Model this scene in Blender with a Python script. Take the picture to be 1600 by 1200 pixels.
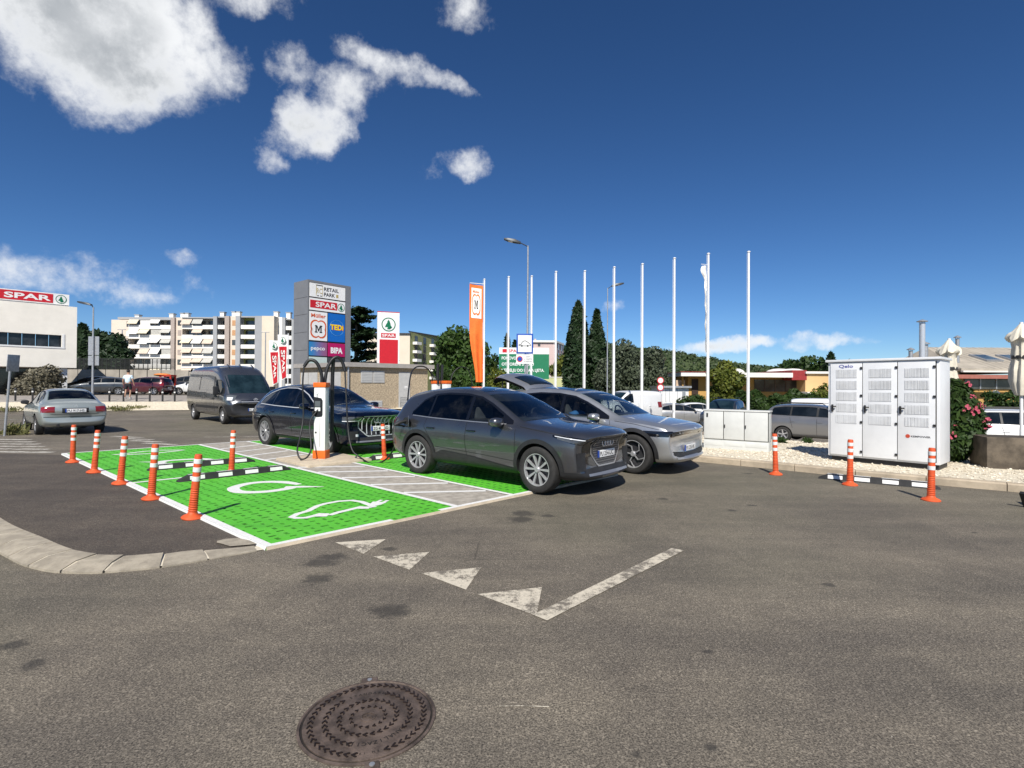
import bpy, bmesh, math, random
import numpy as np
from mathutils import Vector, Matrix, noise as mnoise
from mathutils.bvhtree import BVHTree
R = math.radians
random.seed(7); rng = np.random.default_rng(7)
scene = bpy.context.scene
for o in list(bpy.data.objects): bpy.data.objects.remove(o)
col = scene.collection

# ------------------------------------------------------------------ camera
EYE = 1.6
PITCH, ROLL = math.atan(5 / 820), R(0.35)
cam = bpy.data.cameras.new('camera'); camo = bpy.data.objects.new('camera', cam); col.objects.link(camo)
cam.sensor_width = 36; cam.lens = 36 * 820 / 1600; cam.clip_start = .05; cam.clip_end = 5000
F = Vector((0, math.cos(PITCH), math.sin(PITCH))); U0 = Vector((0, -math.sin(PITCH), math.cos(PITCH))); R0 = Vector((1, 0, 0))
Rv = math.cos(ROLL) * R0 + math.sin(ROLL) * U0; Uv = -math.sin(ROLL) * R0 + math.cos(ROLL) * U0
camo.matrix_world = Matrix(((Rv.x, Uv.x, -F.x, 0), (Rv.y, Uv.y, -F.y, 0), (Rv.z, Uv.z, -F.z, EYE), (0, 0, 0, 1)))
scene.camera = camo

# ------------------------------------------------------------------ exposure
scene.view_settings.view_transform = 'Standard'; scene.view_settings.look = 'None'
scene.view_settings.exposure = 0.3; scene.view_settings.gamma = 1.0; scene.view_settings.use_curve_mapping = False
scene.cycles.use_denoising = True
scene.cycles.max_bounces = 6; scene.cycles.transparent_max_bounces = 12
scene.cycles.sample_clamp_indirect = 6.0

# ------------------------------------------------------------------ sun: high behind the camera, slightly to the left
SUN_EL = 45.0
sdx, sdy = 0.12, 1.0                        # the way shadows fall on the ground
sl = bpy.data.lights.new('sun', 'SUN'); sl.energy = 5.0; sl.angle = R(0.53); sl.color = (1.0, .95, .87)
so = bpy.data.objects.new('sun', sl); col.objects.link(so)
h_ = math.hypot(sdx, sdy); ce, se = math.cos(R(SUN_EL)), math.sin(R(SUN_EL))
so.rotation_euler = Vector((sdx / h_ * ce, sdy / h_ * ce, -se)).to_track_quat('-Z', 'Y').to_euler()
so.location = (0, -10, 30)

# ------------------------------------------------------------------ sky with cumulus clouds
w = bpy.data.worlds.new('World'); scene.world = w; w.use_nodes = True; w.cycles.sampling_method = 'MANUAL'; w.cycles.sample_map_resolution = 256
nt = w.node_tree; nt.nodes.clear(); NL = nt.links.new
def wn(t, **k):
    n = nt.nodes.new(t)
    for a, b in k.items(): setattr(n, a, b)
    return n
def wmath(op, a, b=None, c=None, clamp=False):
    n = wn('ShaderNodeMath', operation=op, use_clamp=clamp)
    for i, v in enumerate((a, b, c)):
        if v is None: continue
        if isinstance(v, (int, float)): n.inputs[i].default_value = v
        else: NL(v, n.inputs[i])
    return n.outputs[0]
sky = wn('ShaderNodeTexSky', sky_type='NISHITA', sun_disc=False)
sky.sun_elevation = R(SUN_EL); sky.sun_rotation = math.atan2(-sdx, -sdy) % (2 * math.pi)
sky.altitude = 50; sky.air_density = 0.8; sky.dust_density = 0.0; sky.ozone_density = 7.0
hs = wn('ShaderNodeGamma'); hs.inputs['Gamma'].default_value = 1.15        # the deep clear blue of the photograph's sky
NL(sky.outputs[0], hs.inputs['Color'])
tc = wn('ShaderNodeTexCoord'); sep = wn('ShaderNodeSeparateXYZ'); NL(tc.outputs['Generated'], sep.inputs[0])
DX, DY, DZ = sep.outputs
wv = wn('ShaderNodeTexNoise'); wv.inputs['Scale'].default_value = 7.0; wv.inputs['Detail'].default_value = 6; wv.inputs['Roughness'].default_value = .6
NL(tc.outputs['Generated'], wv.inputs['Vector']); ws_ = wn('ShaderNodeSeparateXYZ'); NL(wv.outputs['Color'], ws_.inputs[0])
# azimuth from north (+Y) and elevation in radians, stirred so that no cloud has a plain outline
az = wmath('ADD', wmath('ARCTAN2', DX, DY), wmath('MULTIPLY', wmath('SUBTRACT', ws_.outputs[0], .5), .15))
el = wmath('ADD', wmath('ARCSINE', DZ), wmath('MULTIPLY', wmath('SUBTRACT', ws_.outputs[1], .5), .085))
def fbm(scale, detail, rough, off=(0, 0, 0), stretch=1.0):
    mp = wn('ShaderNodeMapping'); mp.inputs['Location'].default_value = off; mp.inputs['Scale'].default_value = (1, 1, stretch)
    NL(tc.outputs['Generated'], mp.inputs[0])
    n = wn('ShaderNodeTexNoise'); n.inputs['Scale'].default_value = scale; n.inputs['Detail'].default_value = detail; n.inputs['Roughness'].default_value = rough
    NL(mp.outputs[0], n.inputs['Vector']); return n.outputs['Fac']
n1 = fbm(5.0, 12, .56); n2 = fbm(5.0, 4, .5, (.05, .0, -.07)); n3 = fbm(20, 9, .68); n4 = fbm(5.0, 4, .5)
# every cloud: azimuth, elevation, half width, half height (degrees), tilt, thickness; the rest of the sky carries the same kind of clouds
def pix(px, py):
    a, b = (px - 800) / 820, (600 - py) / 820
    d = (F + a * Rv + b * Uv).normalized(); return math.degrees(math.atan2(d.x, d.y)), math.degrees(math.asin(d.z))
CL = []
for px, py, hw, hh, tilt, th in (
        (150, 20, 8.5, 6.0, 0, 1.0), (190, 100, 5.6, 4.0, 20, .85), (80, 40, 5, 4.5, 0, .7), (400, -14, 3.0, 1.5, 0, .35),
        (492, 200, 3.7, 2.3, 28, .62), (540, 150, 2.4, 2.3, 30, .5), (425, 252, 1.5, 1.0, 0, .3),
        (600, 95, 4.0, 1.4, -6, .42), (680, 122, 3.2, 1.0, -22, .40), (585, 130, 2.2, 1.1, 0, .25),
        (728, 254, 3.3, 1.3, 8, .50), (662, 275, 1.0, 1.0, 60, .22), (728, 10, 1.0, .7, 0, .06),
        (456, 115, 1.0, .8, 0, .08),
        (30, 420, 4.4, 1.0, -5, .14), (215, 438, 3.6, .8, -3, .05), (205, 454, 3.6, .55, 0, .22), (277, 406, 2.0, .8, 0, .3),
        (1130, 541, 4.6, .7, 0, .5), (1250, 545, 1.6, .5, 0, .3), (1300, 537, 4.4, .65, -2, .5), (950, 484, .9, .4, 0, .1),
        (-330, 330, 7, 3, 0, .6), (-600, 120, 8, 4, 10, .7), (2000, 300, 6, 2.4, 0, .5), (2300, 80, 7, 3.5, 0, .6)):
    A, E_ = pix(px, py); CL.append((A, E_, hw, hh, tilt, th))
rr = random.Random(5)
for i in range(9): CL.append((95 + i * 20 + rr.uniform(-6, 6), rr.uniform(10, 45), rr.uniform(4, 8), rr.uniform(2, 4), rr.uniform(-20, 20), rr.uniform(.6, .9)))
dens = None; low = None
for A, E_, hw, hh, tilt, th in CL:
    u = wmath('SUBTRACT', az, R(A))
    u = wmath('WRAP', u, math.pi, -math.pi)
    u = wmath('MULTIPLY', u, math.cos(R(E_)))
    v = wmath('SUBTRACT', el, R(E_))
    c_, s_ = math.cos(R(tilt)), math.sin(R(tilt))
    ur = wmath('MULTIPLY_ADD', u, c_ / R(hw), wmath('MULTIPLY', v, s_ / R(hw)))
    vr = wmath('MULTIPLY_ADD', u, -s_ / R(hh), wmath('MULTIPLY', v, c_ / R(hh)))
    r2 = wmath('ADD', wmath('MULTIPLY', ur, ur), wmath('MULTIPLY', vr, vr))
    g = wmath('MULTIPLY', wmath('SUBTRACT', 1.0, r2), th)
    g = wmath('MAXIMUM', g, -1.5)
    dens = g if dens is None else wmath('SMOOTH_MAX', dens, g, .25)
def mrange(v, a, b, c=0., d=1., smooth=True):
    n = wn('ShaderNodeMapRange', interpolation_type='SMOOTHSTEP' if smooth else 'LINEAR')
    NL(v, n.inputs[0])
    for i, x in zip((1, 2, 3, 4), (a, b, c, d)): n.inputs[i].default_value = x
    return n.outputs[0]
edge = wmath('ADD', wmath('MULTIPLY', wmath('SUBTRACT', n1, .5), 1.7), wmath('MULTIPLY', wmath('SUBTRACT', n3, .5), 1.25))
d1 = wmath('ADD', dens, edge)                                   # density with its torn, noisy edge
alpha = mrange(d1, -.22, .80)
thick = mrange(d1, .35, 1.35)
lit = mrange(wmath('ADD', wmath('SUBTRACT', n4, n2), wmath('MULTIPLY', wmath('SUBTRACT', n1, .5), .25)), -.07, .13)
soft = mrange(fbm(4.2, 3, .5, (3.1, 1.7, .4)), .40, .62)
shade = wmath('MULTIPLY', thick, wmath('SUBTRACT', 1.0, wmath('MULTIPLY', wmath('MULTIPLY', lit, soft), .95)))
cm = wn('ShaderNodeMix', data_type='RGBA'); cm.inputs[6].default_value = (13.4, 13.6, 13.8, 1); cm.inputs[7].default_value = (5.6, 6.0, 6.4, 1)
NL(shade, cm.inputs[0])
mx = wn('ShaderNodeMix', data_type='RGBA'); NL(wmath('MULTIPLY', alpha, .95), mx.inputs[0]); sat = wn('ShaderNodeHueSaturation'); sat.inputs['Saturation'].default_value = 1.07; NL(hs.outputs[0], sat.inputs['Color']); NL(sat.outputs[0], mx.inputs[6]); NL(cm.outputs[2], mx.inputs[7])
bg = wn('ShaderNodeBackground'); bg.inputs['Strength'].default_value = 0.06; NL(mx.outputs[2], bg.inputs['Color'])
wo = wn('ShaderNodeOutputWorld'); NL(bg.outputs[0], wo.inputs['Surface'])

# ================================================================== helpers
def nodes_of(name):
    m = bpy.data.materials.new(name); m.use_nodes = True
    t = m.node_tree; b = t.nodes['Principled BSDF']; return m, t, b
def nd(t, kind, ins=None, **k):
    n = t.nodes.new(kind)
    for a, b in k.items(): setattr(n, a, b)
    for a, b in (ins or {}).items():
        if hasattr(b, 'node'): t.links.new(b, n.inputs[a])
        else: n.inputs[a].default_value = b
    return n
def rgba(c): return (c[0], c[1], c[2], 1)
def mixc(t, fac, a, b, mode='MIX'):
    n = t.nodes.new('ShaderNodeMix'); n.data_type = 'RGBA'; n.blend_type = mode
    for i, v in ((0, fac), (6, a), (7, b)):
        if hasattr(v, 'node'): t.links.new(v, n.inputs[i])
        else: n.inputs[i].default_value = v if i == 0 else rgba(v)
    return n.outputs[2]
def mathn(t, op, a, b=None, clamp=False):
    n = t.nodes.new('ShaderNodeMath'); n.operation = op; n.use_clamp = clamp
    for i, v in enumerate((a, b)):
        if v is None: continue
        if hasattr(v, 'node'): t.links.new(v, n.inputs[i])
        else: n.inputs[i].default_value = v
    return n.outputs[0]
def ramp(t, v, a, b, c=0., d=1.):
    n = t.nodes.new('ShaderNodeMapRange'); n.interpolation_type = 'SMOOTHSTEP'; t.links.new(v, n.inputs[0])
    for i, x in zip((1, 2, 3, 4), (a, b, c, d)): n.inputs[i].default_value = x
    return n.outputs[0]
def nz(t, sc, det=4., rough=.55, vec=None, world=True):
    n = nd(t, 'ShaderNodeTexNoise', {'Scale': sc, 'Detail': det, 'Roughness': rough})
    if vec is None:
        vec = t.nodes.new('ShaderNodeNewGeometry').outputs['Position'] if world else t.nodes.new('ShaderNodeTexCoord').outputs['Object']
    t.links.new(vec, n.inputs['Vector']); return n.outputs['Fac']
def bump(t, b, h, strength, dist=.01):
    n = nd(t, 'ShaderNodeBump', {'Strength': strength, 'Distance': dist}); t.links.new(h, n.inputs['Height']); t.links.new(n.outputs[0], b.inputs['Normal'])
MATS = {}
def M(name, c, rough=.6, metal=0., var=.12, sc=4., bmp=0., bsc=60., coat=0., spec=.5, dirt=0., emit=0.):
    if name in MATS: return MATS[name]
    m, t, b = nodes_of(name); MATS[name] = m
    b.inputs['Roughness'].default_value = rough; b.inputs['Metallic'].default_value = metal
    b.inputs['Specular IOR Level'].default_value = spec
    if coat: b.inputs['Coat Weight'].default_value = coat; b.inputs['Coat Roughness'].default_value = .04
    f = nz(t, sc, 6., .6, world=False)
    lo = [x * (1 - var) for x in c]; hi = [min(1, x * (1 + var)) for x in c]
    cc = mixc(t, ramp(t, f, .3, .7), lo, hi)
    if dirt:
        d = nz(t, sc * 2.3, 8., .7, world=False)
        cc = mixc(t, mathn(t, 'MULTIPLY', ramp(t, d, .5, .75), dirt), cc, (.16, .14, .11))
    t.links.new(cc, b.inputs['Base Color'])
    if bmp: bump(t, b, nz(t, bsc, 4., .6, world=False), bmp)
    if emit: t.links.new(cc, b.inputs['Emission Color']); b.inputs['Emission Strength'].default_value = emit
    return m
def paint(name, c, metal=.55, rough=.34, dust=.06):
    if name in MATS: return MATS[name]
    m, t, b = nodes_of(name); MATS[name] = m
    f = nz(t, 900, 1., .5, world=False); d = nz(t, 2.2, 6., .62, world=False)
    cc = mixc(t, f, [x * .9 for x in c], [min(1, x * 1.12) for x in c])
    cc = mixc(t, mathn(t, 'MULTIPLY', ramp(t, d, .42, .75), dust), cc, (.30, .27, .23))
    t.links.new(cc, b.inputs['Base Color']); b.inputs['Metallic'].default_value = metal
    t.links.new(ramp(t, d, .3, .8, rough - .03, rough + .1), b.inputs['Roughness'])
    b.inputs['Coat Weight'].default_value = 1.; b.inputs['Coat Roughness'].default_value = .035
    return m
def glassm(name, c=(.008, .011, .014), rough=.03, spec=.6):
    if name in MATS: return MATS[name]
    m, t, b = nodes_of(name); MATS[name] = m
    d = nz(t, 1.6, 5., .6, world=False)
    t.links.new(mixc(t, ramp(t, d, .35, .7), c, [x * 2.2 + .004 for x in c]), b.inputs['Base Color'])
    b.inputs['Roughness'].default_value = rough; b.inputs['Specular IOR Level'].default_value = spec
    b.inputs['Coat Weight'].default_value = .3; b.inputs['Coat Roughness'].default_value = .02
    return m
def leafm(name, c1, c2, trans=.35):
    if name in MATS: return MATS[name]
    m, t, b = nodes_of(name); MATS[name] = m
    g = t.nodes.new('ShaderNodeNewGeometry')
    f = nz(t, .9, 3., .6)
    cc = mixc(t, g.outputs['Random Per Island'], c1, c2)
    cc = mixc(t, ramp(t, f, .3, .7), cc, [(a + b_) * .42 for a, b_ in zip(c1, c2)])
    t.links.new(cc, b.inputs['Base Color']); b.inputs['Roughness'].default_value = .55; b.inputs['Specular IOR Level'].default_value = .3
    tr = nd(t, 'ShaderNodeBsdfTranslucent'); t.links.new(cc, tr.inputs['Color'])
    mx_ = nd(t, 'ShaderNodeMixShader', {0: trans}); t.links.new(b.outputs[0], mx_.inputs[1]); t.links.new(tr.outputs[0], mx_.inputs[2])
    t.links.new(mx_.outputs[0], t.nodes['Material Output'].inputs['Surface'])
    return m

def tag(o, label=None, cat=None, group=None, kind=None):
    if label: o['label'] = label
    if cat: o['category'] = cat
    if group: o['group'] = group
    if kind: o['kind'] = kind
    return o
def thing(name, label, cat, loc=(0, 0, 0), rz=0., group=None):
    o = bpy.data.objects.new(name, None); col.objects.link(o); o.location = loc; o.rotation_euler = (0, 0, rz); o.empty_display_size = .2
    return tag(o, label, cat, group)
def link(name, me, parent=None, loc=None, rz=None):
    o = bpy.data.objects.new(name, me); col.objects.link(o)
    if parent is not None: o.parent = parent
    if loc is not None: o.location = loc
    if rz is not None: o.rotation_euler = (0, 0, rz)
    return o
def copy_tree(o, parent=None):
    c = o.copy(); col.objects.link(c)
    if parent is not None: c.parent = parent
    for ch in list(o.children): copy_tree(ch, c)
    return c
class MB:
    def __init__(s): s.v = []; s.f = []
    def add(s, vs, fs):
        k = len(s.v); s.v += [tuple(v) for v in vs]; s.f += [tuple(i + k for i in f) for f in fs]; return s
    def box(s, c, d, rz=0., ry=0., rx=0., bev=0.):
        hx, hy, hz = (x / 2 for x in d)
        vs = [Vector((x, y, z)) for z in (-hz, hz) for x, y in ((-hx, -hy), (hx, -hy), (hx, hy), (-hx, hy))]
        if rx: vs = [Matrix.Rotation(rx, 3, 'X') @ v for v in vs]
        if ry: vs = [Matrix.Rotation(ry, 3, 'Y') @ v for v in vs]
        if rz: vs = [Matrix.Rotation(rz, 3, 'Z') @ v for v in vs]
        c = Vector(c)
        return s.add([v + c for v in vs], [(3, 2, 1, 0), (4, 5, 6, 7), (0, 1, 5, 4), (1, 2, 6, 5), (2, 3, 7, 6), (3, 0, 4, 7)])
    def bb(s, x0, x1, y0, y1, z0, z1): return s.box(((x0 + x1) / 2, (y0 + y1) / 2, (z0 + z1) / 2), (abs(x1 - x0), abs(y1 - y0), abs(z1 - z0)))
    def lathe(s, prof, n=16, c=(0, 0, 0), axis='z', cap=True):
        vs = []; fs = []
        for r, z in prof:
            for i in range(n):
                a = 2 * math.pi * i / n; p = (r * math.cos(a), r * math.sin(a), z)
                if axis == 'y': p = (p[0], p[2], p[1])
                elif axis == 'x': p = (p[2], p[0], p[1])
                vs.append((p[0] + c[0], p[1] + c[1], p[2] + c[2]))
        for j in range(len(prof) - 1):
            for i in range(n):
                q = (j * n + i, j * n + (i + 1) % n, (j + 1) * n + (i + 1) % n, (j + 1) * n + i)
                fs.append(q if axis != 'y' else q[::-1])
        if cap:
            a = tuple(range(n)); b = tuple(range((len(prof) - 1) * n, len(prof) * n))
            if axis == 'y': fs += [a, b[::-1]]
            else: fs += [a[::-1], b]
        return s.add(vs, fs)
    def cyl(s, a, b, r0, r1=None, n=12):
        return s.tube([a, b], [r0, r0 if r1 is None else r1], n)
    def tube(s, path, rad, n=8, cap=True):
        P_ = [Vector(p) for p in path]
        if isinstance(rad, (int, float)): rad = [rad] * len(P_)
        vs = []; fs = []; up = None
        for i, p in enumerate(P_):
            d = (P_[min(i + 1, len(P_) - 1)] - P_[max(i - 1, 0)]).normalized()
            if up is None: up = Vector((0, 0, 1)) if abs(d.z) < .9 else Vector((1, 0, 0))
            a = d.cross(up).normalized(); b = a.cross(d).normalized(); up = b
            for k in range(n):
                t = 2 * math.pi * k / n; vs.append(p + (a * math.cos(t) + b * math.sin(t)) * rad[i])
        for j in range(len(P_) - 1):
            for k in range(n): fs.append((j * n + k, j * n + (k + 1) % n, (j + 1) * n + (k + 1) % n, (j + 1) * n + k))
        if cap: fs += [tuple(range(n))[::-1], tuple(range((len(P_) - 1) * n, len(P_) * n))]
        return s.add(vs, fs)
    def prism(s, poly, h0, h1, plane='xy', at=None):
        n = len(poly); vs = []
        ar = sum(poly[i][0] * poly[(i + 1) % n][1] - poly[(i + 1) % n][0] * poly[i][1] for i in range(n))
        if ar < 0: poly = poly[::-1]
        for h in (h0, h1):
            for a, b in poly: vs.append((a, b, h) if plane == 'xy' else (a, h, b) if plane == 'xz' else (h, a, b))
        fs = [tuple(range(n))[::-1], tuple(range(n, 2 * n))] + [(i, (i + 1) % n, (i + 1) % n + n, i + n) for i in range(n)]
        if plane == 'xz': fs = [f[::-1] for f in fs]
        return s.add(vs, fs)
    def ell(s, c, r, nu=14, nv=9, e=1.0):
        vs = []; fs = []
        def sp(x): return math.copysign(abs(x) ** e, x)
        for j in range(nv + 1):
            ph = -math.pi / 2 + math.pi * j / nv
            for i in range(nu):
                th = 2 * math.pi * i / nu
                vs.append((c[0] + r[0] * sp(math.cos(ph)) * sp(math.cos(th)), c[1] + r[1] * sp(math.cos(ph)) * sp(math.sin(th)), c[2] + r[2] * sp(math.sin(ph))))
        for j in range(nv):
            for i in range(nu): fs.append((j * nu + i, j * nu + (i + 1) % nu, (j + 1) * nu + (i + 1) % nu, (j + 1) * nu + i))
        return s.add(vs, fs)
    def mesh(s, name, mat, smooth=None, bevel=0.):
        me = bpy.data.meshes.new(name); me.from_pydata(s.v, [], s.f); me.update()
        if bevel:
            bm = bmesh.new(); bm.from_mesh(me); bmesh.ops.remove_doubles(bm, verts=bm.verts, dist=1e-5)
            es = [e for e in bm.edges if len(e.link_faces) == 2 and e.calc_face_angle(0) > .6]
            bmesh.ops.bevel(bm, geom=es, offset=bevel, segments=2, profile=.6, affect='EDGES', clamp_overlap=True)
            bm.to_mesh(me); bm.free()
            if smooth is None: smooth = 40
        if mat is not None: me.materials.append(mat)
        if smooth is not None:
            me.polygons.foreach_set('use_smooth', [True] * len(me.polygons)); me.set_sharp_from_angle(angle=R(smooth))
        return me
    def build(s, name, mat, parent=None, smooth=None, bevel=0., loc=None, rz=None):
        return link(name, s.mesh(name, mat, smooth, bevel), parent, loc, rz)
def lerp(a, b, t): return a + (b - a) * t
def interp(tab, x):
    tab = sorted(tab)
    if x <= tab[0][0]: return tab[0][1]
    for (a, va), (b, vb) in zip(tab, tab[1:]):
        if x <= b: return va + (vb - va) * (x - a) / (b - a)
    return tab[-1][1]
def spline(pts, n=8):
    P_ = [Vector(p) for p in pts]; out = []
    for i in range(len(P_) - 1):
        p0, p1, p2, p3 = P_[max(i - 1, 0)], P_[i], P_[i + 1], P_[min(i + 2, len(P_) - 1)]
        for k in range(n):
            t = k / n
            out.append(.5 * ((2 * p1) + (p2 - p0) * t + (2 * p0 - 5 * p1 + 4 * p2 - p3) * t * t + (3 * p1 - p0 - 3 * p2 + p3) * t ** 3))
    out.append(P_[-1]); return out
_tx = {}
def textmesh(s, mat, bold=0., ext=.01):
    """letters as a mesh: baseline from x = 0, cap height about 1, lying in the xz plane facing -y; returns mesh, width"""
    k = (s, bold)
    if k not in _tx:
        cu = bpy.data.curves.new('letters', 'FONT'); cu.body = s; cu.size = 1.37; cu.offset = bold; cu.resolution_u = 3; cu.extrude = 0
        o = bpy.data.objects.new('letters', cu); col.objects.link(o); dg = bpy.context.evaluated_depsgraph_get()
        me = bpy.data.meshes.new_from_object(o.evaluated_get(dg)); bpy.data.objects.remove(o)
        vs = [(v.co.x, v.co.y) for v in me.vertices]; fs = [tuple(p.vertices) for p in me.polygons]
        x0 = min(v[0] for v in vs); x1 = max(v[0] for v in vs)
        _tx[k] = ([(v[0] - x0, v[1]) for v in vs], fs, x1 - x0)
    return _tx[k]
def text(s, name, mat, parent, x, z, h, y=-.005, width=None, align='l', bold=.0, facing='-y'):
    vs, fs, w0 = textmesh(s, mat, bold)
    sx = h if width is None else width / w0
    W = w0 * sx; ox = x if align == 'l' else x - W / 2 if align == 'c' else x - W
    v3 = [(ox + a * sx, y, z + b * h) for a, b in vs]
    me = bpy.data.meshes.new(name); me.from_pydata(v3, [], fs); me.materials.append(mat)
    return link(name, me, parent)

# ================================================================== the lie of the land
def sst(a, b, x):
    t = min(1, max(0, (x - a) / (b - a))); return t * t * (3 - 2 * t)
def gz(x, y):
    """height of the ground: level car park, a low bank up to the street at the back left, a fall to the street on the right"""
    l = .7 * sst(27.5, 33, y)
    d = (x - 6) * .63 + (y - 9.8) * .78
    r = interp([(5, 0), (14, -.72), (24, -.95)], d)
    k = sst(-8, 2, x) * sst(-2, 6, d)
    return lerp(l, r, k)
OA = Vector((-2.38, 5.11)); E1 = Vector((math.cos(R(46)), math.sin(R(46)))); E2 = Vector((math.cos(R(139)), math.sin(R(139))))
def bay(a, b):      # a: metres along the front edge of the bays, b: metres back from it
    p = OA + E1 * a * (1 + .013 * b) + E2 * b; return (p.x, p.y)

# ---- asphalt
STAIN = [(-1.67, 4.93, .16, .07), (-1.6, 4.37, .15, .09), (-.86, 3.75, .20, .08), (.15, 6.66, .16, .12), (.12, 6.36, .17, .11), (.46, 6.55, .13, .05),
         (-1.2, 5.17, .10, .05), (-3.05, 3.23, .09, .05), (-2.72, 3.0, .07, .05), (4.46, 9.9, .12, .05), (-9.7, 10.5, .9, .16), (-1.72, 4.76, .2, .08),
         (2.9, 6.9, .07, .04), (3.3, 7.2, .09, .035), (2.2, 7.6, .10, .05), (1.2, 3.2, .04, .02), (2.6, 4.3, .07, .03), (5.2, 5.9, .05, .02), (.9, 2.35, .035, .018), (.55, 2.3, .03, .015)]
def asphalt(name, c, grain=.5, stains=(), patch=.16, green=.0):
    m, t, b = nodes_of(name)
    pos = t.nodes.new('ShaderNodeNewGeometry').outputs['Position']
    fine = nz(t, 110, 4., .75, pos); mid = nz(t, 60, 3., .6, pos); big = nz(t, .55, 6., .65, pos); big2 = nz(t, 2.6, 5., .7, pos)
    cc = mixc(t, ramp(t, fine, .34, .68), [x * (1 - grain) for x in c], [x * (1 + grain) for x in c])
    cc = mixc(t, ramp(t, mid, .62, .72), cc, [x * 1.9 for x in c]); cc = mixc(t, ramp(t, mid, .36, .27), cc, [x * .35 for x in c])
    va = nd(t, 'ShaderNodeTexVoronoi', {'Scale': 95.}); t.links.new(pos, va.inputs['Vector']); sv = nd(t, 'ShaderNodeSeparateXYZ', {0: va.outputs['Color']})
    cc = mixc(t, 1., cc, mixc(t, sv.outputs[0], (.73, .73, .73), (1.25, 1.245, 1.235)), 'MULTIPLY')       # the single stones of the aggregate
    cc = mixc(t, mathn(t, 'MULTIPLY', mathn(t, 'GREATER_THAN', sv.outputs[1], .955), .38), cc, [x * 2.6 for x in c])
    wear = mixc(t, ramp(t, big, .33, .68), [1 - patch, 1 - patch, 1 - patch * .9], [1 + patch, 1 + patch * .97, 1 + patch * .86])
    cc = mixc(t, 1., cc, wear, 'MULTIPLY')
    wear2 = mixc(t, ramp(t, big2, .3, .72), (.9, .9, .9), (1.08, 1.08, 1.07))
    cc = mixc(t, 1., cc, wear2, 'MULTIPLY')
    mp = nd(t, 'ShaderNodeMapping', {'Rotation': (0, 0, R(-42)), 'Scale': (.25, 2.2, 1)}); t.links.new(pos, mp.inputs['Vector'])
    st = nz(t, .9, 6., .62, mp.outputs[0]); cc = mixc(t, 1., cc, mixc(t, ramp(t, st, .30, .72), (.84, .84, .85), (1.12, 1.11, 1.09)), 'MULTIPLY')
    vw = nd(t, 'ShaderNodeVectorMath', {0: pos, 1: nd(t, 'ShaderNodeTexNoise', {'Scale': 1.6, 'Detail': 5.}).outputs['Color']}, operation='ADD')
    vc = nd(t, 'ShaderNodeTexVoronoi', {'Scale': .33}, feature='DISTANCE_TO_EDGE'); t.links.new(vw.outputs[0], vc.inputs['Vector'])
    ck = mathn(t, 'MULTIPLY', ramp(t, vc.outputs['Distance'], .0035, .0008), ramp(t, nz(t, .35, 3., .5, pos), .50, .60))
    cc = mixc(t, mathn(t, 'MULTIPLY', ck, .55), cc, [x * .3 for x in c])
    if green:
        gm = ramp(t, nz(t, .12, 3., .5, pos), .45, .6)
        cc = mixc(t, mathn(t, 'MULTIPLY', gm, green), cc, (.105, .115, .06))
    # light grit, scattered
    v = nd(t, 'ShaderNodeTexVoronoi', {'Scale': 6.5}); t.links.new(pos, v.inputs['Vector'])
    grit = mathn(t, 'LESS_THAN', v.outputs['Distance'], .022)
    cc = mixc(t, mathn(t, 'MULTIPLY', grit, .75), cc, (.45, .42, .36))
    if stains:
        ns = nz(t, 12, 6., .7, pos); acc = None
        for x, y, rx, ry in stains:
            vs = nd(t, 'ShaderNodeVectorMath', {0: pos, 1: (x, y, 0)}, operation='SUBTRACT')
            vm = nd(t, 'ShaderNodeVectorMath', {0: vs.outputs[0], 1: (1 / (rx * 1.15), 1 / (ry * 1.9), 0)}, operation='MULTIPLY')
            ln = nd(t, 'ShaderNodeVectorMath', {0: vm.outputs[0]}, operation='LENGTH').outputs['Value']
            s_ = ramp(t, mathn(t, 'ADD', ln, mathn(t, 'MULTIPLY', mathn(t, 'SUBTRACT', ns, .5), 1.6)), 1.0, .35)
            acc = s_ if acc is None else mathn(t, 'MAXIMUM', acc, s_)
        cc = mixc(t, mathn(t, 'MULTIPLY', acc, .7), cc, (.03, .028, .025))
    t.links.new(cc, b.inputs['Base Color'])
    b.inputs['Roughness'].default_value = .82; b.inputs['Specular IOR Level'].default_value = .35
    bump(t, b, mathn(t, 'ADD', fine, mathn(t, 'MULTIPLY', va.outputs['Distance'], .8)), .4, .005)
    return m
ASPH = asphalt('worn_asphalt', (.150, .131, .104), .70, STAIN, green=.2)
DARK = asphalt('dark_asphalt', (.088, .074, .060), .5)
ROADM = asphalt('street_asphalt', (.165, .145, .115), .4)
def ax(lo, hi, step, far): return sorted([-f for f in far] + list(np.arange(lo, hi + .01, step)) + list(far))
xs_ = ax(-64, 64, 2., [80, 110, 160, 260, 420, 700, 1200, 2200]); ys_ = sorted([-900, -300, -90, -30] + list(np.arange(-8, 70.1, 2.)) + [85, 110, 150, 220, 340, 550, 900, 1500, 2400])
vv = [(x, y, gz(x, y)) for y in ys_ for x in xs_]; nx_ = len(xs_)
ff = [(j * nx_ + i, j * nx_ + i + 1, (j + 1) * nx_ + i + 1, (j + 1) * nx_ + i) for j in range(len(ys_) - 1) for i in range(nx_ - 1)]
me = bpy.data.meshes.new('ground'); me.from_pydata(vv, [], ff); me.materials.append(ASPH)
tag(link('ground', me), 'wide worn grey asphalt of the car park', None, kind='structure')

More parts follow.
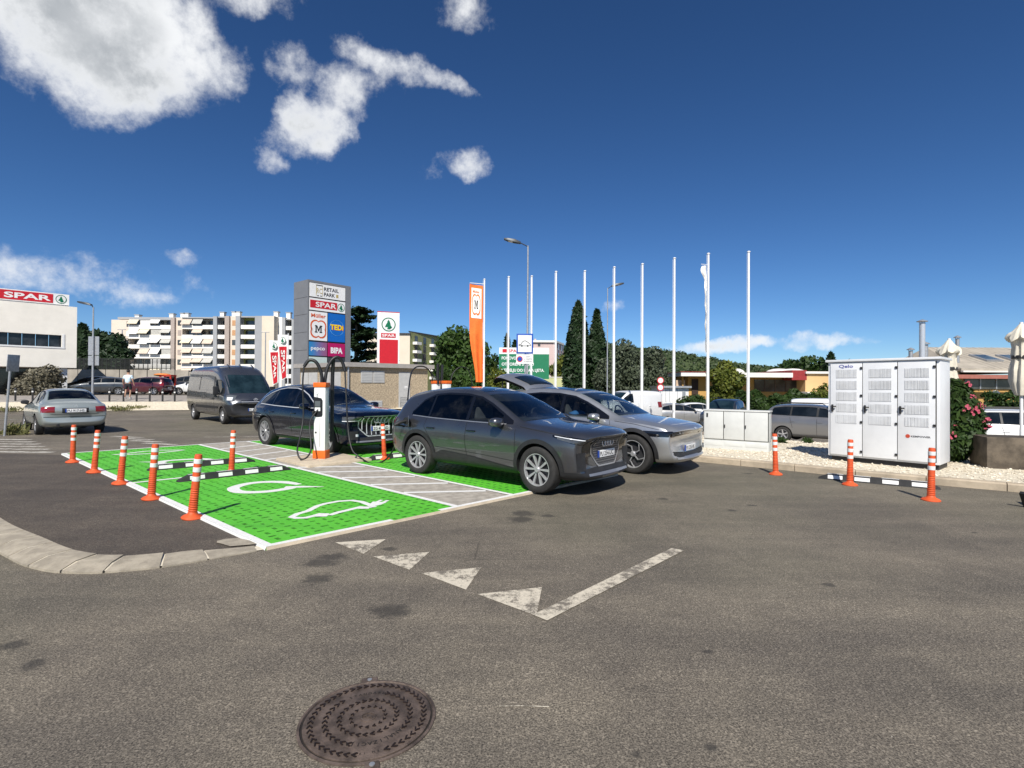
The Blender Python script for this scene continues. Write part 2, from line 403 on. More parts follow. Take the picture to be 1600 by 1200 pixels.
def sheet(name, poly, mat, dz, step=None, z=None, parent=None):
    """a thin surface laid on the land over the polygon"""
    bm = bmesh.new(); vs = [bm.verts.new((x, y, 0)) for x, y in poly]; bm.faces.new(vs)
    if step:
        for ax_ in (0, 1):
            lo = min(p[ax_] for p in poly); hi = max(p[ax_] for p in poly); k = math.ceil(lo / step)
            while k * step < hi:
                no = (1, 0, 0) if ax_ == 0 else (0, 1, 0); co = (k * step, 0, 0) if ax_ == 0 else (0, k * step, 0)
                bmesh.ops.bisect_plane(bm, geom=bm.verts[:] + bm.edges[:] + bm.faces[:], plane_co=co, plane_no=no, dist=1e-5); k += 1
    bmesh.ops.triangulate(bm, faces=[f for f in bm.faces if len(f.verts) > 4])
    bmesh.ops.recalc_face_normals(bm, faces=bm.faces)
    for f in bm.faces:
        if f.normal.z < 0: f.normal_flip()
    for v in bm.verts: v.co.z = (gz(v.co.x, v.co.y) if z is None else z) + dz
    me = bpy.data.meshes.new(name); bm.to_mesh(me); bm.free(); me.materials.append(mat)
    return link(name, me, parent)
def stroke(path, w, closed=False):
    """outline of a painted stroke along a polyline on the ground, one quad per segment with mitred joints"""
    P_ = [Vector(p) for p in path]; n = len(P_); L_ = []; R_ = []
    ws = w if isinstance(w, (list, tuple)) else [w] * n
    for i in range(n):
        a = P_[(i - 1) % n] if (closed or i) else P_[i]; c = P_[(i + 1) % n] if (closed or i < n - 1) else P_[i]
        d = (c - a).normalized(); q = Vector((-d.y, d.x)) * ws[i] / 2; L_.append(P_[i] + q); R_.append(P_[i] - q)
    return L_, R_
def marking(name, path, w, mat, z=.006, closed=False, parent=None, smooth=0):
    if smooth:
        n0 = len(path); path = [(p.x, p.y) for p in spline([(a, b, 0) for a, b in path], smooth)]
        if isinstance(w, list): w = [float(x) for x in np.interp(np.linspace(0, n0 - 1, len(path)), range(n0), w)]
    L_, R_ = stroke(path, w, closed); n = len(L_); m = MB()
    vs = [(p.x, p.y, z) for p in L_] + [(p.x, p.y, z) for p in R_]
    m.add(vs, [(i, n + i, n + (i + 1) % n, (i + 1) % n) for i in range(n if closed else n - 1)])
    return m.build(name, mat, parent)

# ---- painted and worn marking paint
def worn(name, c, keep, base=(.150, .131, .104), sc=16.):
    m, t, b = nodes_of(name)
    pos = t.nodes.new('ShaderNodeNewGeometry').outputs['Position']
    f = mathn(t, 'ADD', mathn(t, 'MULTIPLY', nz(t, sc, 8., .75, pos), .6), mathn(t, 'MULTIPLY', nz(t, 130, 3., .7, pos), .4))
    big = nz(t, 3.2, 4., .6, pos)
    k = ramp(t, mathn(t, 'ADD', f, mathn(t, 'MULTIPLY', mathn(t, 'SUBTRACT', big, .5), .5)), keep - .07, keep + .05)
    cc = mixc(t, k, base, mixc(t, ramp(t, nz(t, 40, 4., .6, pos), .3, .7), [x * .86 for x in c], c))
    t.links.new(cc, b.inputs['Base Color']); b.inputs['Roughness'].default_value = .75
    bump(t, b, nz(t, 190, 3., .7, pos), .4, .005); return m
WHITE_NEW = worn('new_white_line_paint', (.74, .74, .72), .30)
WHITE_OLD = worn('worn_white_line_paint', (.60, .54, .43), .488)
WHITE_FADE = worn('faded_white_line_paint', (.52, .49, .43), .50)

# ---- the paved bays, painted green, with open paver cells
def greenm():
    m, t, b = nodes_of('green_bay_paint')
    pos = t.nodes.new('ShaderNodeNewGeometry').outputs['Position']
    a = nz(t, 1.1, 6., .65, pos); f = nz(t, 120, 3., .7, pos); s = nz(t, 5.5, 8., .72, pos)
    cc = mixc(t, ramp(t, a, .3, .7), (.066, .38, .018), (.11, .50, .032))
    cc = mixc(t, ramp(t, f, .3, .7), cc, (.09, .45, .025))
    cc = mixc(t, mathn(t, 'MULTIPLY', ramp(t, s, .62, .74), .55), cc, (.30, .55, .22))       # scuffed, dusty spots
    wv = nd(t, 'ShaderNodeMapping', {'Rotation': (0, 0, R(41)), 'Scale': (.16, 2.6, 1)}); t.links.new(pos, wv.inputs['Vector'])
    tr = nz(t, 1.0, 5., .6, wv.outputs[0]); cc = mixc(t, mathn(t, 'MULTIPLY', ramp(t, tr, .54, .70), .38), cc, (.035, .17, .02))         # tyre tracks along the bays
    cc = mixc(t, mathn(t, 'MULTIPLY', ramp(t, nz(t, 2.3, 8., .7, pos), .56, .78), .35), cc, (.22, .34, .14))                          # pale dust
    t.links.new(cc, b.inputs['Base Color']); b.inputs['Roughness'].default_value = .62
    bump(t, b, f, .5, .006); return m
GREEN = greenm()
GHOLE = M('unpainted_paver_cell', (.036, .19, .016), .9, var=.4, sc=20)
def paver_sheet(name, a0, a1, b0, b1, label, pitch=.142, top=.03):
    na = max(1, round((a1 - a0) / pitch)); nb = max(1, round((b1 - b0) / pitch)); m = MB()
    for i in range(na):
        for j in range(nb):
            A0, A1 = lerp(a0, a1, i / na), lerp(a0, a1, (i + 1) / na); B0, B1 = lerp(b0, b1, j / nb), lerp(b0, b1, (j + 1) / nb)
            q = [Vector(bay(x, y)) for x, y in ((A0, B0), (A1, B0), (A1, B1), (A0, B1))]; c = sum(q, Vector((0, 0))) / 4
            dep = random.uniform(.016, .026); k = random.uniform(.36, .5)
            o = [(p.x, p.y, top + random.uniform(-.0012, .0012) * 0) for p in q]
            ka, kb = (k * 1.25, k * .62) if (i + j) % 2 else (k * .62, k * 1.25)
            ea, eb = (q[1] - q[0]) / 2, (q[3] - q[0]) / 2; sh = Vector((random.uniform(-.008, .008), random.uniform(-.008, .008)))
            inn = [c + sh + ea * (s1 * ka) + eb * (s2 * kb) for s1, s2 in ((-1, -1), (1, -1), (1, 1), (-1, 1))]
            fl = [c + sh + (p - c - sh) * .85 for p in inn]
            m.add(o + [(p.x, p.y, top) for p in inn] + [(p.x, p.y, top - dep) for p in fl],
                  [(0, 1, 5, 4), (1, 2, 6, 5), (2, 3, 7, 6), (3, 0, 4, 7), (4, 5, 9, 8), (5, 6, 10, 9), (6, 7, 11, 10), (7, 4, 8, 11), (8, 9, 10, 11)])
    # skirt down to the asphalt
    for p, q in (((a0, b0), (a1, b0)), ((a1, b0), (a1, b1)), ((a1, b1), (a0, b1)), ((a0, b1), (a0, b0))):
        P_, Q_ = bay(*p), bay(*q); m.add([(P_[0], P_[1], -.02), (Q_[0], Q_[1], -.02), (Q_[0], Q_[1], top), (P_[0], P_[1], top)], [(0, 1, 2, 3)])
    o = m.build(name, GREEN); o.data.materials.append(GHOLE)
    for k, p in enumerate(o.data.polygons):
        if k < na * nb * 9 and k % 9 >= 4: p.material_index = 1
    return tag(o, label, None, kind='structure')
TOPZ = .030
paver_sheet('parking_bay', 0, 2.44, 0, 4.9, 'bright green painted paver bay with a car symbol')
paver_sheet('parking_bay', 0, 2.44, 5.0, 10.36, 'green painted paver bay behind the two wheel stops')
paver_sheet('parking_bay', 3.5, 6.12, .02, 5.0, 'green painted paver bay under the grey electric car')
paver_sheet('parking_bay', 3.5, 6.12, 5.1, 10.36, 'green painted paver bay under the navy car')
paver_sheet('parking_bay', 6.22, 8.8, .3, 5.2, 'green painted paver bay under the silver car')
# grey hatched strip between the bays, concrete edge under the paint
HATCH = M('hatched_strip_paving', (.34, .31, .265), .85, var=.22, sc=9, bmp=.5, bsc=140)
def quad(a0, a1, b0, b1): return [bay(a0, b0), bay(a1, b0), bay(a1, b1), bay(a0, b1)]
m = MB(); m.prism(quad(2.44, 3.5, 0.0, 10.36), -.02, .026); tag(m.build('hatched_strip', HATCH), 'grey paved strip with white hatching between the green bays', None, kind='structure')
m = MB(); m.prism(quad(6.12, 6.22, 0.0, 5.2), -.02, .027); tag(m.build('bay_divider', WHITE_NEW), 'white line between the grey and the silver car', None, kind='structure')
def bayline(a0, b0, a1, b1, w, name='bay_line', z=.0335, mat=None):
    n = 6; return marking(name, [bay(lerp(a0, a1, i / n), lerp(b0, b1, i / n)) for i in range(n + 1)], w, mat or WHITE_NEW, z)
LN = [(0, .0, 0, 10.4, .08, 'long white line along the left side of the green bays'), (2.44, .0, 2.44, 10.38, .085, 'white line between green bay and hatched strip'),
      (3.5, .0, 3.5, 10.38, .085, 'white line between hatched strip and the cars bays'), (.0, 0., 1.45, .0, .075, 'white line at the front corner of the green bay'),
      (2.15, .0, 6.2, .0, .075, 'white line in front of the grey electric car'), (0, 4.95, 2.44, 4.95, .09, 'white line across between the two green bays'),
      (3.5, 5.05, 6.1, 5.05, .09, 'white line behind the grey electric car'), (0, 10.38, 6.1, 10.38, .10, 'white line along the far end of the green bays')]
for a0, b0, a1, b1, w_, lb in LN:
    if b0 == b1 == 0.: b0 = b1 = w_ / 2
    if a0 == a1 == 0: a0 = a1 = w_ / 2
    tag(bayline(a0, b0, a1, b1, w_, z=.0335 if a0 != a1 else .0345), lb, None, kind='structure')
for b_ in (.55, 1.45, 2.35, 3.2, 4.0): tag(bayline(2.5, b_ + .75, 3.44, b_, .10, 'hatch_stripe', z=.029), 'diagonal white hatch stripes between the green bays', None, kind='structure')
for b_ in (6.6, 7.5, 8.4, 9.3): tag(bayline(2.5, b_ - .35, 3.44, b_, .10, 'hatch_stripe', z=.029), 'diagonal white hatch stripes between the green bays', None, kind='structure')
PADM = M('concrete_pad', (.50, .42, .31), .85, var=.12, sc=7, bmp=.35, bsc=90)
m = MB(); m.prism(quad(2.62, 3.9, 4.55, 6.05), -.01, .075); tag(m.build('charger_plinth', PADM, bevel=.012), 'low sand coloured concrete pad under the charging post', None, kind='structure')
# chamfered edge of the raised paving, painted with the lines
def ramp_edge(path, out, label, mat=None):
    m = MB(); P_ = [Vector(p) for p in path]; n = len(P_); L_, R_ = stroke(path, out * 2); m.add([(p.x, p.y, .0335) for p in P_] + [(p.x, p.y, .001) for p in R_], [(i, n + i, n + i + 1, i + 1) for i in range(n - 1)]); tag(m.build('bay_edge', mat or WHITE_NEW), label, None, kind='structure')
ramp_edge([bay(0, b_) for b_ in np.linspace(10.36, 0, 8)], .012, 'sloped white edge along the left side of the green bays')
ramp_edge([bay(a_, 0) for a_ in np.linspace(0, 6.2, 8)], .012, 'sloped sandy edge along the front of the green bays', PADM)
# symbols in the bays
CAR_TOP = [(-2.626, 6.285), (-2.62, 6.438), (-2.552, 6.597), (-2.535, 6.874), (-2.482, 7.008), (-2.354, 7.162), (-2.188, 7.22), (-2.032, 7.135), (-1.9, 6.984), (-1.791, 6.839)]
CAR_BOT = [(-2.551, 6.241), (-2.443, 6.257), (-2.379, 6.36), (-2.352, 6.445), (-2.254, 6.433), (-2.199, 6.411), (-2.154, 6.523), (-2.066, 6.66), (-2.0, 6.765), (-1.971, 6.835), (-1.86, 6.795)]
sy = tag(thing('car_symbol', 'white painted car with plug on the near green bay', None, (0, 0, 0)), kind='structure')
if 'category' in sy: del sy['category']
marking('car_outline', CAR_TOP + CAR_BOT[::-1], .085, WHITE_NEW, .0325, True, sy)
marking('plug_outline', [(-1.84, 6.86), (-1.805, 6.987), (-1.783, 7.131)], [.06, .16, .2], WHITE_NEW, .0335, False, sy)
marking('plug_prong', [(-1.82, 7.14), (-1.79, 7.26)], .05, WHITE_NEW, .033, False, sy); marking('plug_prong', [(-1.73, 7.11), (-1.70, 7.24)], .05, WHITE_NEW, .033, False, sy)
for P_ in ([(-2.36, 6.37), (-2.22, 6.375)], [(-1.97, 6.78), (-1.83, 6.79)]): marking('wheel_outline', P_, .12, WHITE_NEW, .034, False, sy)
ARC1 = [(-3.378, 8.365), (-3.686, 8.548), (-4.007, 8.566), (-4.214, 8.406), (-4.265, 8.114), (-4.192, 7.93), (-4.035, 7.768), (-3.826, 7.728), (-3.602, 7.805), (-3.426, 8.003), (-3.347, 8.105)]
sy = tag(thing('plug_symbol', 'white painted curved cable symbol on the near green bay', None), kind='structure')
marking('cable_curve', ARC1, [.10] + [.17] * 9 + [.1], WHITE_NEW, .0325, False, sy, 4)
marking('cable_end', [(-3.503, 8.126), (-3.25, 8.172), (-2.918, 8.182)], [.13, .14, .02], WHITE_NEW, .0335, False, sy)
sy = tag(thing('plug_symbol', 'white painted curved symbol on the far green bay', None), kind='structure')
marking('cable_curve', [(-6.363, 11.093), (-6.608, 11.199), (-6.935, 11.069), (-7.152, 10.876), (-7.137, 10.646), (-6.934, 10.458), (-6.716, 10.506), (-6.5, 10.7)], .17, WHITE_NEW, .0325, False, sy, 4)
marking('cable_end', [(-7.57, 10.694), (-7.163, 10.685), (-7.004, 10.651)], [.03, .12, .14], WHITE_NEW, .0335, False, sy)
sy = tag(thing('car_symbol', 'white painted car outline at the far end of the green bays', None), kind='structure')
marking('car_outline', [(-8.942, 11.793), (-8.768, 12.087), (-8.673, 12.392), (-8.434, 12.645), (-7.919, 12.708), (-7.983, 12.518), (-8.198, 12.028), (-8.59, 11.842)], .10, WHITE_NEW, .0325, True, sy)

# ---- yield triangles, stop line, zebra
for k, (pts, lb) in enumerate((([(-1.795, 5.372), (-1.308, 5.495), (-1.405, 5.01)], 'worn white triangle on the asphalt nearest the green bay'),
                               ([(-1.294, 4.936), (-.788, 5.08), (-.882, 4.582)], 'worn white triangle, second from the green bay'),
                               ([(-.769, 4.505), (-.262, 4.658), (-.353, 4.143)], 'worn white triangle, third from the green bay'),
                               ([(-.256, 4.055), (.25, 4.206), (.18, 3.677)], 'worn white triangle touching the long stop line'))):
    tag(sheet('yield_triangle', pts, WHITE_OLD, .004, z=0), lb, None, kind='structure')
tag(sheet('stop_line', [(.155, 3.69), (.25, 3.60), (1.70, 5.17), (1.60, 5.24)], WHITE_OLD, .0065, z=0), 'worn white line running away from the triangles', None, kind='structure')
for k in range(6):
    y_ = 12.35 + k * .55; x_ = -10.75 - k * .62
    tag(marking('crossing_stripe', [(x_, y_), (x_ - 9, y_ + .25)], .24, WHITE_FADE, .005), 'faded white stripes of the crossing at the left edge', None, kind='structure')
for k in range(4): tag(marking('crossing_stripe', [(-11.2 + k * .75, 15.9 - k * .62), (-12.4 + k * .75, 16.3 - k * .62)], .2, WHITE_FADE, .005), 'faded short white stripes behind the green sedan', None, kind='structure')
tag(marking('faded_line', [(-9.5, 16.2), (-5.2, 16.9)], .1, WHITE_FADE, .005), 'faded white line across the lane behind the bays', None, kind='structure')
tag(marking('faded_line', [(-24, 23.5), (-6, 26.5)], .12, WHITE_FADE, .005), 'faded line on the lane beside the parked van', None, kind='structure')

# ---- corner island: dark asphalt inside a curved kerb of light stone
KO = [(-4.804, 4.944), (-4.305, 4.635), (-4.025, 4.511), (-3.843, 4.46), (-3.557, 4.442), (-3.282, 4.508), (-3.046, 4.608), (-2.831, 4.764), (-2.63, 4.93), (-2.402, 5.108)]
KI = [(-6.299, 6.477), (-5.624, 5.872), (-5.173, 5.53), (-4.588, 5.105), (-4.24, 4.918), (-4.0, 4.831), (-3.756, 4.835), (-3.508, 4.858), (-3.235, 4.937), (-3.006, 5.056), (-2.785, 5.161), (-2.50, 5.21)]
KO = [(-13.8, 12.0), (-8.2, 7.45), (-6.0, 5.72)] + KO; KI = [(-13.4, 12.5), (-8.0, 7.85)] + KI
KERB = M('light_kerb_stone', (.33, .29, .225), .88, var=.2, sc=7, bmp=.6, bsc=110, dirt=.5)
JOINT = M('kerb_joint', (.60, .54, .43), .9)
def resample(path, step):
    P_ = [Vector(p) for p in path]; L_ = [0]
    for a, b in zip(P_, P_[1:]): L_.append(L_[-1] + (b - a).length)
    n = max(2, round(L_[-1] / step)); out = []
    for i in range(n + 1):
        s = L_[-1] * i / n
        for k in range(len(P_) - 1):
            if s <= L_[k + 1] + 1e-9: out.append(P_[k].lerp(P_[k + 1], (s - L_[k]) / (L_[k + 1] - L_[k] + 1e-12))); break
    return out
ko_s = [Vector((p.x, p.y)) for p in spline([(a, b, 0) for a, b in KO], 6)]
kerb = tag(thing('kerb', 'curved light stone kerb around the dark corner island', None), kind='structure')
ko = resample(ko_s, .052)
ki_line = [Vector((p.x, p.y)) for p in spline([(a, b, 0) for a, b in KI], 6)]
def nearest(p): return min(ki_line, key=lambda q: (q - p).length)
kn = []
for k in range(len(ko)):
    d = (ko[min(k + 4, len(ko) - 1)] - ko[max(k - 4, 0)]).normalized(); p = ko[k]; kn.append(p + Vector((-d.y, d.x)) * lerp(.14, .33, sst(0, 14, len(ko) - 1 - k)))
island = [bay(-.02, .16)] + [(p.x, p.y) for p in kn[-4:0:-3]] + [(kn[0].x, kn[0].y), bay(-.02, 10.3)]
tag(sheet('corner_island', island, DARK, .014, z=0), 'dark newer asphalt inside the curved stone kerb', None, kind='structure')
i = 0
while i < len(ko) - 2:
    n = random.choice((7, 8, 8, 9)); j = min(len(ko) - 1, i + n)
    hgt = .012 + .055 * sst(0, 45, len(ko) - 1 - i); m = MB(); n_ = j - i
    rows = []
    for k in range(i, j + 1):
        t_ = .009 if k == i else (-.009 if k == j else 0); d = (ko[min(k + 1, len(ko) - 1)] - ko[max(k - 1, 0)]).normalized() * t_
        p, q = ko[k] + d, kn[k] + d; f = p.lerp(q, .42)
        rows += [(p.x, p.y, -.01), (p.x, p.y, .006 + hgt * .25), (f.x, f.y, hgt), (q.x, q.y, hgt + .004), (q.x, q.y, -.01)]
    fs = [(a * 5 + b, (a + 1) * 5 + b, (a + 1) * 5 + b + 1, a * 5 + b + 1) for a in range(n_) for b in range(4)]
    m.add(rows, [f[::-1] for f in fs] + [(0, 1, 2, 3, 4), (n_ * 5 + 4, n_ * 5 + 3, n_ * 5 + 2, n_ * 5 + 1, n_ * 5)])
    m.build('kerb_stone', KERB, kerb, smooth=30); i = j
m = MB()
for a in range(len(ko) - 1):
    h0 = .0112 + .055 * sst(0, 45, len(ko) - 1 - a)
    p, q, r_, s_ = ko[a].lerp(kn[a], .06), ko[a + 1].lerp(kn[a + 1], .06), kn[a + 1], kn[a]; f0 = p.lerp(s_, .4); f1 = q.lerp(r_, .4)
    m.add([(p.x, p.y, .004 + h0 * .28), (q.x, q.y, .004 + h0 * .28), (f1.x, f1.y, h0), (f0.x, f0.y, h0), (r_.x, r_.y, h0), (s_.x, s_.y, h0)], [(0, 1, 2, 3), (3, 2, 4, 5)])
m.build('mortar_bed', JOINT, kerb)
tag(sheet('concrete_patch', [(-2.95, 5.27), (-2.98, 5.33), (-2.93, 5.40), (-2.82, 5.43), (-2.66, 5.35), (-2.5, 5.24), (-2.75, 5.15), (-2.86, 5.22)], KERB, .026, z=0), 'small light concrete patch where the kerb meets the bay', None, kind='structure')

# ---- right island: kerb and white gravel
KR = [(2.9, 13.2), (3.3, 12.3), (3.75, 11.75), (4.3, 11.25), (5.24, 10.46), (6.2, 9.55), (7.2, 8.78), (8.0, 8.2), (10.5, 6.4), (16, 2.4)]
kr = resample([Vector((p.x, p.y)) for p in spline([(a, b, 0) for a, b in KR], 8)], .25)
KERB2 = M('weathered_kerb', (.40, .33, .24), .88, var=.2, sc=3, bmp=.5, bsc=120, dirt=.25)
kerb2 = tag(thing('kerb', 'straight sandy concrete kerb along the white gravel', None), kind='structure')
def off(path, dist):
    out = []
    for i in range(len(path)):
        d = (path[min(i + 1, len(path) - 1)] - path[max(i - 1, 0)]).normalized(); out.append(path[i] + Vector((-d.y, d.x)) * dist)
    return out
kb = off(kr, .16)
i = 0
while i < len(kr) - 1:
    j = min(len(kr) - 1, i + 4); m = MB(); rows = []
    for k in range(i, j + 1):
        d = (kr[min(k + 1, len(kr) - 1)] - kr[max(k - 1, 0)]).normalized() * (.006 if k == i else -.006 if k == j else 0)
        p, q = kr[k] + d, kb[k] + d; b1 = p.lerp(q, .14)
        rows += [(p.x, p.y, -.02), (p.x, p.y, .105), (b1.x, b1.y, .128), (q.x, q.y, .13), (q.x, q.y, -.02)]
    n_ = j - i
    m.add(rows, [(a * 5 + b, (a + 1) * 5 + b, (a + 1) * 5 + b + 1, a * 5 + b + 1)[::-1] for a in range(n_) for b in range(4)] + [(0, 1, 2, 3, 4), (n_ * 5 + 4, n_ * 5 + 3, n_ * 5 + 2, n_ * 5 + 1, n_ * 5)])
    m.build('kerb_stone', KERB2, kerb2, smooth=30); i = j
GRAV = M('white_gravel_bed', (.60, .54, .42), .9, var=.3, sc=26, bmp=.9, bsc=45)
def grav_top(x, y): return gz(x, y) + .10
gpoly = [(p.x, p.y) for p in kb] + [(22, 6), (17.5, 15.5), (12.6, 19.2), (9.5, 22.5), (9.0, 26.0), (4, 30.5), (-3.0, 33), (-4.5, 30), (1.0, 18)]
bed = sheet('gravel_bed', gpoly, GRAV, .10, step=1.0); tag(bed, 'bed of white gravel behind the right kerb', None, kind='structure')
def inside(p, poly):
    c = False; n = len(poly)
    for i in range(n):
        (x1, y1), (x2, y2) = poly[i], poly[(i + 1) % n]
        if (y1 > p[1]) != (y2 > p[1]) and p[0] < (x2 - x1) * (p[1] - y1) / (y2 - y1) + x1: c = not c
    return c
def stones(name, poly, n, r0, r1, top, mat, label, bias=None):
    xs = [p[0] for p in poly]; ys = [p[1] for p in poly]; vs = []; fs = []; k = 0; tries = 0
    base = np.array([(1, 0, 0), (0, 1, 0), (-1, 0, 0), (0, -1, 0), (0, 0, 1), (0, 0, -1)], float)
    tri = [(0, 1, 4), (1, 2, 4), (2, 3, 4), (3, 0, 4), (1, 0, 5), (2, 1, 5), (3, 2, 5), (0, 3, 5)]
    while k < n and tries < n * 12:
        tries += 1; x, y = random.uniform(min(xs), max(xs)), random.uniform(min(ys), max(ys))
        if bias and random.random() > bias(x, y): continue
        if not inside((x, y), poly): continue
        s = random.uniform(r0, r1); th = random.uniform(0, 6.28); c, sn = math.cos(th), math.sin(th)
        b = base * (rng.uniform(.6, 1.25, (6, 1))) * np.array([s * random.uniform(.8, 1.4), s, s * .7])
        b = np.stack([b[:, 0] * c - b[:, 1] * sn + x, b[:, 0] * sn + b[:, 1] * c + y, b[:, 2] + top(x, y) + s * .2], 1)
        vs += b.tolist(); fs += [tuple(i + 6 * k for i in t_) for t_ in tri]; k += 1
    me = bpy.data.meshes.new(name); me.from_pydata(vs, [], fs); me.materials.append(mat)
    return tag(link(name, me), label, None, kind='stuff')
def stonem(name, a, b_):
    m, t, b = nodes_of(name); g = t.nodes.new('ShaderNodeNewGeometry')
    t.links.new(mixc(t, g.outputs['Random Per Island'], a, b_), b.inputs['Base Color']); b.inputs['Roughness'].default_value = .85; return m
WSTONE = stonem('white_stones', (.40, .34, .25), (.74, .68, .56))
stones('gravel', gpoly, 20000, .014, .034, grav_top, WSTONE, 'white gravel stones lying behind the right kerb', lambda x, y: 1. if y < 16 else .18)
# ---- street on the right, its pavement, and the ground across it
TAN = M('tan_pavement', (.34, .27, .20), .88, var=.15, sc=1.3, bmp=.4, bsc=120)  # even tan base colour of the paving
rpoly = [(17.6, 15.6), (12.7, 19.3), (9.6, 22.6), (9.1, 26.1), (4.1, 30.6), (2.0, 40), (9, 42), (14.0, 38), (22, 31.5), (40, 21)]
tag(sheet('street', rpoly, ROADM, .04, step=1.0), 'street beyond the gravel bed on the right', None, kind='structure')
tag(sheet('pavement', [(12.9, 20.4), (17.8, 16.5), (18.2, 17.4), (13.4, 21.4), (10.4, 24.2), (10.0, 27.2), (4.6, 32), (4.2, 31.2), (9.2, 26.6), (9.8, 23.2)], TAN, .09, step=1.0), 'tan pavement strip where the street cars are parked', None, kind='structure')
tag(sheet('verge', [(14.2, 38), (22, 31.7), (40, 21.2), (60, 30), (60, 60), (10, 60), (9, 42.2)], M('dry_verge', (.20, .19, .10), .95, var=.25, sc=.8), .05, step=2.0), 'dry verge in front of the ochre buildings', None, kind='structure')
# ---- back left: gravel strip, pavement
lpoly = [(-60, 27.0), (-24, 28.8), (-4.7, 30.1), (-4.4, 32.2), (-24, 31.2), (-60, 29.6)]
tag(sheet('gravel_strip', lpoly, M('pale_gravel_strip', (.62, .55, .42), .9, var=.25, sc=12, bmp=.8, bsc=40), .06, step=1.0), 'pale gravel strip across the back of the lane', None, kind='structure')
PAVE = M('grey_pavement', (.30, .27, .235), .88, var=.14, sc=1.1, bmp=.3, bsc=110)
tag(sheet('pavement', [(-60, 29.6), (-24, 31.2), (-4.4, 32.2), (-4, 44), (-60, 44)], PAVE, .05, step=2.0), 'grey pavement behind the pale gravel strip', None, kind='structure')

# ================================================================== vehicles
BLACKP = M('black_plastic', (.018, .018, .019), .55, var=.2, sc=8, bmp=.15, bsc=300)
GLOSSB = M('gloss_black_trim', (.006, .006, .007), .12, var=.1, coat=.6)
TYRE = M('tyre_rubber', (.022, .021, .020), .85, var=.25, sc=14, bmp=.5, bsc=120)
ALLOY = M('machined_alloy', (.42, .42, .43), .3, metal=.45, var=.06, sc=20)
ALLOYD = M('dark_alloy', (.05, .05, .055), .4, metal=.5, var=.1)
CHROME = M('bright_chrome', (.62, .63, .65), .3, metal=.45, var=.03)
SILVERP = M('satin_silver_trim', (.5, .5, .5), .35, metal=.8, var=.05)
GLASS = glassm('car_glass', (.004, .006, .008), .02, .32); WSGLASS = glassm('windscreen_glass', (.006, .014, .018), .02, .42)
def clear(name, tint, ior=1.5):
    m, t, b = nodes_of(name); t.nodes.remove(b); tr = nd(t, 'ShaderNodeBsdfTransparent', {'Color': rgba(tint)}); gl = nd(t, 'ShaderNodeBsdfGlossy', {'Roughness': .012, 'Color': (.9, .95, 1, 1)})
    fr = nd(t, 'ShaderNodeFresnel', {'IOR': ior}); d = nz(t, 3., 5., .6, world=False); df = nd(t, 'ShaderNodeBsdfDiffuse', {'Color': (.35, .36, .36, 1)})
    a = nd(t, 'ShaderNodeMixShader', {0: fr.outputs[0]}); t.links.new(tr.outputs[0], a.inputs[1]); t.links.new(gl.outputs[0], a.inputs[2])
    k = nd(t, 'ShaderNodeMixShader', {0: ramp(t, d, .45, .8, .0, .035)}); t.links.new(a.outputs[0], k.inputs[1]); t.links.new(df.outputs[0], k.inputs[2]); t.links.new(k.outputs[0], t.nodes['Material Output'].inputs['Surface']); return m
WSC = clear('clear_windscreen', (.74, .82, .82), 1.55); SIDEC = clear('tinted_side_glass', (.55, .60, .60)); PRIV = clear('privacy_glass', (.07, .075, .08)); LINING = M('dark_cabin_lining', (.03, .03, .032), .9, var=.2, spec=.2); SEATM = M('charcoal_seat_cloth', (.09, .09, .095), .85, var=.2, sc=8)
LAMPG = glassm('headlamp_glass', (.05, .055, .06), .05); LAMPW = M('headlamp_white', (.66, .68, .70), .15, var=.02, coat=1.)
REDL = M('tail_lamp_red', (.22, .012, .015), .15, var=.1, coat=1.)
PLATE = M('white_number_plate', (.75, .75, .74), .4, var=.03); INK = M('black_lettering', (.012, .012, .013), .5, var=.05)
M('plate_blue', (.01, .05, .3), .4); SEAM = M('panel_gap', (.006, .006, .006), .8, var=.05)
def evalmesh(o, name):
    dg = bpy.context.evaluated_depsgraph_get(); me = bpy.data.meshes.new_from_object(o.evaluated_get(dg)); me.name = name; return me
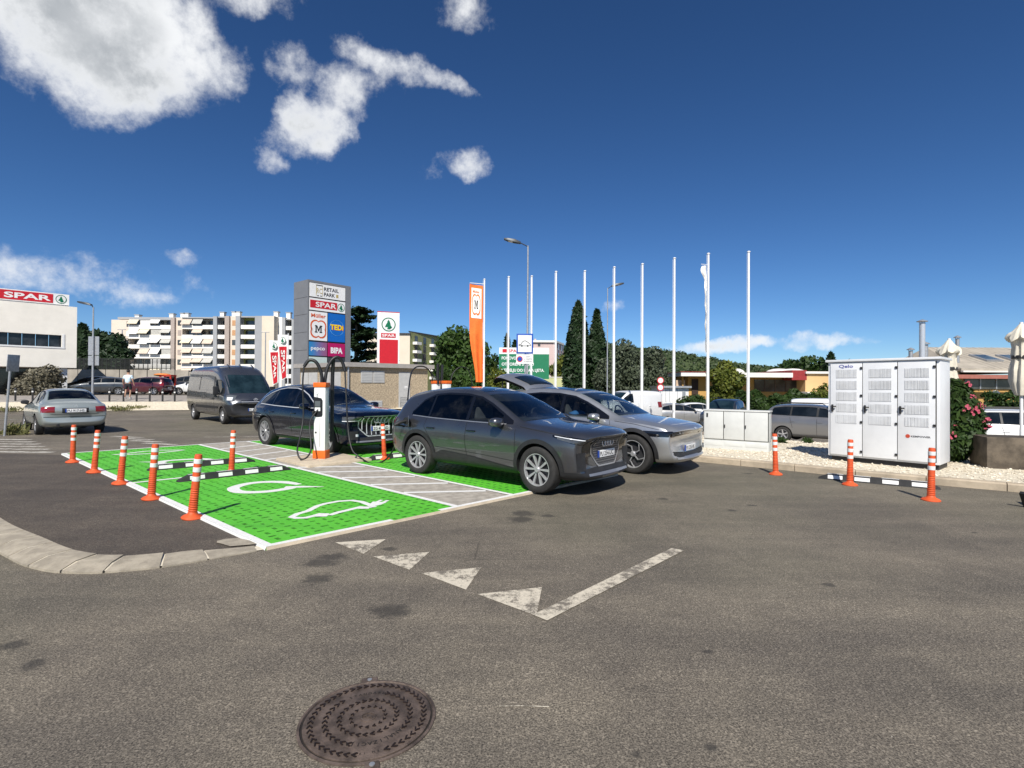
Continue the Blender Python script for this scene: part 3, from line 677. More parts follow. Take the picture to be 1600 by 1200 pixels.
class Car:
    def __init__(s, root, sp):
        s.root, s.sp = root, sp
        xs = sorted(sp['xs'], reverse=True); g = lambda k, x: interp(sp[k], x)
        xf, xr = max(xs), min(xs); wf, pf, lf = sp.get('nose', (.22, 2.6, .7)); wr_, pr, lr = sp.get('tail', (.12, 3., .5)); Wx = max(v for _, v in sp['Wm'])
        V = []; n = 16
        for x in xs:
            T, B, S, Wm = g('T', x), g('B', x), g('S', x), g('Wm', x); Wr = min(g('Wr', x), Wm - .01)
            S = min(max(S, B + .02), T - .01); wsh = Wm - g('tum', x) if 'tum' in sp else Wm - .045
            cr = min(sp.get('crown', .06), .4 * (T - S)); zm = lerp(B, S, sp.get('zm', .58)); wl = Wm - sp.get('sill', .05)
            h = [(0, B), (wl * .82, B), (wl, min(B + .09, zm - .01)), (Wm - sp.get('waist', .03), lerp(min(B + .09, zm), zm, .5)), (Wm, zm), (lerp(Wm, wsh, .35), lerp(zm, S, .72)), (wsh, S), (lerp(wsh, Wr, .5), lerp(S, T - cr, .5)), (Wr, T - cr), (Wr * .6, T - cr * .22), (0, T)]
            ring = h + [(-y, z) for y, z in h[-2:0:-1]]; n = len(ring)
            for y, z in ring:
                a = min(1, abs(y) / Wx); xx = x
                if x > xf - lf: xx -= wf * a ** pf * ((x - (xf - lf)) / lf) ** 1.3
                if x < xr + lr: xx += wr_ * a ** pr * (((xr + lr) - x) / lr) ** 1.3
                V.append((xx, y, z))
        Fc = [(i * n + k, (i + 1) * n + k, (i + 1) * n + (k + 1) % n, i * n + (k + 1) % n) for i in range(len(xs) - 1) for k in range(n)]
        hN = 11
        def cap(o, flip):
            out = []
            for k in range(hN - 1):
                a, b = k, k + 1; ma, mb = (n - a) % n, (n - b) % n
                f = [o + a, o + b, o + mb, o + ma]; f = list(dict.fromkeys(f)); out.append(tuple(f[::-1] if flip else f))
            return out
        Fc += cap(0, False) + cap((len(xs) - 1) * n, True)
        me = bpy.data.meshes.new('cage'); me.from_pydata(V, [], Fc); me.update()
        bm = bmesh.new(); bm.from_mesh(me); bmesh.ops.recalc_face_normals(bm, faces=bm.faces); bm.to_mesh(me); bm.free()
        if sp.get('crease', .35):
            at_ = me.attributes.new('crease_edge', 'FLOAT', 'EDGE'); cv = np.zeros(len(me.edges))
            for e in me.edges:
                a, b = e.vertices; ka, kb = a % n, b % n
                if ka == kb and ka in (6, n - 6): cv[e.index] = sp.get('crease', .35)
                if ka == kb and ka in (8, n - 8): cv[e.index] = sp.get('crease', .35) * .5
            at_.data.foreach_set('value', cv.astype(np.float32))
        o = bpy.data.objects.new('cage', me); col.objects.link(o)
        md = o.modifiers.new('s', 'SUBSURF'); md.levels = md.render_levels = sp.get('sub', 2)
        sm = evalmesh(o, 'body'); co = np.empty(len(sm.vertices) * 3); sm.vertices.foreach_get('co', co); co = co.reshape(-1, 3)
        lo, hi = co.min(0), co.max(0)
        co[:, 0] = np.interp(co[:, 0], [lo[0], hi[0]], [xr, xf]); co[:, 1] *= sp['W'] / (hi[1] - lo[1])
        zb = min(v for _, v in sp['B']); co[:, 2] = zb + (co[:, 2] - lo[2]) * (sp['H'] - zb) / (hi[2] - lo[2])
        sm.vertices.foreach_set('co', co.ravel()); sm.update()
        s.bvh = BVHTree.FromPolygons([Vector(c) for c in co.tolist()], [tuple(p.vertices) for p in sm.polygons])
        o.modifiers.clear(); o.data = sm
        # wheel arches
        cut = MB(); rA = sp['arch']
        for xa in sp['ax']:
            for sd in (-1, 1):
                y0 = sd * (sp['W'] / 2 - .34); y1 = sd * (sp['W'] / 2 + .3); nn = 40; vs = []
                for y in (y0, y1): vs += [(xa + rA * math.cos(2 * math.pi * i / nn), y, sp['r'] + rA * math.sin(2 * math.pi * i / nn)) for i in range(nn)]
                fs = [tuple(range(nn)), tuple(range(nn, 2 * nn))[::-1]] + [(i, i + nn, (i + 1) % nn + nn, (i + 1) % nn) for i in range(nn)]
                cut.add(vs, fs)
        cme = cut.mesh('cut', None); bm = bmesh.new(); bm.from_mesh(cme); bmesh.ops.recalc_face_normals(bm, faces=bm.faces); bm.to_mesh(cme); bm.free()
        sm.materials.append(sp['paint']); cme.materials.append(BLACKP)
        co_ = bpy.data.objects.new('cut', cme); col.objects.link(co_)
        b = o.modifiers.new('b', 'BOOLEAN'); b.operation = 'DIFFERENCE'; b.object = co_; b.solver = 'EXACT'; b.material_mode = 'TRANSFER'
        extra = []
        if 'cabin' in sp:
            cb = sp['cabin']; ins = .014
            T2 = [(x, z - ins) for x, z in cb['T']]; B2 = [(x, z + ins) for x, z in cb['B']]; x0, x1 = cb['x']; k_ = 18
            xs2 = [lerp(x0, x1, i / k_) for i in range(k_ + 1)]
            poly = [(x, interp(B2, x)) for x in (xs2[0], xs2[-1])] + [(x, max(interp(T2, x), interp(B2, x) + .004)) for x in xs2[::-1]]
            c1 = MB(); c1.prism(poly, -1.6, 1.6, 'xz'); extra.append(c1)
            for q in ('ws', 'rw'):
                if q not in cb: continue
                xb, wb, xt, wt, bow, bowt, zf = cb[q]; pl = []
                for i in range(9): u = -1 + i / 4; pl.append((xb + bow * (1 - u * u) - math.copysign(.02, xb - xt), u * (wb - .022)))
                for i in range(9): u = 1 - i / 4; pl.append((xt + bowt * (1 - u * u) + math.copysign(.02, xb - xt), u * (wt - .022)))
                c2 = MB(); c2.prism(pl, zf, 2.4); extra.append(c2)
        eo = []
        for e in extra:
            em = e.mesh('cut', LINING); bm = bmesh.new(); bm.from_mesh(em); bmesh.ops.recalc_face_normals(bm, faces=bm.faces); bm.to_mesh(em); bm.free()
            q = bpy.data.objects.new('cut', em); col.objects.link(q); eo.append(q); bb_ = o.modifiers.new('c', 'BOOLEAN'); bb_.operation = 'DIFFERENCE'; bb_.object = q; bb_.solver = 'EXACT'; bb_.material_mode = 'TRANSFER'
        bo = evalmesh(o, 'body'); bpy.data.objects.remove(o); bpy.data.objects.remove(co_)
        for q in eo: bpy.data.objects.remove(q)
        bo.polygons.foreach_set('use_smooth', [True] * len(bo.polygons)); bo.set_sharp_from_angle(angle=R(38))
        link(sp.get('bodyname', 'body'), bo, root)
    def hit(s, az_, t, z, eps):
        a = R(az_); d = Vector((-math.cos(a), -math.sin(a), 0)); ta = Vector((-math.sin(a), math.cos(a), 0))
        p = ta * t + Vector((0, 0, z)) - d * 6; q = s.bvh.ray_cast(p, d)
        if q[0] is None:
            q = s.bvh.find_nearest(ta * t + Vector((0, 0, z)) - d * (.9 if abs(math.sin(a)) > .7 else 2.1))
        return q[0] - d * eps
    def hitz(s, x, y, eps):
        q = s.bvh.ray_cast(Vector((x, y, 5)), Vector((0, 0, -1)))
        if q[0] is None: q = s.bvh.find_nearest(Vector((x, y, 1.2)))
        return q[0] + Vector((0, 0, eps))
    def grid(s, name, pts, nu, nv, mat, parent=None, flip=False):
        m = MB(); m.add(pts, [((j * (nu + 1) + i), (j * (nu + 1) + i + 1), ((j + 1) * (nu + 1) + i + 1), ((j + 1) * (nu + 1) + i)) for j in range(nv) for i in range(nu)])
        me = m.mesh(name, mat, 60); c_ = sum((p.center for p in me.polygons), Vector()) / len(me.polygons); nn = sum((p.normal * p.area for p in me.polygons), Vector())
        if nn.dot(c_ - Vector((c_.x * .75, 0, .75))) < 0: me.flip_normals()
        return link(name, me, parent or s.root)
    def side(s, name, sd, top, bot, x0, x1, mat, eps=.004, nu=None, nv=5, parent=None):
        """surface patch on the flank between two lines z(x); sd +1 left, -1 right"""
        nu = nu or max(2, int(abs(x1 - x0) / .07)); pts = []
        for j in range(nv + 1):
            for i in range(nu + 1):
                x = lerp(x0, x1, i / nu); zt, zb = interp(top, x), interp(bot, x); z = lerp(zb, zt, j / nv)
                pts.append(s.hit(90 * sd, -sd * x, z, eps))
        return s.grid(name, pts, nu, nv, mat, parent)
    def face(s, name, az_, top, bot, t0, t1, mat, eps=.004, nu=None, nv=5, parent=None):
        nu = nu or max(2, int(abs(t1 - t0) / .05)); pts = []
        for j in range(nv + 1):
            for i in range(nu + 1):
                t = lerp(t0, t1, i / nu); pts.append(s.hit(az_, t, lerp(interp(bot, t), interp(top, t), j / nv), eps))
        return s.grid(name, pts, nu, nv, mat, parent)
    def glazing(s, sd, T_, B_, xs_, mat):
        """side glass: mirror triangle, front door, rear door, quarter light, with black surrounds"""
        a, b, c_, d, e, f, g = xs_
        s.side('mirror_triangle', sd, T_, B_, a, b, mat, .007); s.side('door_pillar', sd, T_, B_, c_, d, mat, .007, nu=2); s.side('door_pillar', sd, T_, B_, e, f, mat, .007, nu=2)
        t2 = [(x, z + .002) for x, z in T_]; b2 = [(x, z - .002) for x, z in B_]
        s.side('side_window', sd, t2, b2, b, c_, SIDEC, .004); s.side('side_window', sd, t2, b2, d, e, PRIV, .004); s.side('quarter_window', sd, t2, b2, f, g, PRIV, .004)
        tp = [(x, z) for x, z in T_ if g + .02 < x < a - .02]; s.line('window_surround', sd, [(a - .02, interp(T_, a - .02))] + tp + [(g, interp(T_, g))], .034, mat, .008)
    def top(s, name, xb, wb, xt, wt, bow, mat, eps=.004, nu=12, nv=8, parent=None, bowt=0.):
        pts = []
        for j in range(nv + 1):
            for i in range(nu + 1):
                u = -1 + 2 * i / nu; v = j / nv; hw = lerp(wb, wt, v)
                pts.append(s.hitz(lerp(xb, xt, v) + lerp(bow, bowt, v) * (1 - u * u), u * hw, eps))
        return s.grid(name, pts, nu, nv, mat, parent)
    def line(s, name, sd, path, w_, mat, eps=.003, parent=None, az_=None):
        a = az_ if az_ is not None else 90 * sd
        P_ = [Vector((p[0], p[1])) for p in path]; d_ = []
        for p, q in zip(P_, P_[1:]):
            n = max(1, int((q - p).length / .06)); d_ += [p.lerp(q, k / n) for k in range(n)]
        d_.append(P_[-1]); L_, R_ = stroke([tuple(p) for p in d_], w_); pts = []
        k = -sd if az_ is None else 1
        for row in (L_, R_): pts += [s.hit(a, k * p.x, p.y, eps) for p in row]
        return s.grid(name, pts, len(d_) - 1, 1, mat, parent)
    def arch(s, sd, xa, r0, r1, mat, a0=-8, a1=188, eps=.012):
        n = 28; pts = []
        for r_ in (r0, (r0 + r1) / 2, r1):
            for i in range(n + 1):
                a = R(lerp(a0, a1, i / n)); pts.append(s.hit(90 * sd, -sd * (xa + r_ * math.cos(a)), max(.2, s.sp['r'] + r_ * math.sin(a)), eps))
        return s.grid('wheel_arch_trim', pts, n, 2, mat)
    def plate(s, x, z, txt, rear=False, tilt=0.):
        m = MB(); m.box((0, 0, 0), (.52, .012, .112)); o = m.build('number_plate', PLATE, s.root, bevel=.004)
        o.location = (x, 0, z); o.rotation_euler = (tilt, 0, math.pi / 2 if not rear else -math.pi / 2)
        t_ = text(txt, 'plate_lettering', INK, o, 0, -.034, .07, y=-.0075, width=.42, align='c', bold=.02)
        m = MB(); m.bb(-.262, -.225, -.0075, .007, -.054, .054); m.build('plate_band', MATS['plate_blue'], o)
        return o
    def wheels(s, rimkind, tw=.235, steer=0., rimr=None, n=5, rimmat=None):
        sp = s.sp; r_ = sp['r']; rr_ = rimr or r_ * .68; w2 = tw / 2
        t = MB(); t.lathe([(rr_ * .97, -w2 * .9), (rr_ * 1.03, -w2), (r_ * .93, -w2 * 1.02), (r_ * .985, -w2 * .86), (r_, -w2 * .6), (r_, w2 * .6), (r_ * .985, w2 * .86), (r_ * .93, w2 * 1.02), (rr_ * 1.03, w2), (rr_ * .97, w2 * .9)], 40, axis='y', cap=False)
        tm = t.mesh('wheel', TYRE, 50)
        gm = None
        rm = rim_mesh(rimkind, rr_, w2, n, rimmat or ALLOY); dm = MB(); dm.lathe([(rr_ * .99, -w2 * .3), (rr_ * .99, w2 * .3), (rr_ * .3, w2 * .34), (.02, w2 * .34)], 32, axis='y', cap=True); dmm = dm.mesh('hub_recess', ALLOYD if rimkind != 'cap' else SILVERP, 40)
        for k, xa in enumerate(sp['ax']):
            for sd in (1, -1):
                wo = link('wheel', tm, s.root, (xa, sd * (sp['W'] / 2 - sp.get('inset', .02) - w2), r_)); wo.rotation_euler = (0, 0, (0 if sd > 0 else math.pi) + (steer if k == 0 else 0))
                link('rim', rm, wo); link('hub_recess', dmm, wo)
    def mirror(s, x, z, mat, sz=(.11, .12, .075), yo=.09, stalk=True):
        for sd in (1, -1):
            p = s.hit(90 * sd, -sd * x, z, 0); m = MB(); m.ell((p.x, p.y + sd * (yo + .04), z + .03), sz, 14, 8, .75)
            o = m.build('door_mirror', mat, s.root, smooth=50)
            m = MB(); m.box((p.x - .01, p.y + sd * .04, z - .035), (.09, .13, .035)); m.box((p.x - sz[0] * .86, p.y + sd * (yo + .04), z + .03), (.02, sz[1] * 1.5, sz[2] * 1.4))
            m.build('mirror_foot', BLACKP, o, bevel=.008)
    def cabin(s, zb, xf, xr, xd, yd=.37, steer_side=1, hs=1.):
        """seats, dashboard, steering wheel and mirror seen through the glass"""
        for y in (yd, -yd):
            m = MB(); m.box((xf, y, zb + .06 * hs), (.13, .46, .34 * hs), ry=R(-10)); st = m.build('seat_back', SEATM, s.root, bevel=.04); m = MB(); m.box((xf - .05, y, zb + .31 * hs), (.09, .26, .15), ry=R(-6)); m.build('headrest', SEATM, st, bevel=.03)
            m = MB(); m.box((xr - .05, y, zb + .13 * hs), (.09, .24, .13)); m.build('rear_headrest', SEATM, s.root, bevel=.03)
        m = MB(); m.box((xr, 0, zb), (.14, 1.2, .2)); m.build('rear_seat', SEATM, s.root, bevel=.03)
        m = MB(); m.box((xd, 0, zb + .0), (.30, 1.25, .10), ry=R(6)); d = m.build('dashboard', LINING, s.root, bevel=.03); m = MB(); m.box((xd - .12, .0, zb + .07), (.03, .28, .12), ry=R(12)); m.build('dash_screen', GLOSSB, d, bevel=.008)
        m = MB(); c_, s_ = math.cos(R(25)), math.sin(R(25)); m.tube([(xd - .25 - .17 * math.sin(a) * s_, yd * steer_side + .17 * math.cos(a), zb + .05 + .17 * math.sin(a) * c_) for a in np.linspace(0, 2 * math.pi, 25)], .016, 6, cap=False); m.box((xd - .25, yd * steer_side, zb + .05), (.04, .30, .05)); m.build('steering_wheel', LINING, s.root, smooth=60)
    def handles(s, xs, z, mat, dark=True):
        for sd in (1, -1):
            for x in xs:
                p = s.hit(90 * sd, -sd * x, z, .012); m = MB(); m.box((p.x, p.y, z), (.2, .025, .028)); m.build('door_handle', mat, s.root, bevel=.01)
def rim_mesh(kind, r_, w2, n, mat):
    m = MB(); y1 = w2 * .92
    m.lathe([(r_ * .99, w2 * .3), (r_ * 1.0, y1), (r_ * .93, y1), (r_ * .9, w2 * .5)], 40, axis='y', cap=False)
    def spoke(a0, a1, ra, rb, wa, wb, th=.03, yo=0.):
        p = []
        for r__, a, wd, dy in ((ra, a0, wa, -.012), (rb, a1, wb, 0)):
            c, s_ = math.cos(a), math.sin(a)
            for sgn in (-1, 1):
                for y in (y1 - .012 + dy + yo, y1 - .012 - th + dy + yo): p.append((r__ * c - sgn * wd * s_, y, r__ * s_ + sgn * wd * c))
        m.add(p, [(0, 2, 6, 4), (1, 5, 7, 3), (0, 4, 5, 1), (2, 3, 7, 6), (0, 1, 3, 2), (4, 6, 7, 5)])
    if kind == 'twin':
        for k in range(n):
            a = 2 * math.pi * k / n + .3; d = math.pi / n
            for q in (-.3, .3): spoke(a + q * d * .6, a + q * d * 1.6, r_ * .12, r_ * .96, r_ * .045, r_ * .075)
    elif kind == 'multi':
        for k in range(n): a = 2 * math.pi * k / n; spoke(a, a + .05, r_ * .12, r_ * .95, r_ * .024, r_ * .04); spoke(a + .12, a + .3, r_ * .45, r_ * .95, r_ * .014, r_ * .02)
    elif kind == 'pinwheel':
        for k in range(n):
            a = 2 * math.pi * k / n
            spoke(a, a + .1, r_ * .1, r_ * .55, r_ * .03, r_ * .03, .02); spoke(a + .1, a - .32, r_ * .53, r_ * .8, r_ * .03, r_ * .03, .02); spoke(a - .32, a - .42, r_ * .78, r_ * .93, r_ * .03, r_ * .05, .02)
    elif kind == 'five':
        for k in range(n): a = 2 * math.pi * k / n + .2; spoke(a, a, r_ * .1, r_ * .95, r_ * .10, r_ * .13)
    elif kind == 'cap':
        m.lathe([(r_ * .92, y1 * .8), (r_ * .6, y1 * .95), (r_ * .28, y1 * .8), (r_ * .22, y1 * 1.05), (.01, y1 * 1.05)], 28, axis='y', cap=False)
        for k in range(n): a = 2 * math.pi * k / n; spoke(a, a, r_ * .3, r_ * .9, r_ * .05, r_ * .09)
    m.lathe([(r_ * .2, w2 * .4), (r_ * .2, y1 - .02), (r_ * .14, y1), (.005, y1)], 20, axis='y', cap=False)
    return m.mesh('rim', mat, 35)
def rings(car, x, z, r_, mat, n=4, tilt=.15):
    for k in range(n):
        m = MB(); y = (k - (n - 1) / 2) * r_ * 1.45; path = [(x - .0, y + r_ * math.cos(a), z + r_ * math.sin(a)) for a in np.linspace(0, 2 * math.pi, 21)]
        m.tube(path, r_ * .17, 6, cap=False); m.build('badge_ring', mat, car.root, smooth=60)

def place(name, label, cat, wheel_xy, hdg, ax_front, half_track_side, group=None, z=0.):
    """thing whose right (-1) or left (+1) front tyre stands at wheel_xy, heading hdg"""
    c, s = math.cos(hdg), math.sin(hdg); lx, ly = ax_front, half_track_side
    return thing(name, label, cat, (wheel_xy[0] - (lx * c - ly * s), wheel_xy[1] - (lx * s + ly * c), z), hdg, group)

# ------------------------------------------------------------------ grey electric crossover, nearest
def grey_suv():
    root = place('parked_car', 'dark grey electric crossover with octagonal grille, nearest car, charging', 'car', (.44, 7.90), R(-39), 1.382 * .97, -.80 * .97, 'cars at the charging bays', z=.022); root.scale = (.97, .97, .97)
    sp = dict(paint=paint('dark_grey_metallic_paint', (.125, .127, .137), .85, .30, .0), W=1.865, H=1.632, r=.36, arch=.415, ax=(1.382, -1.382), inset=.015,
              xs=[2.22, 2.18, 2.09, 1.93, 1.68, 1.382, 1.12, .93, .72, .42, .1, -.15, -.5, -.95, -1.38, -1.72, -1.98, -2.1, -2.22, -2.31, -2.36],
              T=[(2.22, .88), (2.18, .935), (2.09, .97), (1.93, 1.0), (1.68, 1.03), (1.382, 1.06), (1.12, 1.085), (.93, 1.12), (.72, 1.235), (.42, 1.40), (.1, 1.545), (-.15, 1.60), (-.5, 1.632), (-.95, 1.628), (-1.38, 1.60), (-1.72, 1.56), (-1.98, 1.51), (-2.1, 1.37), (-2.22, 1.2), (-2.31, 1.06), (-2.36, .9)],
              B=[(2.22, .30), (2.18, .24), (2.09, .21), (1.93, .19), (-1.9, .22), (-2.2, .27), (-2.31, .36), (-2.36, .5)],
              S=[(2.22, .78), (2.09, .885), (1.93, .92), (1.382, .965), (.93, .985), (0, 1.005), (-1.38, 1.045), (-1.98, 1.07), (-2.22, 1.0), (-2.36, .75)],
              Wm=[(2.22, .83), (2.09, .89), (1.93, .915), (1.382, .945), (.9, .92), (0, .915), (-.9, .92), (-1.38, .945), (-1.98, .905), (-2.22, .86), (-2.36, .80)],
              tum=[(2.22, .03), (1.382, .075), (.9, .06), (-.9, .05), (-1.38, .085), (-2.0, .10), (-2.36, .05)],
              Wr=[(2.22, .60), (1.93, .66), (1.382, .68), (1.12, .70), (.93, .735), (.42, .66), (.1, .61), (-.5, .60), (-1.38, .575), (-1.98, .545), (-2.22, .64), (-2.36, .62)],
              nose=(.27, 3.0, .7), tail=(.14, 3, .5), crown=.055, zm=.62, crease=.7)
    DLO_T = [(.86, 1.045), (.6, 1.18), (.3, 1.335), (.02, 1.445), (-.3, 1.495), (-.8, 1.505), (-1.15, 1.475), (-1.42, 1.37), (-1.66, 1.12)]; DLO_B = [(.9, 1.03), (0, 1.04), (-1.0, 1.065), (-1.66, 1.095)]
    sp['cabin'] = dict(T=DLO_T, B=DLO_B, x=(.80, -1.60), ws=(.98, .70, .10, .575, .06, .05, 1.03)); c = Car(root, sp); c.cabin(1.04, -.22, -1.15, .72)
    for sd in (1, -1):
        c.glazing(sd, DLO_T, DLO_B, (.84, .60, -.12, -.19, -1.10, -1.15, -1.64), GLOSSB)
        c.side('beltline_trim', sd, [(x, z + .004) for x, z in DLO_B], [(x, z - .012) for x, z in DLO_B], .72, -1.6, SILVERP, .010, nv=1)
        for xa in sp['ax']: c.arch(sd, xa, .408, .475, BLACKP)
        c.side('sill_cladding', sd, [(.95, .33), (.6, .37), (0, .45), (-.75, .50), (-.98, .40)], [(.95, .225), (-.98, .235)], .95, -.98, BLACKP, .012)
        for pth in ([(.93, 1.02), (.95, .75), (.93, .45)], [(-.14, 1.02), (-.16, .72), (-.13, .46)], [(-.14, 1.02), (-.145, 1.0)], [(-1.16, 1.05), (-1.20, .9), (-1.06, .74), (-.95, .58)], [(.93, .45), (.2, .50), (-.9, .55)]):
            c.line('door_gap', sd, pth, .007, SEAM)
        c.line('hood_gap', sd, [(1.88, .905), (1.382, .96), (1.0, 1.0)], .007, SEAM)
        hq = lambda a: [(-sd * 1.22, a[2]), (-sd * .95, a[1]), (-sd * .70, a[0])]
        c.face('headlight', 50 * sd, hq((.915, .895, .855)), hq((.885, .80, .75)), -sd * 1.22, -sd * .70, GLOSSB, .006)
        c.face('headlight_lens', 50 * sd, hq((.893, .852, .825)), hq((.872, .808, .765)), -sd * 1.16, -sd * .76, LAMPG, .010)
        c.face('daytime_lamp', 50 * sd, hq((.908, .874, .838)), hq((.898, .862, .824)), -sd * 1.18, -sd * .73, LAMPW, .014, nv=1)
        c.face('side_intake', 25 * sd, [(-1, .65), (1, .65)], [(-1, .38), (1, .38)], -sd * .33, -sd * .13, BLACKP, .010)
    c.top('windscreen', .98, .70, .10, .575, .06, WSC, .005, bowt=.05)
    c.top('roof_glass', -.02, .52, -1.1, .50, .05, GLOSSB, .004, bowt=0)
    c.face('rear_window', 180, [(-1, 1.42), (1, 1.42)], [(-1, 1.16), (1, 1.16)], -.55, .55, GLASS, .006)
    c.face('tail_lamp', 180, [(-1, 1.02), (1, 1.02)], [(-1, .92), (1, .92)], -.80, .80, REDL, .008)
    for sd in (1, -1): c.face('tail_lamp', 180 - 45 * sd, [(-2, 1.03), (2, 1.03)], [(-2, .92), (2, .92)], sd * .9, sd * 1.28, REDL, .010)
    c.face('front_mask', 0, [(-.8, .66), (-.5, .86), (.5, .86), (.8, .66)], [(-.8, .54), (-.4, .43), (.4, .43), (.8, .54)], -.68, .68, GLOSSB, .006)
    c.face('grille_frame', 0, [(-.46, .76), (-.37, .875), (.37, .875), (.46, .76)], [(-.46, .62), (-.27, .41), (.27, .41), (.46, .62)], -.46, .46, SILVERP, .012)
    GR = M('grey_closed_grille', (.07, .07, .074), .45, metal=.4, var=.3, sc=60)
    gp = c.face('grille', 0, [(-.43, .75), (-.35, .855), (.35, .855), (.43, .75)], [(-.43, .63), (-.25, .435), (.25, .435), (.43, .63)], -.43, .43, GR, .018)
    m = MB()
    for i in range(22):
        for j in range(11):
            t_ = -.38 + i * .036; z_ = .45 + j * .036
            if z_ < interp([(-.43, .65), (-.25, .45), (.25, .45), (.43, .65)], t_) or z_ > interp([(-.43, .73), (-.35, .835), (.35, .835), (.43, .73)], t_) or (abs(t_) < .28 and .53 < z_ < .67): continue
            p = c.hit(0, t_, z_, .02); m.box((p.x, p.y, p.z), (.008, .016 if (i + j) % 2 else .022, .006))
    m.build('grille_studs', SILVERP, gp)['kind'] = 'stuff'
    q = c.hit(0, 0, .775, .03); rings(c, q.x + .005, .775, .055, M('dark_badge', (.03, .03, .032), .15, coat=.5) if False else CHROME)
    q = c.hit(0, 0, .60, .032); c.plate(q.x, .60, 'PU 254-UC')
    c.face('lower_intake', 0, [(-.64, .40), (0, .43), (.64, .40)], [(-.66, .335), (.66, .335)], -.64, .64, BLACKP, .010)
    c.face('skid_trim', 0, [(-.7, .335), (.7, .335)], [(-.66, .30), (.66, .30)], -.60, .60, SILVERP, .024, nv=2)
    for sd in (1, -1): c.face('bumper_cladding', 38 * sd, [(-1.5, .355), (1.5, .355)], [(-1.5, .25), (1.5, .25)], -sd * 1.12, -sd * .42, BLACKP, .012)
    c.wheels('twin', .235, R(-3), .255, 5)
    c.mirror(.62, 1.03, paint('dark_grey_metallic_paint', (1, 1, 1)), (.10, .125, .075), .10)
    c.handles((-.02, -1.02), .88, GLOSSB)
    # open charge flap and connector on the right rear wing
    p = c.hit(-90, -1.62, .98, .02); m = MB(); m.box((p.x + .03, p.y - .05, .98), (.2, .015, .2), rz=R(-35)); m.build('charge_flap', sp['paint'], root, bevel=.006)
    m = MB(); m.lathe([(.07, -.01), (.07, .02)], 18, (p.x - .1, p.y + .005, .97), 'y'); m.build('charge_socket', BLACKP, root)
    m = MB(); m.tube([(p.x - .1, p.y, .97), (p.x - .12, p.y - .12, .95), (p.x - .16, p.y - .22, .90)], [.03, .035, .028], 10); m.build('charge_connector', BLACKP, root, smooth=50)
    return root, c
SUV, cSUV = grey_suv()

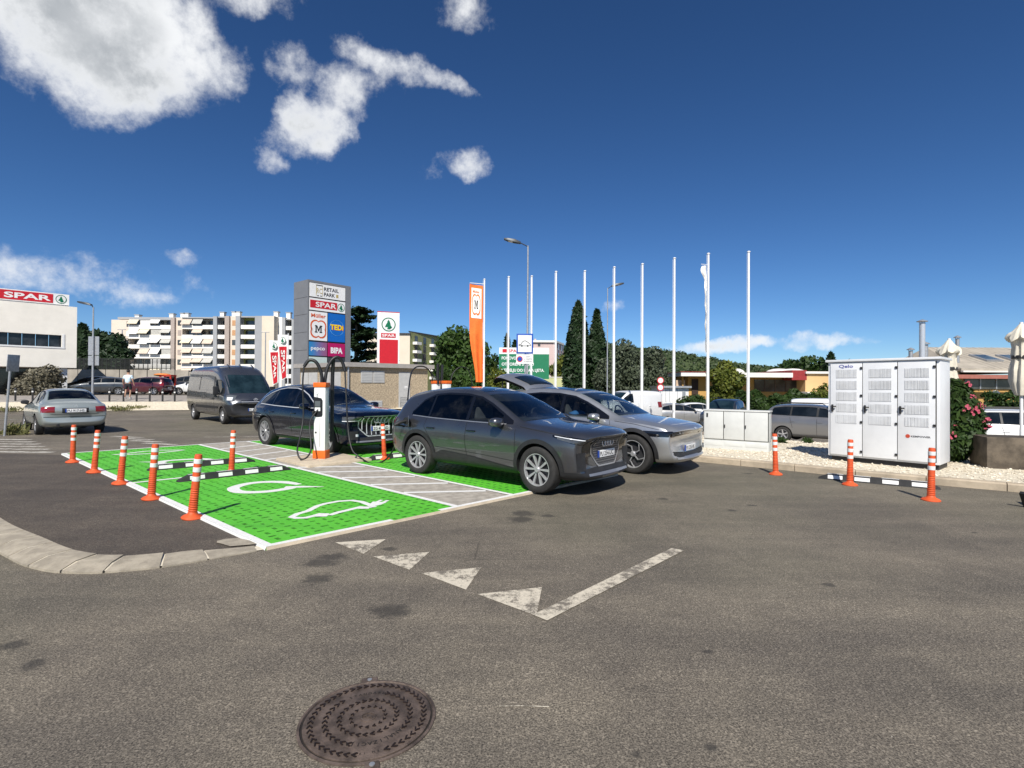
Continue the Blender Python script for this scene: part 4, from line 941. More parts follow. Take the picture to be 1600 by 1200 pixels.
# ------------------------------------------------------------------ silver crossover with its tailgate open
def silver_ev():
    root = place('parked_car', 'silver electric crossover with its tailgate open and black wheel arches', 'car', (2.33, 9.87), R(-39), 1.5, -.80, 'cars at the charging bays', z=.005)
    pt = paint('matt_silver_paint', (.50, .505, .505), .78, .31, .0)
    sp = dict(paint=pt, W=1.89, H=1.605, r=.365, arch=.425, ax=(1.5, -1.5), inset=.015,
              xs=[2.345, 2.31, 2.22, 2.05, 1.8, 1.5, 1.25, 1.08, .85, .5, .15, -.15, -.6, -1.05, -1.5, -1.8, -2.0, -2.1, -2.18, -2.25, -2.29],
              T=[(2.345, .81), (2.31, .875), (2.22, .915), (2.05, .95), (1.8, .985), (1.5, 1.02), (1.25, 1.05), (1.08, 1.09), (.85, 1.22), (.5, 1.39), (.15, 1.52), (-.15, 1.575), (-.6, 1.605), (-1.05, 1.60), (-1.5, 1.565), (-1.8, 1.53), (-2.0, 1.48), (-2.1, 1.33), (-2.18, 1.15), (-2.25, 1.02), (-2.29, .85)],
              B=[(2.345, .31), (2.31, .24), (2.22, .21), (2.05, .19), (-1.9, .2), (-2.15, .26), (-2.25, .36), (-2.29, .5)],
              S=[(2.345, .74), (2.22, .85), (2.05, .885), (1.5, .945), (1.08, .965), (0, .985), (-1.5, 1.02), (-2.0, 1.03), (-2.18, .96), (-2.29, .7)],
              Wm=[(2.345, .84), (2.22, .885), (2.05, .915), (1.5, .95), (1.0, .925), (0, .92), (-1.0, .925), (-1.5, .95), (-2.0, .92), (-2.18, .88), (-2.29, .84)],
              tum=[(2.345, .03), (1.5, .07), (.9, .05), (-.9, .05), (-1.5, .075), (-2.29, .05)],
              Wr=[(2.345, .64), (2.05, .70), (1.5, .71), (1.25, .72), (1.08, .745), (.5, .67), (.15, .63), (-.6, .61), (-1.5, .60), (-2.0, .58), (-2.18, .66), (-2.29, .64)],
              nose=(.24, 3.2, .65), tail=(.12, 3, .4), crown=.045, zm=.6, crease=.85)
    T_ = [(1.0, 1.005), (.7, 1.16), (.4, 1.30), (.1, 1.41), (-.3, 1.465), (-.8, 1.475), (-1.3, 1.435), (-1.65, 1.30), (-1.80, 1.12)]; B_ = [(1.0, .99), (0, 1.01), (-1.0, 1.03), (-1.80, 1.09)]
    sp['cabin'] = dict(T=T_, B=B_, x=(.92, -1.72), ws=(1.12, .72, .17, .60, .07, .05, 1.0)); c = Car(root, sp); c.cabin(1.01, -.2, -1.25, .82)
    for sd in (1, -1):
        c.glazing(sd, T_, B_, (.97, .66, -.12, -.19, -1.2, -1.25, -1.78), GLOSSB)
        for xa in sp['ax']: c.arch(sd, xa, .418, .49, BLACKP)
        c.side('sill_cladding', sd, [(1.05, .33), (-1.05, .34)], [(1.05, .21), (-1.05, .22)], 1.04, -1.04, BLACKP, .012)
        for pth in ([(1.0, .97), (1.02, .7), (.98, .4)], [(-.15, 1.0), (-.17, .7), (-.13, .36)], [(-1.24, 1.03), (-1.22, .85), (-1.05, .62)], [(.75, .42), (-.1, .62), (-1.0, .86)]): c.line('door_gap', sd, pth, .007, SEAM)
        c.line('hood_gap', sd, [(2.0, .84), (1.5, .925), (1.1, .96)], .007, SEAM)
        c.face('headlight', 45 * sd, [(-2, .815), (2, .815)], [(-2, .715), (2, .715)], -sd * 1.02, -sd * .55, GLOSSB, .008)
    c.top('windscreen', 1.12, .72, .17, .60, .07, WSC, .005, bowt=.05)
    c.top('roof_glass', .05, .55, -1.3, .53, .05, GLOSSB, .004)
    c.face('front_light_bar', 0, [(-.9, .805), (.9, .805)], [(-.9, .70), (-.3, .725), (.3, .725), (.9, .70)], -.80, .80, GLOSSB, .008)
    for sd in (1, -1):
        for k in range(2): c.face('headlight_lens', 0, [(-1, .79), (1, .79)], [(-1, .725), (1, .725)], sd * (.52 + k * .15), sd * (.64 + k * .15), LAMPG, .013, nv=2)
        c.face('bumper_wedge', 0, [(-.8, .44), (-.3, .40), (.3, .40), (.8, .44)], [(-.8, .40), (-.42, .30), (.42, .30), (.8, .40)], sd * .35, sd * .72, BLACKP, .009)
    c.face('badge', 0, [(-1, .86), (1, .86)], [(-1, .83), (1, .83)], -.05, .05, CHROME, .010, nv=1)
    c.face('lower_intake', 0, [(-.5, .40), (.5, .40)], [(-.5, .345), (.5, .345)], -.48, .48, BLACKP, .012)
    c.face('skid_trim', 0, [(-.8, .335), (.8, .335)], [(-.8, .30), (.8, .30)], -.66, .66, SILVERP, .020, nv=2)
    for sd in (1, -1): c.line('bumper_crease', sd, [(-.75 if sd else 0, .44), (-.2, .40), (.2, .40), (.75, .44)], .012, SEAM, .006, az_=0) if sd > 0 else None
    q = c.hit(0, 0, .48, .03); c.plate(q.x, .48, 'PU 235-VK')
    c.wheels('pinwheel', .235, R(-4), .265, 5)
    c.mirror(.72, 1.0, pt, (.10, .13, .07), .10); c.handles((-.02, -1.08), .86, pt)
    # dark opening behind and the raised tailgate: window half, then the panel bending down behind it
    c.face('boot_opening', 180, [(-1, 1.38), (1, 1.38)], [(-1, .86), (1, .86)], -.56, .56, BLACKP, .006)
    prof = [(-1.14, 1.585), (-1.24, 1.70), (-1.42, 1.78), (-1.64, 1.86), (-1.84, 1.92), (-2.02, 1.93), (-2.16, 1.88), (-2.26, 1.78)]
    hw = [.60, .63, .66, .70, .73, .74, .72, .66]; pr = spline([(a, 0, b) for a, b in prof], 4); n = len(pr)
    g = MB(); rows_o = []; rows_i = []
    for i, p in enumerate(pr):
        t_ = i / (n - 1); d = (pr[min(i + 1, n - 1)] - pr[max(i - 1, 0)]).normalized(); nn = Vector((d.z, 0, -d.x)); nn = -nn if nn.z < 0 else nn
        w_ = interp(list(zip(np.linspace(0, 1, 8), hw)), t_)
        for k in range(9):
            u = -1 + 2 * k / 8; cv = -.07 * u * u - .05 * abs(u) ** 6; rows_o.append(p + nn * cv + Vector((0, u * w_, 0))); rows_i.append(p + nn * (cv - .06) + Vector((0, u * w_ * .95, 0)))
    gf = [(i * 9 + k, i * 9 + k + 1, (i + 1) * 9 + k + 1, (i + 1) * 9 + k) for i in range(n - 1) for k in range(8)]
    N_ = len(rows_o); edge = [i * 9 for i in range(n)] + [(n - 1) * 9 + k for k in range(1, 9)] + [i * 9 + 8 for i in range(n - 2, -1, -1)] + [k for k in range(7, 0, -1)]
    g.add(rows_o, gf)
    tg = g.build('tailgate', pt, root, smooth=50)
    g = MB(); g.add(rows_i + [p - (p - q) * .12 for p, q in zip(rows_o, rows_i)], gf + [(edge[i], edge[(i + 1) % len(edge)], edge[(i + 1) % len(edge)] + N_, edge[i] + N_) for i in range(len(edge))]); g.build('tailgate_lining', M('black_felt_lining', (.008, .008, .009), .95, spec=.1), tg, smooth=60)
    g = MB(); sel = [p + Vector((0, 0, .012)) for p in rows_o]; i0, i1 = int(n * .12), int(n * .42)
    g.add([sel[i * 9 + k] for i in range(i0, i1 + 1) for k in range(1, 8)], [(i * 7 + k, i * 7 + k + 1, (i + 1) * 7 + k + 1, (i + 1) * 7 + k) for i in range(i1 - i0) for k in range(6)]); g.build('rear_window', GLASS, tg, smooth=60)
    for sd in (1, -1): m = MB(); m.tube([(-1.95, sd * .60, 1.40), (-1.90, sd * .64, 1.84)], .014, 8); m.build('gas_strut', BLACKP, tg)
    return root
silver_ev()

# ------------------------------------------------------------------ navy crossover at the back of the bays
def navy_suv():
    root = place('parked_car', 'navy blue crossover with barred chrome grille behind the charging post', 'car', (-4.22, 12.2), R(-39), 1.465, -.83, 'cars at the charging bays', z=.022)
    pt = paint('navy_metallic_paint', (.004, .008, .024), .7, .22, .0)
    sp = dict(paint=pt, W=1.935, H=1.63, r=.375, arch=.43, ax=(1.465, -1.465), inset=.015,
              xs=[2.37, 2.33, 2.24, 2.06, 1.8, 1.465, 1.15, .95, .72, .4, .08, -.2, -.6, -1.05, -1.5, -1.85, -2.1, -2.25, -2.38, -2.48, -2.53],
              T=[(2.37, .89), (2.33, .95), (2.24, .99), (2.06, 1.02), (1.8, 1.05), (1.465, 1.075), (1.15, 1.10), (.95, 1.135), (.72, 1.24), (.4, 1.41), (.08, 1.545), (-.2, 1.605), (-.6, 1.63), (-1.05, 1.622), (-1.5, 1.575), (-1.85, 1.51), (-2.1, 1.43), (-2.25, 1.30), (-2.38, 1.14), (-2.48, 1.03), (-2.53, .88)],
              B=[(2.37, .31), (2.33, .24), (2.24, .21), (2.06, .19), (-2.0, .21), (-2.35, .27), (-2.48, .36), (-2.53, .5)],
              S=[(2.37, .79), (2.24, .90), (2.06, .935), (1.465, .985), (.95, 1.0), (0, 1.015), (-1.5, 1.05), (-2.1, 1.06), (-2.38, .98), (-2.53, .75)],
              Wm=[(2.37, .84), (2.24, .905), (2.06, .94), (1.465, .975), (1.0, .95), (0, .945), (-1.0, .95), (-1.5, .975), (-2.1, .94), (-2.38, .88), (-2.53, .82)],
              tum=[(2.37, .03), (1.465, .08), (.9, .06), (-.9, .05), (-1.5, .09), (-2.1, .1), (-2.53, .05)],
              Wr=[(2.37, .64), (2.06, .70), (1.465, .72), (1.15, .73), (.95, .76), (.4, .68), (.08, .63), (-.6, .62), (-1.5, .59), (-2.1, .56), (-2.38, .66), (-2.53, .64)],
              nose=(.27, 3.0, .7), tail=(.16, 3, .5), crown=.055, zm=.62, crease=.7)
    T_ = [(.88, 1.06), (.6, 1.20), (.3, 1.35), (0, 1.455), (-.3, 1.51), (-.8, 1.515), (-1.2, 1.475), (-1.6, 1.38), (-1.9, 1.24), (-2.02, 1.12)]; B_ = [(.9, 1.045), (0, 1.05), (-1.0, 1.075), (-2.02, 1.11)]
    sp['cabin'] = dict(T=T_, B=B_, x=(.82, -1.80), ws=(1.0, .72, .10, .60, .06, .05, 1.05)); c = Car(root, sp); c.cabin(1.05, -.22, -1.2, .74)
    for sd in (1, -1):
        c.glazing(sd, T_, B_, (.88, .66, -.1, -.17, -1.15, -1.21, -1.86), GLOSSB)
        c.line('chrome_surround', sd, [(.86, 1.05), (0, 1.04), (-1.0, 1.065), (-1.88, 1.10)], .018, CHROME, .012); c.line('chrome_surround', sd, [(.88, 1.07)] + [(x, z + .012) for x, z in T_[1:-1]] + [(-1.94, 1.13)], .018, CHROME, .012)
        for xa in sp['ax']: c.arch(sd, xa, .425, .475, pt, eps=.012)
        c.side('sill_cladding', sd, [(1.0, .30), (-1.0, .32)], [(1.0, .21), (-1.0, .22)], .98, -.98, BLACKP, .012)
        for pth in ([(.96, 1.02), (.98, .75), (.94, .42)], [(-.12, 1.04), (-.14, .72), (-.1, .40)], [(-1.2, 1.06), (-1.22, .9), (-1.0, .6)], [(.95, .42), (0, .46), (-.95, .5)]): c.line('door_gap', sd, pth, .007, SEAM)
        c.face('headlight', 35 * sd, [(-2, .905), (2, .905)], [(-2, .77), (2, .77)], -sd * .92, -sd * .40, GLOSSB, .007)
        c.face('headlight_lens', 35 * sd, [(-2, .885), (2, .885)], [(-2, .81), (2, .81)], -sd * .88, -sd * .44, LAMPG, .011)
        c.face('daytime_lamp', 35 * sd, [(-2, .80), (2, .80)], [(-2, .782), (2, .782)], -sd * .86, -sd * .44, LAMPW, .012, nv=1)
        c.face('fog_lamp', 10 * sd, [(-2, .49), (2, .49)], [(-2, .435), (2, .435)], sd * .19, sd * .27, LAMPW, .02, nv=1)
        c.face('side_intake', 12 * sd, [(-2, .56), (2, .56)], [(-2, .37), (2, .37)], sd * .10, sd * .36, BLACKP, .008)
    c.top('windscreen', 1.0, .72, .10, .60, .06, WSC, .005, bowt=.05); c.top('roof_glass', -.02, .52, -1.2, .5, .05, GLOSSB, .004)
    fr = c.face('grille_frame', 0, [(-.62, .79), (-.50, .895), (.50, .895), (.62, .79)], [(-.62, .64), (-.36, .42), (.36, .42), (.62, .64)], -.60, .60, CHROME, .010)
    gr = c.face('grille', 0, [(-.585, .78), (-.485, .872), (.485, .872), (.585, .78)], [(-.585, .65), (-.345, .445), (.345, .445), (.585, .65)], -.575, .575, GLOSSB, .016)
    for t_ in np.linspace(-.5, .5, 9):
        zt = interp([(-.585, .77), (-.485, .862), (.485, .862), (.585, .77)], t_); zb = interp([(-.585, .66), (-.345, .455), (.345, .455), (.585, .66)], t_); m = MB()
        m.tube([c.hit(0, t_, lerp(zb, zt, k / 5), .022) for k in range(6)], .011, 6); m.build('grille_bar', CHROME, gr, smooth=60)
    q = c.hit(0, 0, .79, .035); rings(c, q.x + .01, .79, .062, CHROME); q = c.hit(0, 0, .60, .045); c.plate(q.x, .60, 'ZG 408-AD')
    c.face('lower_intake', 0, [(-.7, .41), (.7, .41)], [(-.7, .34), (.7, .34)], -.66, .66, BLACKP, .010); c.face('skid_trim', 0, [(-.8, .338), (.8, .338)], [(-.8, .305), (.8, .305)], -.68, .68, SILVERP, .02, nv=2)
    c.wheels('multi', .25, 0, .275, 10); c.mirror(.64, 1.06, pt, (.10, .125, .075), .10); c.handles((-.02, -1.1), .90, pt)
    return root
navy_suv()

# ------------------------------------------------------------------ green-grey sedan seen from behind
def sedan():
    hd = R(138.5); c0, s0 = math.cos(hd), math.sin(hd)
    root = thing('parked_car', 'pale green-grey sedan seen from behind at the left', 'car', (0, 0, 0), hd); rl = Vector((-15.02, 16.72)); root.location = (rl.x - (-1.32 * c0 - .74 * s0), rl.y - (-1.32 * s0 + .74 * c0), .004)
    pt = paint('pale_green_grey_paint', (.38, .42, .405), .5, .34, .05)
    sp = dict(paint=pt, W=1.77, H=1.47, r=.315, arch=.365, ax=(1.32, -1.32), inset=.02,
              xs=[2.2, 2.16, 2.05, 1.85, 1.6, 1.32, 1.05, .85, .6, .3, .05, -.3, -.7, -1.1, -1.4, -1.7, -1.9, -2.1, -2.2, -2.25],
              T=[(2.2, .62), (2.16, .70), (2.05, .76), (1.85, .82), (1.6, .87), (1.32, .91), (1.05, .95), (.85, 1.0), (.6, 1.14), (.3, 1.30), (.05, 1.40), (-.3, 1.465), (-.7, 1.47), (-1.1, 1.42), (-1.4, 1.29), (-1.7, 1.12), (-1.9, 1.045), (-2.1, 1.02), (-2.2, .95), (-2.25, .72)],
              B=[(2.2, .38), (2.05, .24), (1.8, .2), (-1.8, .21), (-2.1, .27), (-2.2, .33), (-2.25, .42)],
              S=[(2.2, .55), (1.85, .76), (1.32, .85), (.85, .89), (0, .92), (-1.3, .95), (-1.9, .955), (-2.2, .85), (-2.25, .6)],
              Wm=[(2.2, .72), (2.05, .80), (1.32, .87), (0, .875), (-1.32, .87), (-2.0, .84), (-2.2, .80), (-2.25, .76)],
              Wr=[(2.2, .5), (1.85, .62), (1.05, .66), (.85, .70), (.3, .60), (-.3, .56), (-1.1, .55), (-1.7, .60), (-1.9, .66), (-2.25, .62)], nose=(.25, 2.6, .7), tail=(.14, 3, .5), crown=.05, crease=.3)
    T_ = [(.85, .96), (.5, 1.16), (.1, 1.32), (-.3, 1.375), (-.8, 1.37), (-1.15, 1.29), (-1.5, 1.08)]; B_ = [(.9, .94), (0, .955), (-1.5, 1.0)]; sp['cabin'] = dict(T=T_, B=B_, x=(.76, -1.28), ws=(.9, .66, .08, .55, .05, 0., .96), rw=(-1.68, .62, -1.08, .52, -.02, 0., 1.02)); c = Car(root, sp); c.cabin(.96, -.25, -1.1, .66)
    for sd in (1, -1):
        c.glazing(sd, T_, B_, (.83, .62, -.1, -.17, -1.05, -1.12, -1.42), BLACKP)
        for pth in ([(.8, .92), (.8, .35)], [(-.14, .94), (-.16, .35)], [(-1.08, .98), (-1.1, .8), (-.95, .55)]): c.line('door_gap', sd, pth, .008, SEAM)
        c.side('rubbing_strip', sd, [(.9, .56), (-.95, .57)], [(.9, .51), (-.95, .52)], .88, -.93, pt, .014, nv=1)
        c.face('tail_lamp', 180 - 18 * sd, [(-2, .90), (2, .90)], [(-2, .72), (2, .72)], -sd * .15, sd * .20, REDL, .009)
    c.top('windscreen', .9, .66, .08, .55, .05, WSC, .006)
    c.top('rear_window', -1.68, .62, -1.08, .52, -.02, SIDEC, .006)
    c.face('boot_gap', 180, [(-1, .665), (1, .665)], [(-1, .655), (1, .655)], -.60, .60, SEAM, .006, nv=1)
    c.face('plate_recess', 180, [(-1, .855), (1, .855)], [(-1, .70), (1, .70)], -.33, .33, BLACKP, .004)
    q = c.hit(180, 0, .775, .022); c.plate(q.x, .775, 'PU 917-HS', True)
    m = MB()
    for k in range(2): m.add([(q.x - .03, -.045, .90 + k * .03), (q.x - .03, 0, .935 + k * .03), (q.x - .03, .045, .90 + k * .03), (q.x - .03, .045, .885 + k * .03), (q.x - .03, 0, .918 + k * .03), (q.x - .03, -.045, .885 + k * .03)], [(0, 1, 4, 5), (1, 2, 3, 4)])
    m.build('badge', CHROME, root)
    q = c.hit(180, .42, .36, .0); m = MB(); m.tube([(q.x + .12, .42, .33), (q.x - .05, .42, .325)], .04, 12); m.build('exhaust_pipe', ALLOYD, root, smooth=40)
    c.face('bumper_line', 180, [(-1, .585), (1, .585)], [(-1, .57), (1, .57)], -.8, .8, SEAM, .005, nv=1)
    c.wheels('cap', .195, 0, .2, 7); c.mirror(.62, .96, BLACKP, (.08, .11, .07), .08); c.handles((-.02, -.98), .80, pt)
sedan()

# ------------------------------------------------------------------ grey panel van
def van():
    root = place('panel_van', 'dark grey high-roof panel van parked behind the navy car', 'van', (-11.88, 21.75), R(-44), 2.02, -.88, z=.004)
    pt = paint('van_grey_paint', (.17, .174, .185), .85, .28, .08)
    sp = dict(paint=pt, W=2.05, H=2.5, r=.345, arch=.41, ax=(2.02, -2.015), inset=.03,
              xs=[2.97, 2.93, 2.82, 2.62, 2.4, 2.2, 2.0, 1.75, 1.5, 1.3, 1.0, .5, -.5, -1.5, -2.4, -2.85, -2.98, -3.02],
              T=[(2.97, .85), (2.93, 1.0), (2.82, 1.12), (2.62, 1.22), (2.4, 1.36), (2.2, 1.56), (2.0, 1.80), (1.75, 2.05), (1.5, 2.24), (1.3, 2.36), (1.0, 2.46), (.5, 2.5), (-2.4, 2.5), (-2.85, 2.46), (-2.98, 2.38), (-3.02, 2.2)],
              B=[(2.97, .42), (2.9, .3), (2.6, .26), (-2.7, .3), (-2.98, .36), (-3.02, .5)],
              S=[(2.97, .8), (2.62, 1.06), (2.2, 1.2), (1.3, 1.3), (-3.02, 1.34)], Wm=[(2.97, .86), (2.82, .93), (2.5, .99), (2.0, 1.02), (-2.9, 1.02), (-3.02, 1.0)], tum=[(2.97, .03), (2.0, .03), (-3.02, .02)],
              Wr=[(2.97, .66), (2.62, .80), (2.2, .86), (1.75, .84), (1.3, .84), (.8, .86), (-3.02, .86)], nose=(.28, 2.6, .7), tail=(.02, 3, .3), crown=.10, crease=.25)
    c = Car(root, sp); T_ = [(2.2, 1.30), (2.05, 1.52), (1.85, 1.72), (1.6, 1.83), (1.08, 1.85)]; B_ = [(2.25, 1.27), (1.75, 1.22), (1.6, 1.10), (1.08, 1.10)]
    for sd in (1, -1):
        c.side('window_frame', sd, T_, B_, 2.18, 1.08, BLACKP, .004); c.side('side_window', sd, [(x, z - .03) for x, z in T_], [(x, z + .02) for x, z in B_], 2.08, 1.13, GLASS, .010)
        for pth in ([(1.04, 1.95), (1.02, 1.0), (1.04, .45)], [(2.2, 1.2), (2.36, .9), (2.3, .7)], [(.0, 2.0), (.0, .42)], [(-2.9, .62), (1.0, .62)]): c.line('door_gap', sd, pth, .009, SEAM)
        c.line('slide_rail', sd, [(-2.75, 1.28), (-.1, 1.28)], .03, BLACKP, .006)
        for x0, x1 in ((.9, -.9), (-1.05, -2.8)): c.side('pressed_panel', sd, [(x1, 1.98), (x0, 1.98)], [(x1, 1.40), (x0, 1.40)], x0, x1, pt, .012)
        c.side('side_moulding', sd, [(-2.9, .72), (1.5, .72)], [(-2.9, .63), (1.5, .63)], 1.5, -1.5, BLACKP, .018, nv=2)
        c.face('headlight', 40 * sd, [(-2, 1.20), (2, 1.20)], [(-2, .96), (2, .96)], -sd * 1.20, -sd * .78, LAMPG, .008); c.face('headlight_reflector', 40 * sd, [(-2, 1.12), (2, 1.12)], [(-2, .99), (2, .99)], -sd * 1.10, -sd * .86, LAMPW, .014)
        for xa in sp['ax']: c.arch(sd, xa, .40, .45, pt, eps=.012)
        q = c.hit(90 * sd, -sd * 1.05, 1.02, .015); m = MB(); m.box((q.x - .12, q.y, 1.03), (.22, .03, .06)); m.build('door_handle', BLACKP, root, bevel=.01)
    c.top('windscreen', 2.42, .84, 1.66, .80, .12, WSGLASS, .006, bowt=.10)
    c.face('front_bumper', 0, [(-1, .72), (-.5, .80), (.5, .80), (1, .72)], [(-1, .32), (1, .32)], -.86, .86, BLACKP, .010)
    for sd in (1, -1): c.face('front_bumper', 42 * sd, [(-2, .80), (2, .80)], [(-2, .34), (2, .34)], -sd * 1.52, -sd * .82, BLACKP, .012)
    c.face('grille', 0, [(-1, .98), (1, .98)], [(-1, .82), (1, .82)], -.55, .55, GLOSSB, .010)
    for zz in (.86, .93): c.face('chrome_bar', 0, [(-1, zz + .012), (1, zz + .012)], [(-1, zz - .012), (1, zz - .012)], -.55, .55, CHROME, .018, nv=1)
    m = MB(); q = c.hit(0, 0, 1.0, .02)
    for k in range(2): m.add([(q.x, -.09, .97 + k * .06), (q.x, 0, 1.03 + k * .06), (q.x, .09, .97 + k * .06), (q.x, .09, .945 + k * .06), (q.x, 0, 1.0 + k * .06), (q.x, -.09, .945 + k * .06)], [(0, 1, 4, 5), (1, 2, 3, 4)])
    m.build('badge', CHROME, root)
    q = c.hit(0, 0, .60, .03); c.plate(q.x, .60, 'RI 3127-A')
    for sd in (1, -1):
        p = c.hit(90 * sd, -sd * 1.72, 1.35, 0); m = MB(); m.box((p.x, p.y + sd * .17, 1.38), (.12, .2, .36)); m.box((p.x, p.y + sd * .04, 1.25), (.08, .14, .08)); m.build('door_mirror', BLACKP, root, bevel=.03)
    m = MB()
    for k in range(3): m.box((1.15 - .02 * k, -.5 + .5 * k, 2.44), (.34, .05, .05), ry=R(24))
    m.build('roof_rib', pt, root, bevel=.01)
    c.wheels('cap', .215, 0, .215, 6)
    PAP = M('dashboard_papers', (.55, .25, .12), .8, var=.5, sc=6)
van()

# ------------------------------------------------------------------ plainer builder for the cars farther off
def far_car(label, loc, hdg, pt, L_=4.2, W_=1.76, H_=1.48, shape='hatch', rim='five', plate=None, name='parked_car', cat='car', group=None, rails=False):
    root = thing(name, label, cat, loc, hdg, group); k = L_ / 4.2; h = H_ / 1.48; wb = 1.30 * k
    if shape == 'hatch':
        T = [(2.1, .62), (2.05, .72), (1.9, .80), (1.5, .90), (1.1, .97), (.9, 1.02), (.5, 1.24), (.1, 1.42), (-.4, 1.48), (-1.0, 1.46), (-1.5, 1.40), (-1.8, 1.30), (-1.95, 1.1), (-2.05, .95), (-2.1, .75)]
        T_ = [(.85, 1.0), (.5, 1.17), (.1, 1.33), (-.4, 1.39), (-1.0, 1.37), (-1.45, 1.28), (-1.7, 1.12)]; B_ = [(.9, .97), (-1.7, 1.05)]
    elif shape == 'wagon':
        T = [(2.1, .62), (2.05, .72), (1.9, .82), (1.5, .93), (1.15, 1.0), (.95, 1.06), (.55, 1.28), (.1, 1.44), (-.4, 1.48), (-1.2, 1.48), (-1.75, 1.44), (-1.92, 1.30), (-2.02, 1.05), (-2.07, .9), (-2.1, .75)]
        T_ = [(.9, 1.03), (.5, 1.22), (.1, 1.36), (-.4, 1.40), (-1.3, 1.39), (-1.7, 1.33), (-1.8, 1.08)]; B_ = [(.95, 1.0), (-1.8, 1.05)]
    else:   # van
        T = [(2.1, .66), (2.05, .78), (1.9, .88), (1.6, .96), (1.3, 1.03), (1.15, 1.08), (.8, 1.28), (.5, 1.42), (.1, 1.48), (-1.0, 1.48), (-1.95, 1.46), (-2.05, 1.40), (-2.1, 1.2)]
        T_ = [(1.1, 1.03), (.8, 1.2), (.5, 1.32), (.2, 1.36)]; B_ = [(1.15, .98), (.2, .98)]
    sc = lambda a: [(x * k, z * h) for x, z in a]
    S = [(2.1, .55), (1.9, .74), (1.3, .86), (.9, .92), (-1.3, .98), (-2.0, .92), (-2.1, .6)]
    sp = dict(paint=pt, W=W_, H=H_, r=.31, arch=.36, ax=(wb, -wb), sub=2, inset=.02, xs=sorted({x * k for x, _ in T} | {-.7 * k, 1.3 * k, -2.1 * k}), T=sc(T), B=[(-2.1 * k, .42), (-2.0 * k, .28), (-1.7 * k, .2), (1.8 * k, .2), (2.0 * k, .25), (2.1 * k, .38)], S=sc(S),
              Wm=[(-2.1 * k, W_ * .44), (-1.8 * k, W_ * .49), (1.7 * k, W_ * .49), (2.1 * k, W_ * .41)], Wr=[(-2.1 * k, W_ * .36), (-1.5 * k, W_ * .33), (-.4 * k, W_ * .335), (.3 * k, W_ * .35), (.95 * k, W_ * .41), (2.1 * k, W_ * .30)] if shape != 'van' else [(-2.1 * k, W_ * .42), (.3 * k, W_ * .40), (1.1 * k, W_ * .42), (2.1 * k, W_ * .3)], crease=.25)
    c = Car(root, sp); T_ = sc(T_); B_ = sc(B_)
    for sd in (1, -1):
        x0, x1 = T_[0][0] - .02, T_[-1][0] + .04
        c.side('window_frame', sd, T_, B_, x0, x1, BLACKP, .006)
        t2 = [(x, z - .02) for x, z in T_]; b2 = [(x, z + .015) for x, z in B_]
        if shape == 'van': c.side('side_window', sd, t2, b2, x0 - .12, x1 + .03, GLASS, .011)
        else:
            for a, b in ((x0 - .16, -.08 * k), (-.15 * k, -1.0 * k), (-1.06 * k, x1 + .05)): c.side('side_window', sd, t2, b2, a, b, GLASS, .011)
        for pth in ([(.85 * k, .92 * h), (.85 * k, .35)], [(-.12 * k, .95 * h), (-.12 * k, .35)], [(-1.05 * k, .98 * h), (-.95 * k, .6)]): c.line('door_gap', sd, pth, .010, SEAM, .005)
        c.face('headlight', 40 * sd, [(-2, .76 * h), (2, .76 * h)], [(-2, .63 * h), (2, .63 * h)], -sd * .95 * k, -sd * .55 * k, LAMPG, .010)
        c.face('tail_lamp', 180 - 40 * sd, [(-2, 1.0 * h), (2, 1.0 * h)], [(-2, .76 * h), (2, .76 * h)], sd * .52, sd * .80, REDL, .012)
    xb = {'hatch': .92, 'wagon': .98, 'van': 1.2}[shape] * k; xt = {'hatch': .12, 'wagon': .12, 'van': .52}[shape] * k
    c.top('windscreen', xb, W_ * .385, xt, W_ * .325, .06, WSGLASS, .008)
    c.face('rear_window', 180, [(-1, 1.33 * h), (1, 1.33 * h)], [(-1, 1.08 * h), (1, 1.08 * h)], -W_ * .31, W_ * .31, GLASS, .008)
    c.face('grille', 0, [(-1, .60 * h), (1, .60 * h)], [(-1, .36 * h), (1, .36 * h)], -.45, .45, BLACKP, .008)
    q = c.hit(0, 0, .46, .03); c.plate(q.x, .46, plate or 'PU 000-AA'); q = c.hit(180, 0, .60 * h, .03); c.plate(q.x, .60 * h, plate or 'PU 000-AA', True)
    c.wheels(rim, .2, 0, .205, 5); c.mirror(.66 * k, .98 * h, pt, (.08, .11, .065), .08); c.handles((-.02 * k, -.95 * k), .82 * h, pt)
    if rails:
        for sd in (1, -1): m = MB(); m.tube([(.1 * k, sd * W_ * .34, 1.47 * h), (0, sd * W_ * .34, 1.52 * h), (-1.5 * k, sd * W_ * .33, 1.51 * h), (-1.6 * k, sd * W_ * .33, 1.45 * h)], .018, 6); m.build('roof_rail', BLACKP, root)
    return root
SILV = paint('silver_paint', (.44, .44, .43), .6, .36, .05); GREYP = paint('mid_grey_paint', (.20, .20, .205), .55, .36, .05); WHTP = paint('white_paint', (.72, .72, .71), .0, .4, .04)
BLKP = paint('black_paint', (.008, .008, .010), .2, .3, .04); MAROON = paint('maroon_paint', (.075, .006, .014), .3, .34, .03); DKG = paint('dark_slate_paint', (.05, .055, .06), .5, .36, .05)
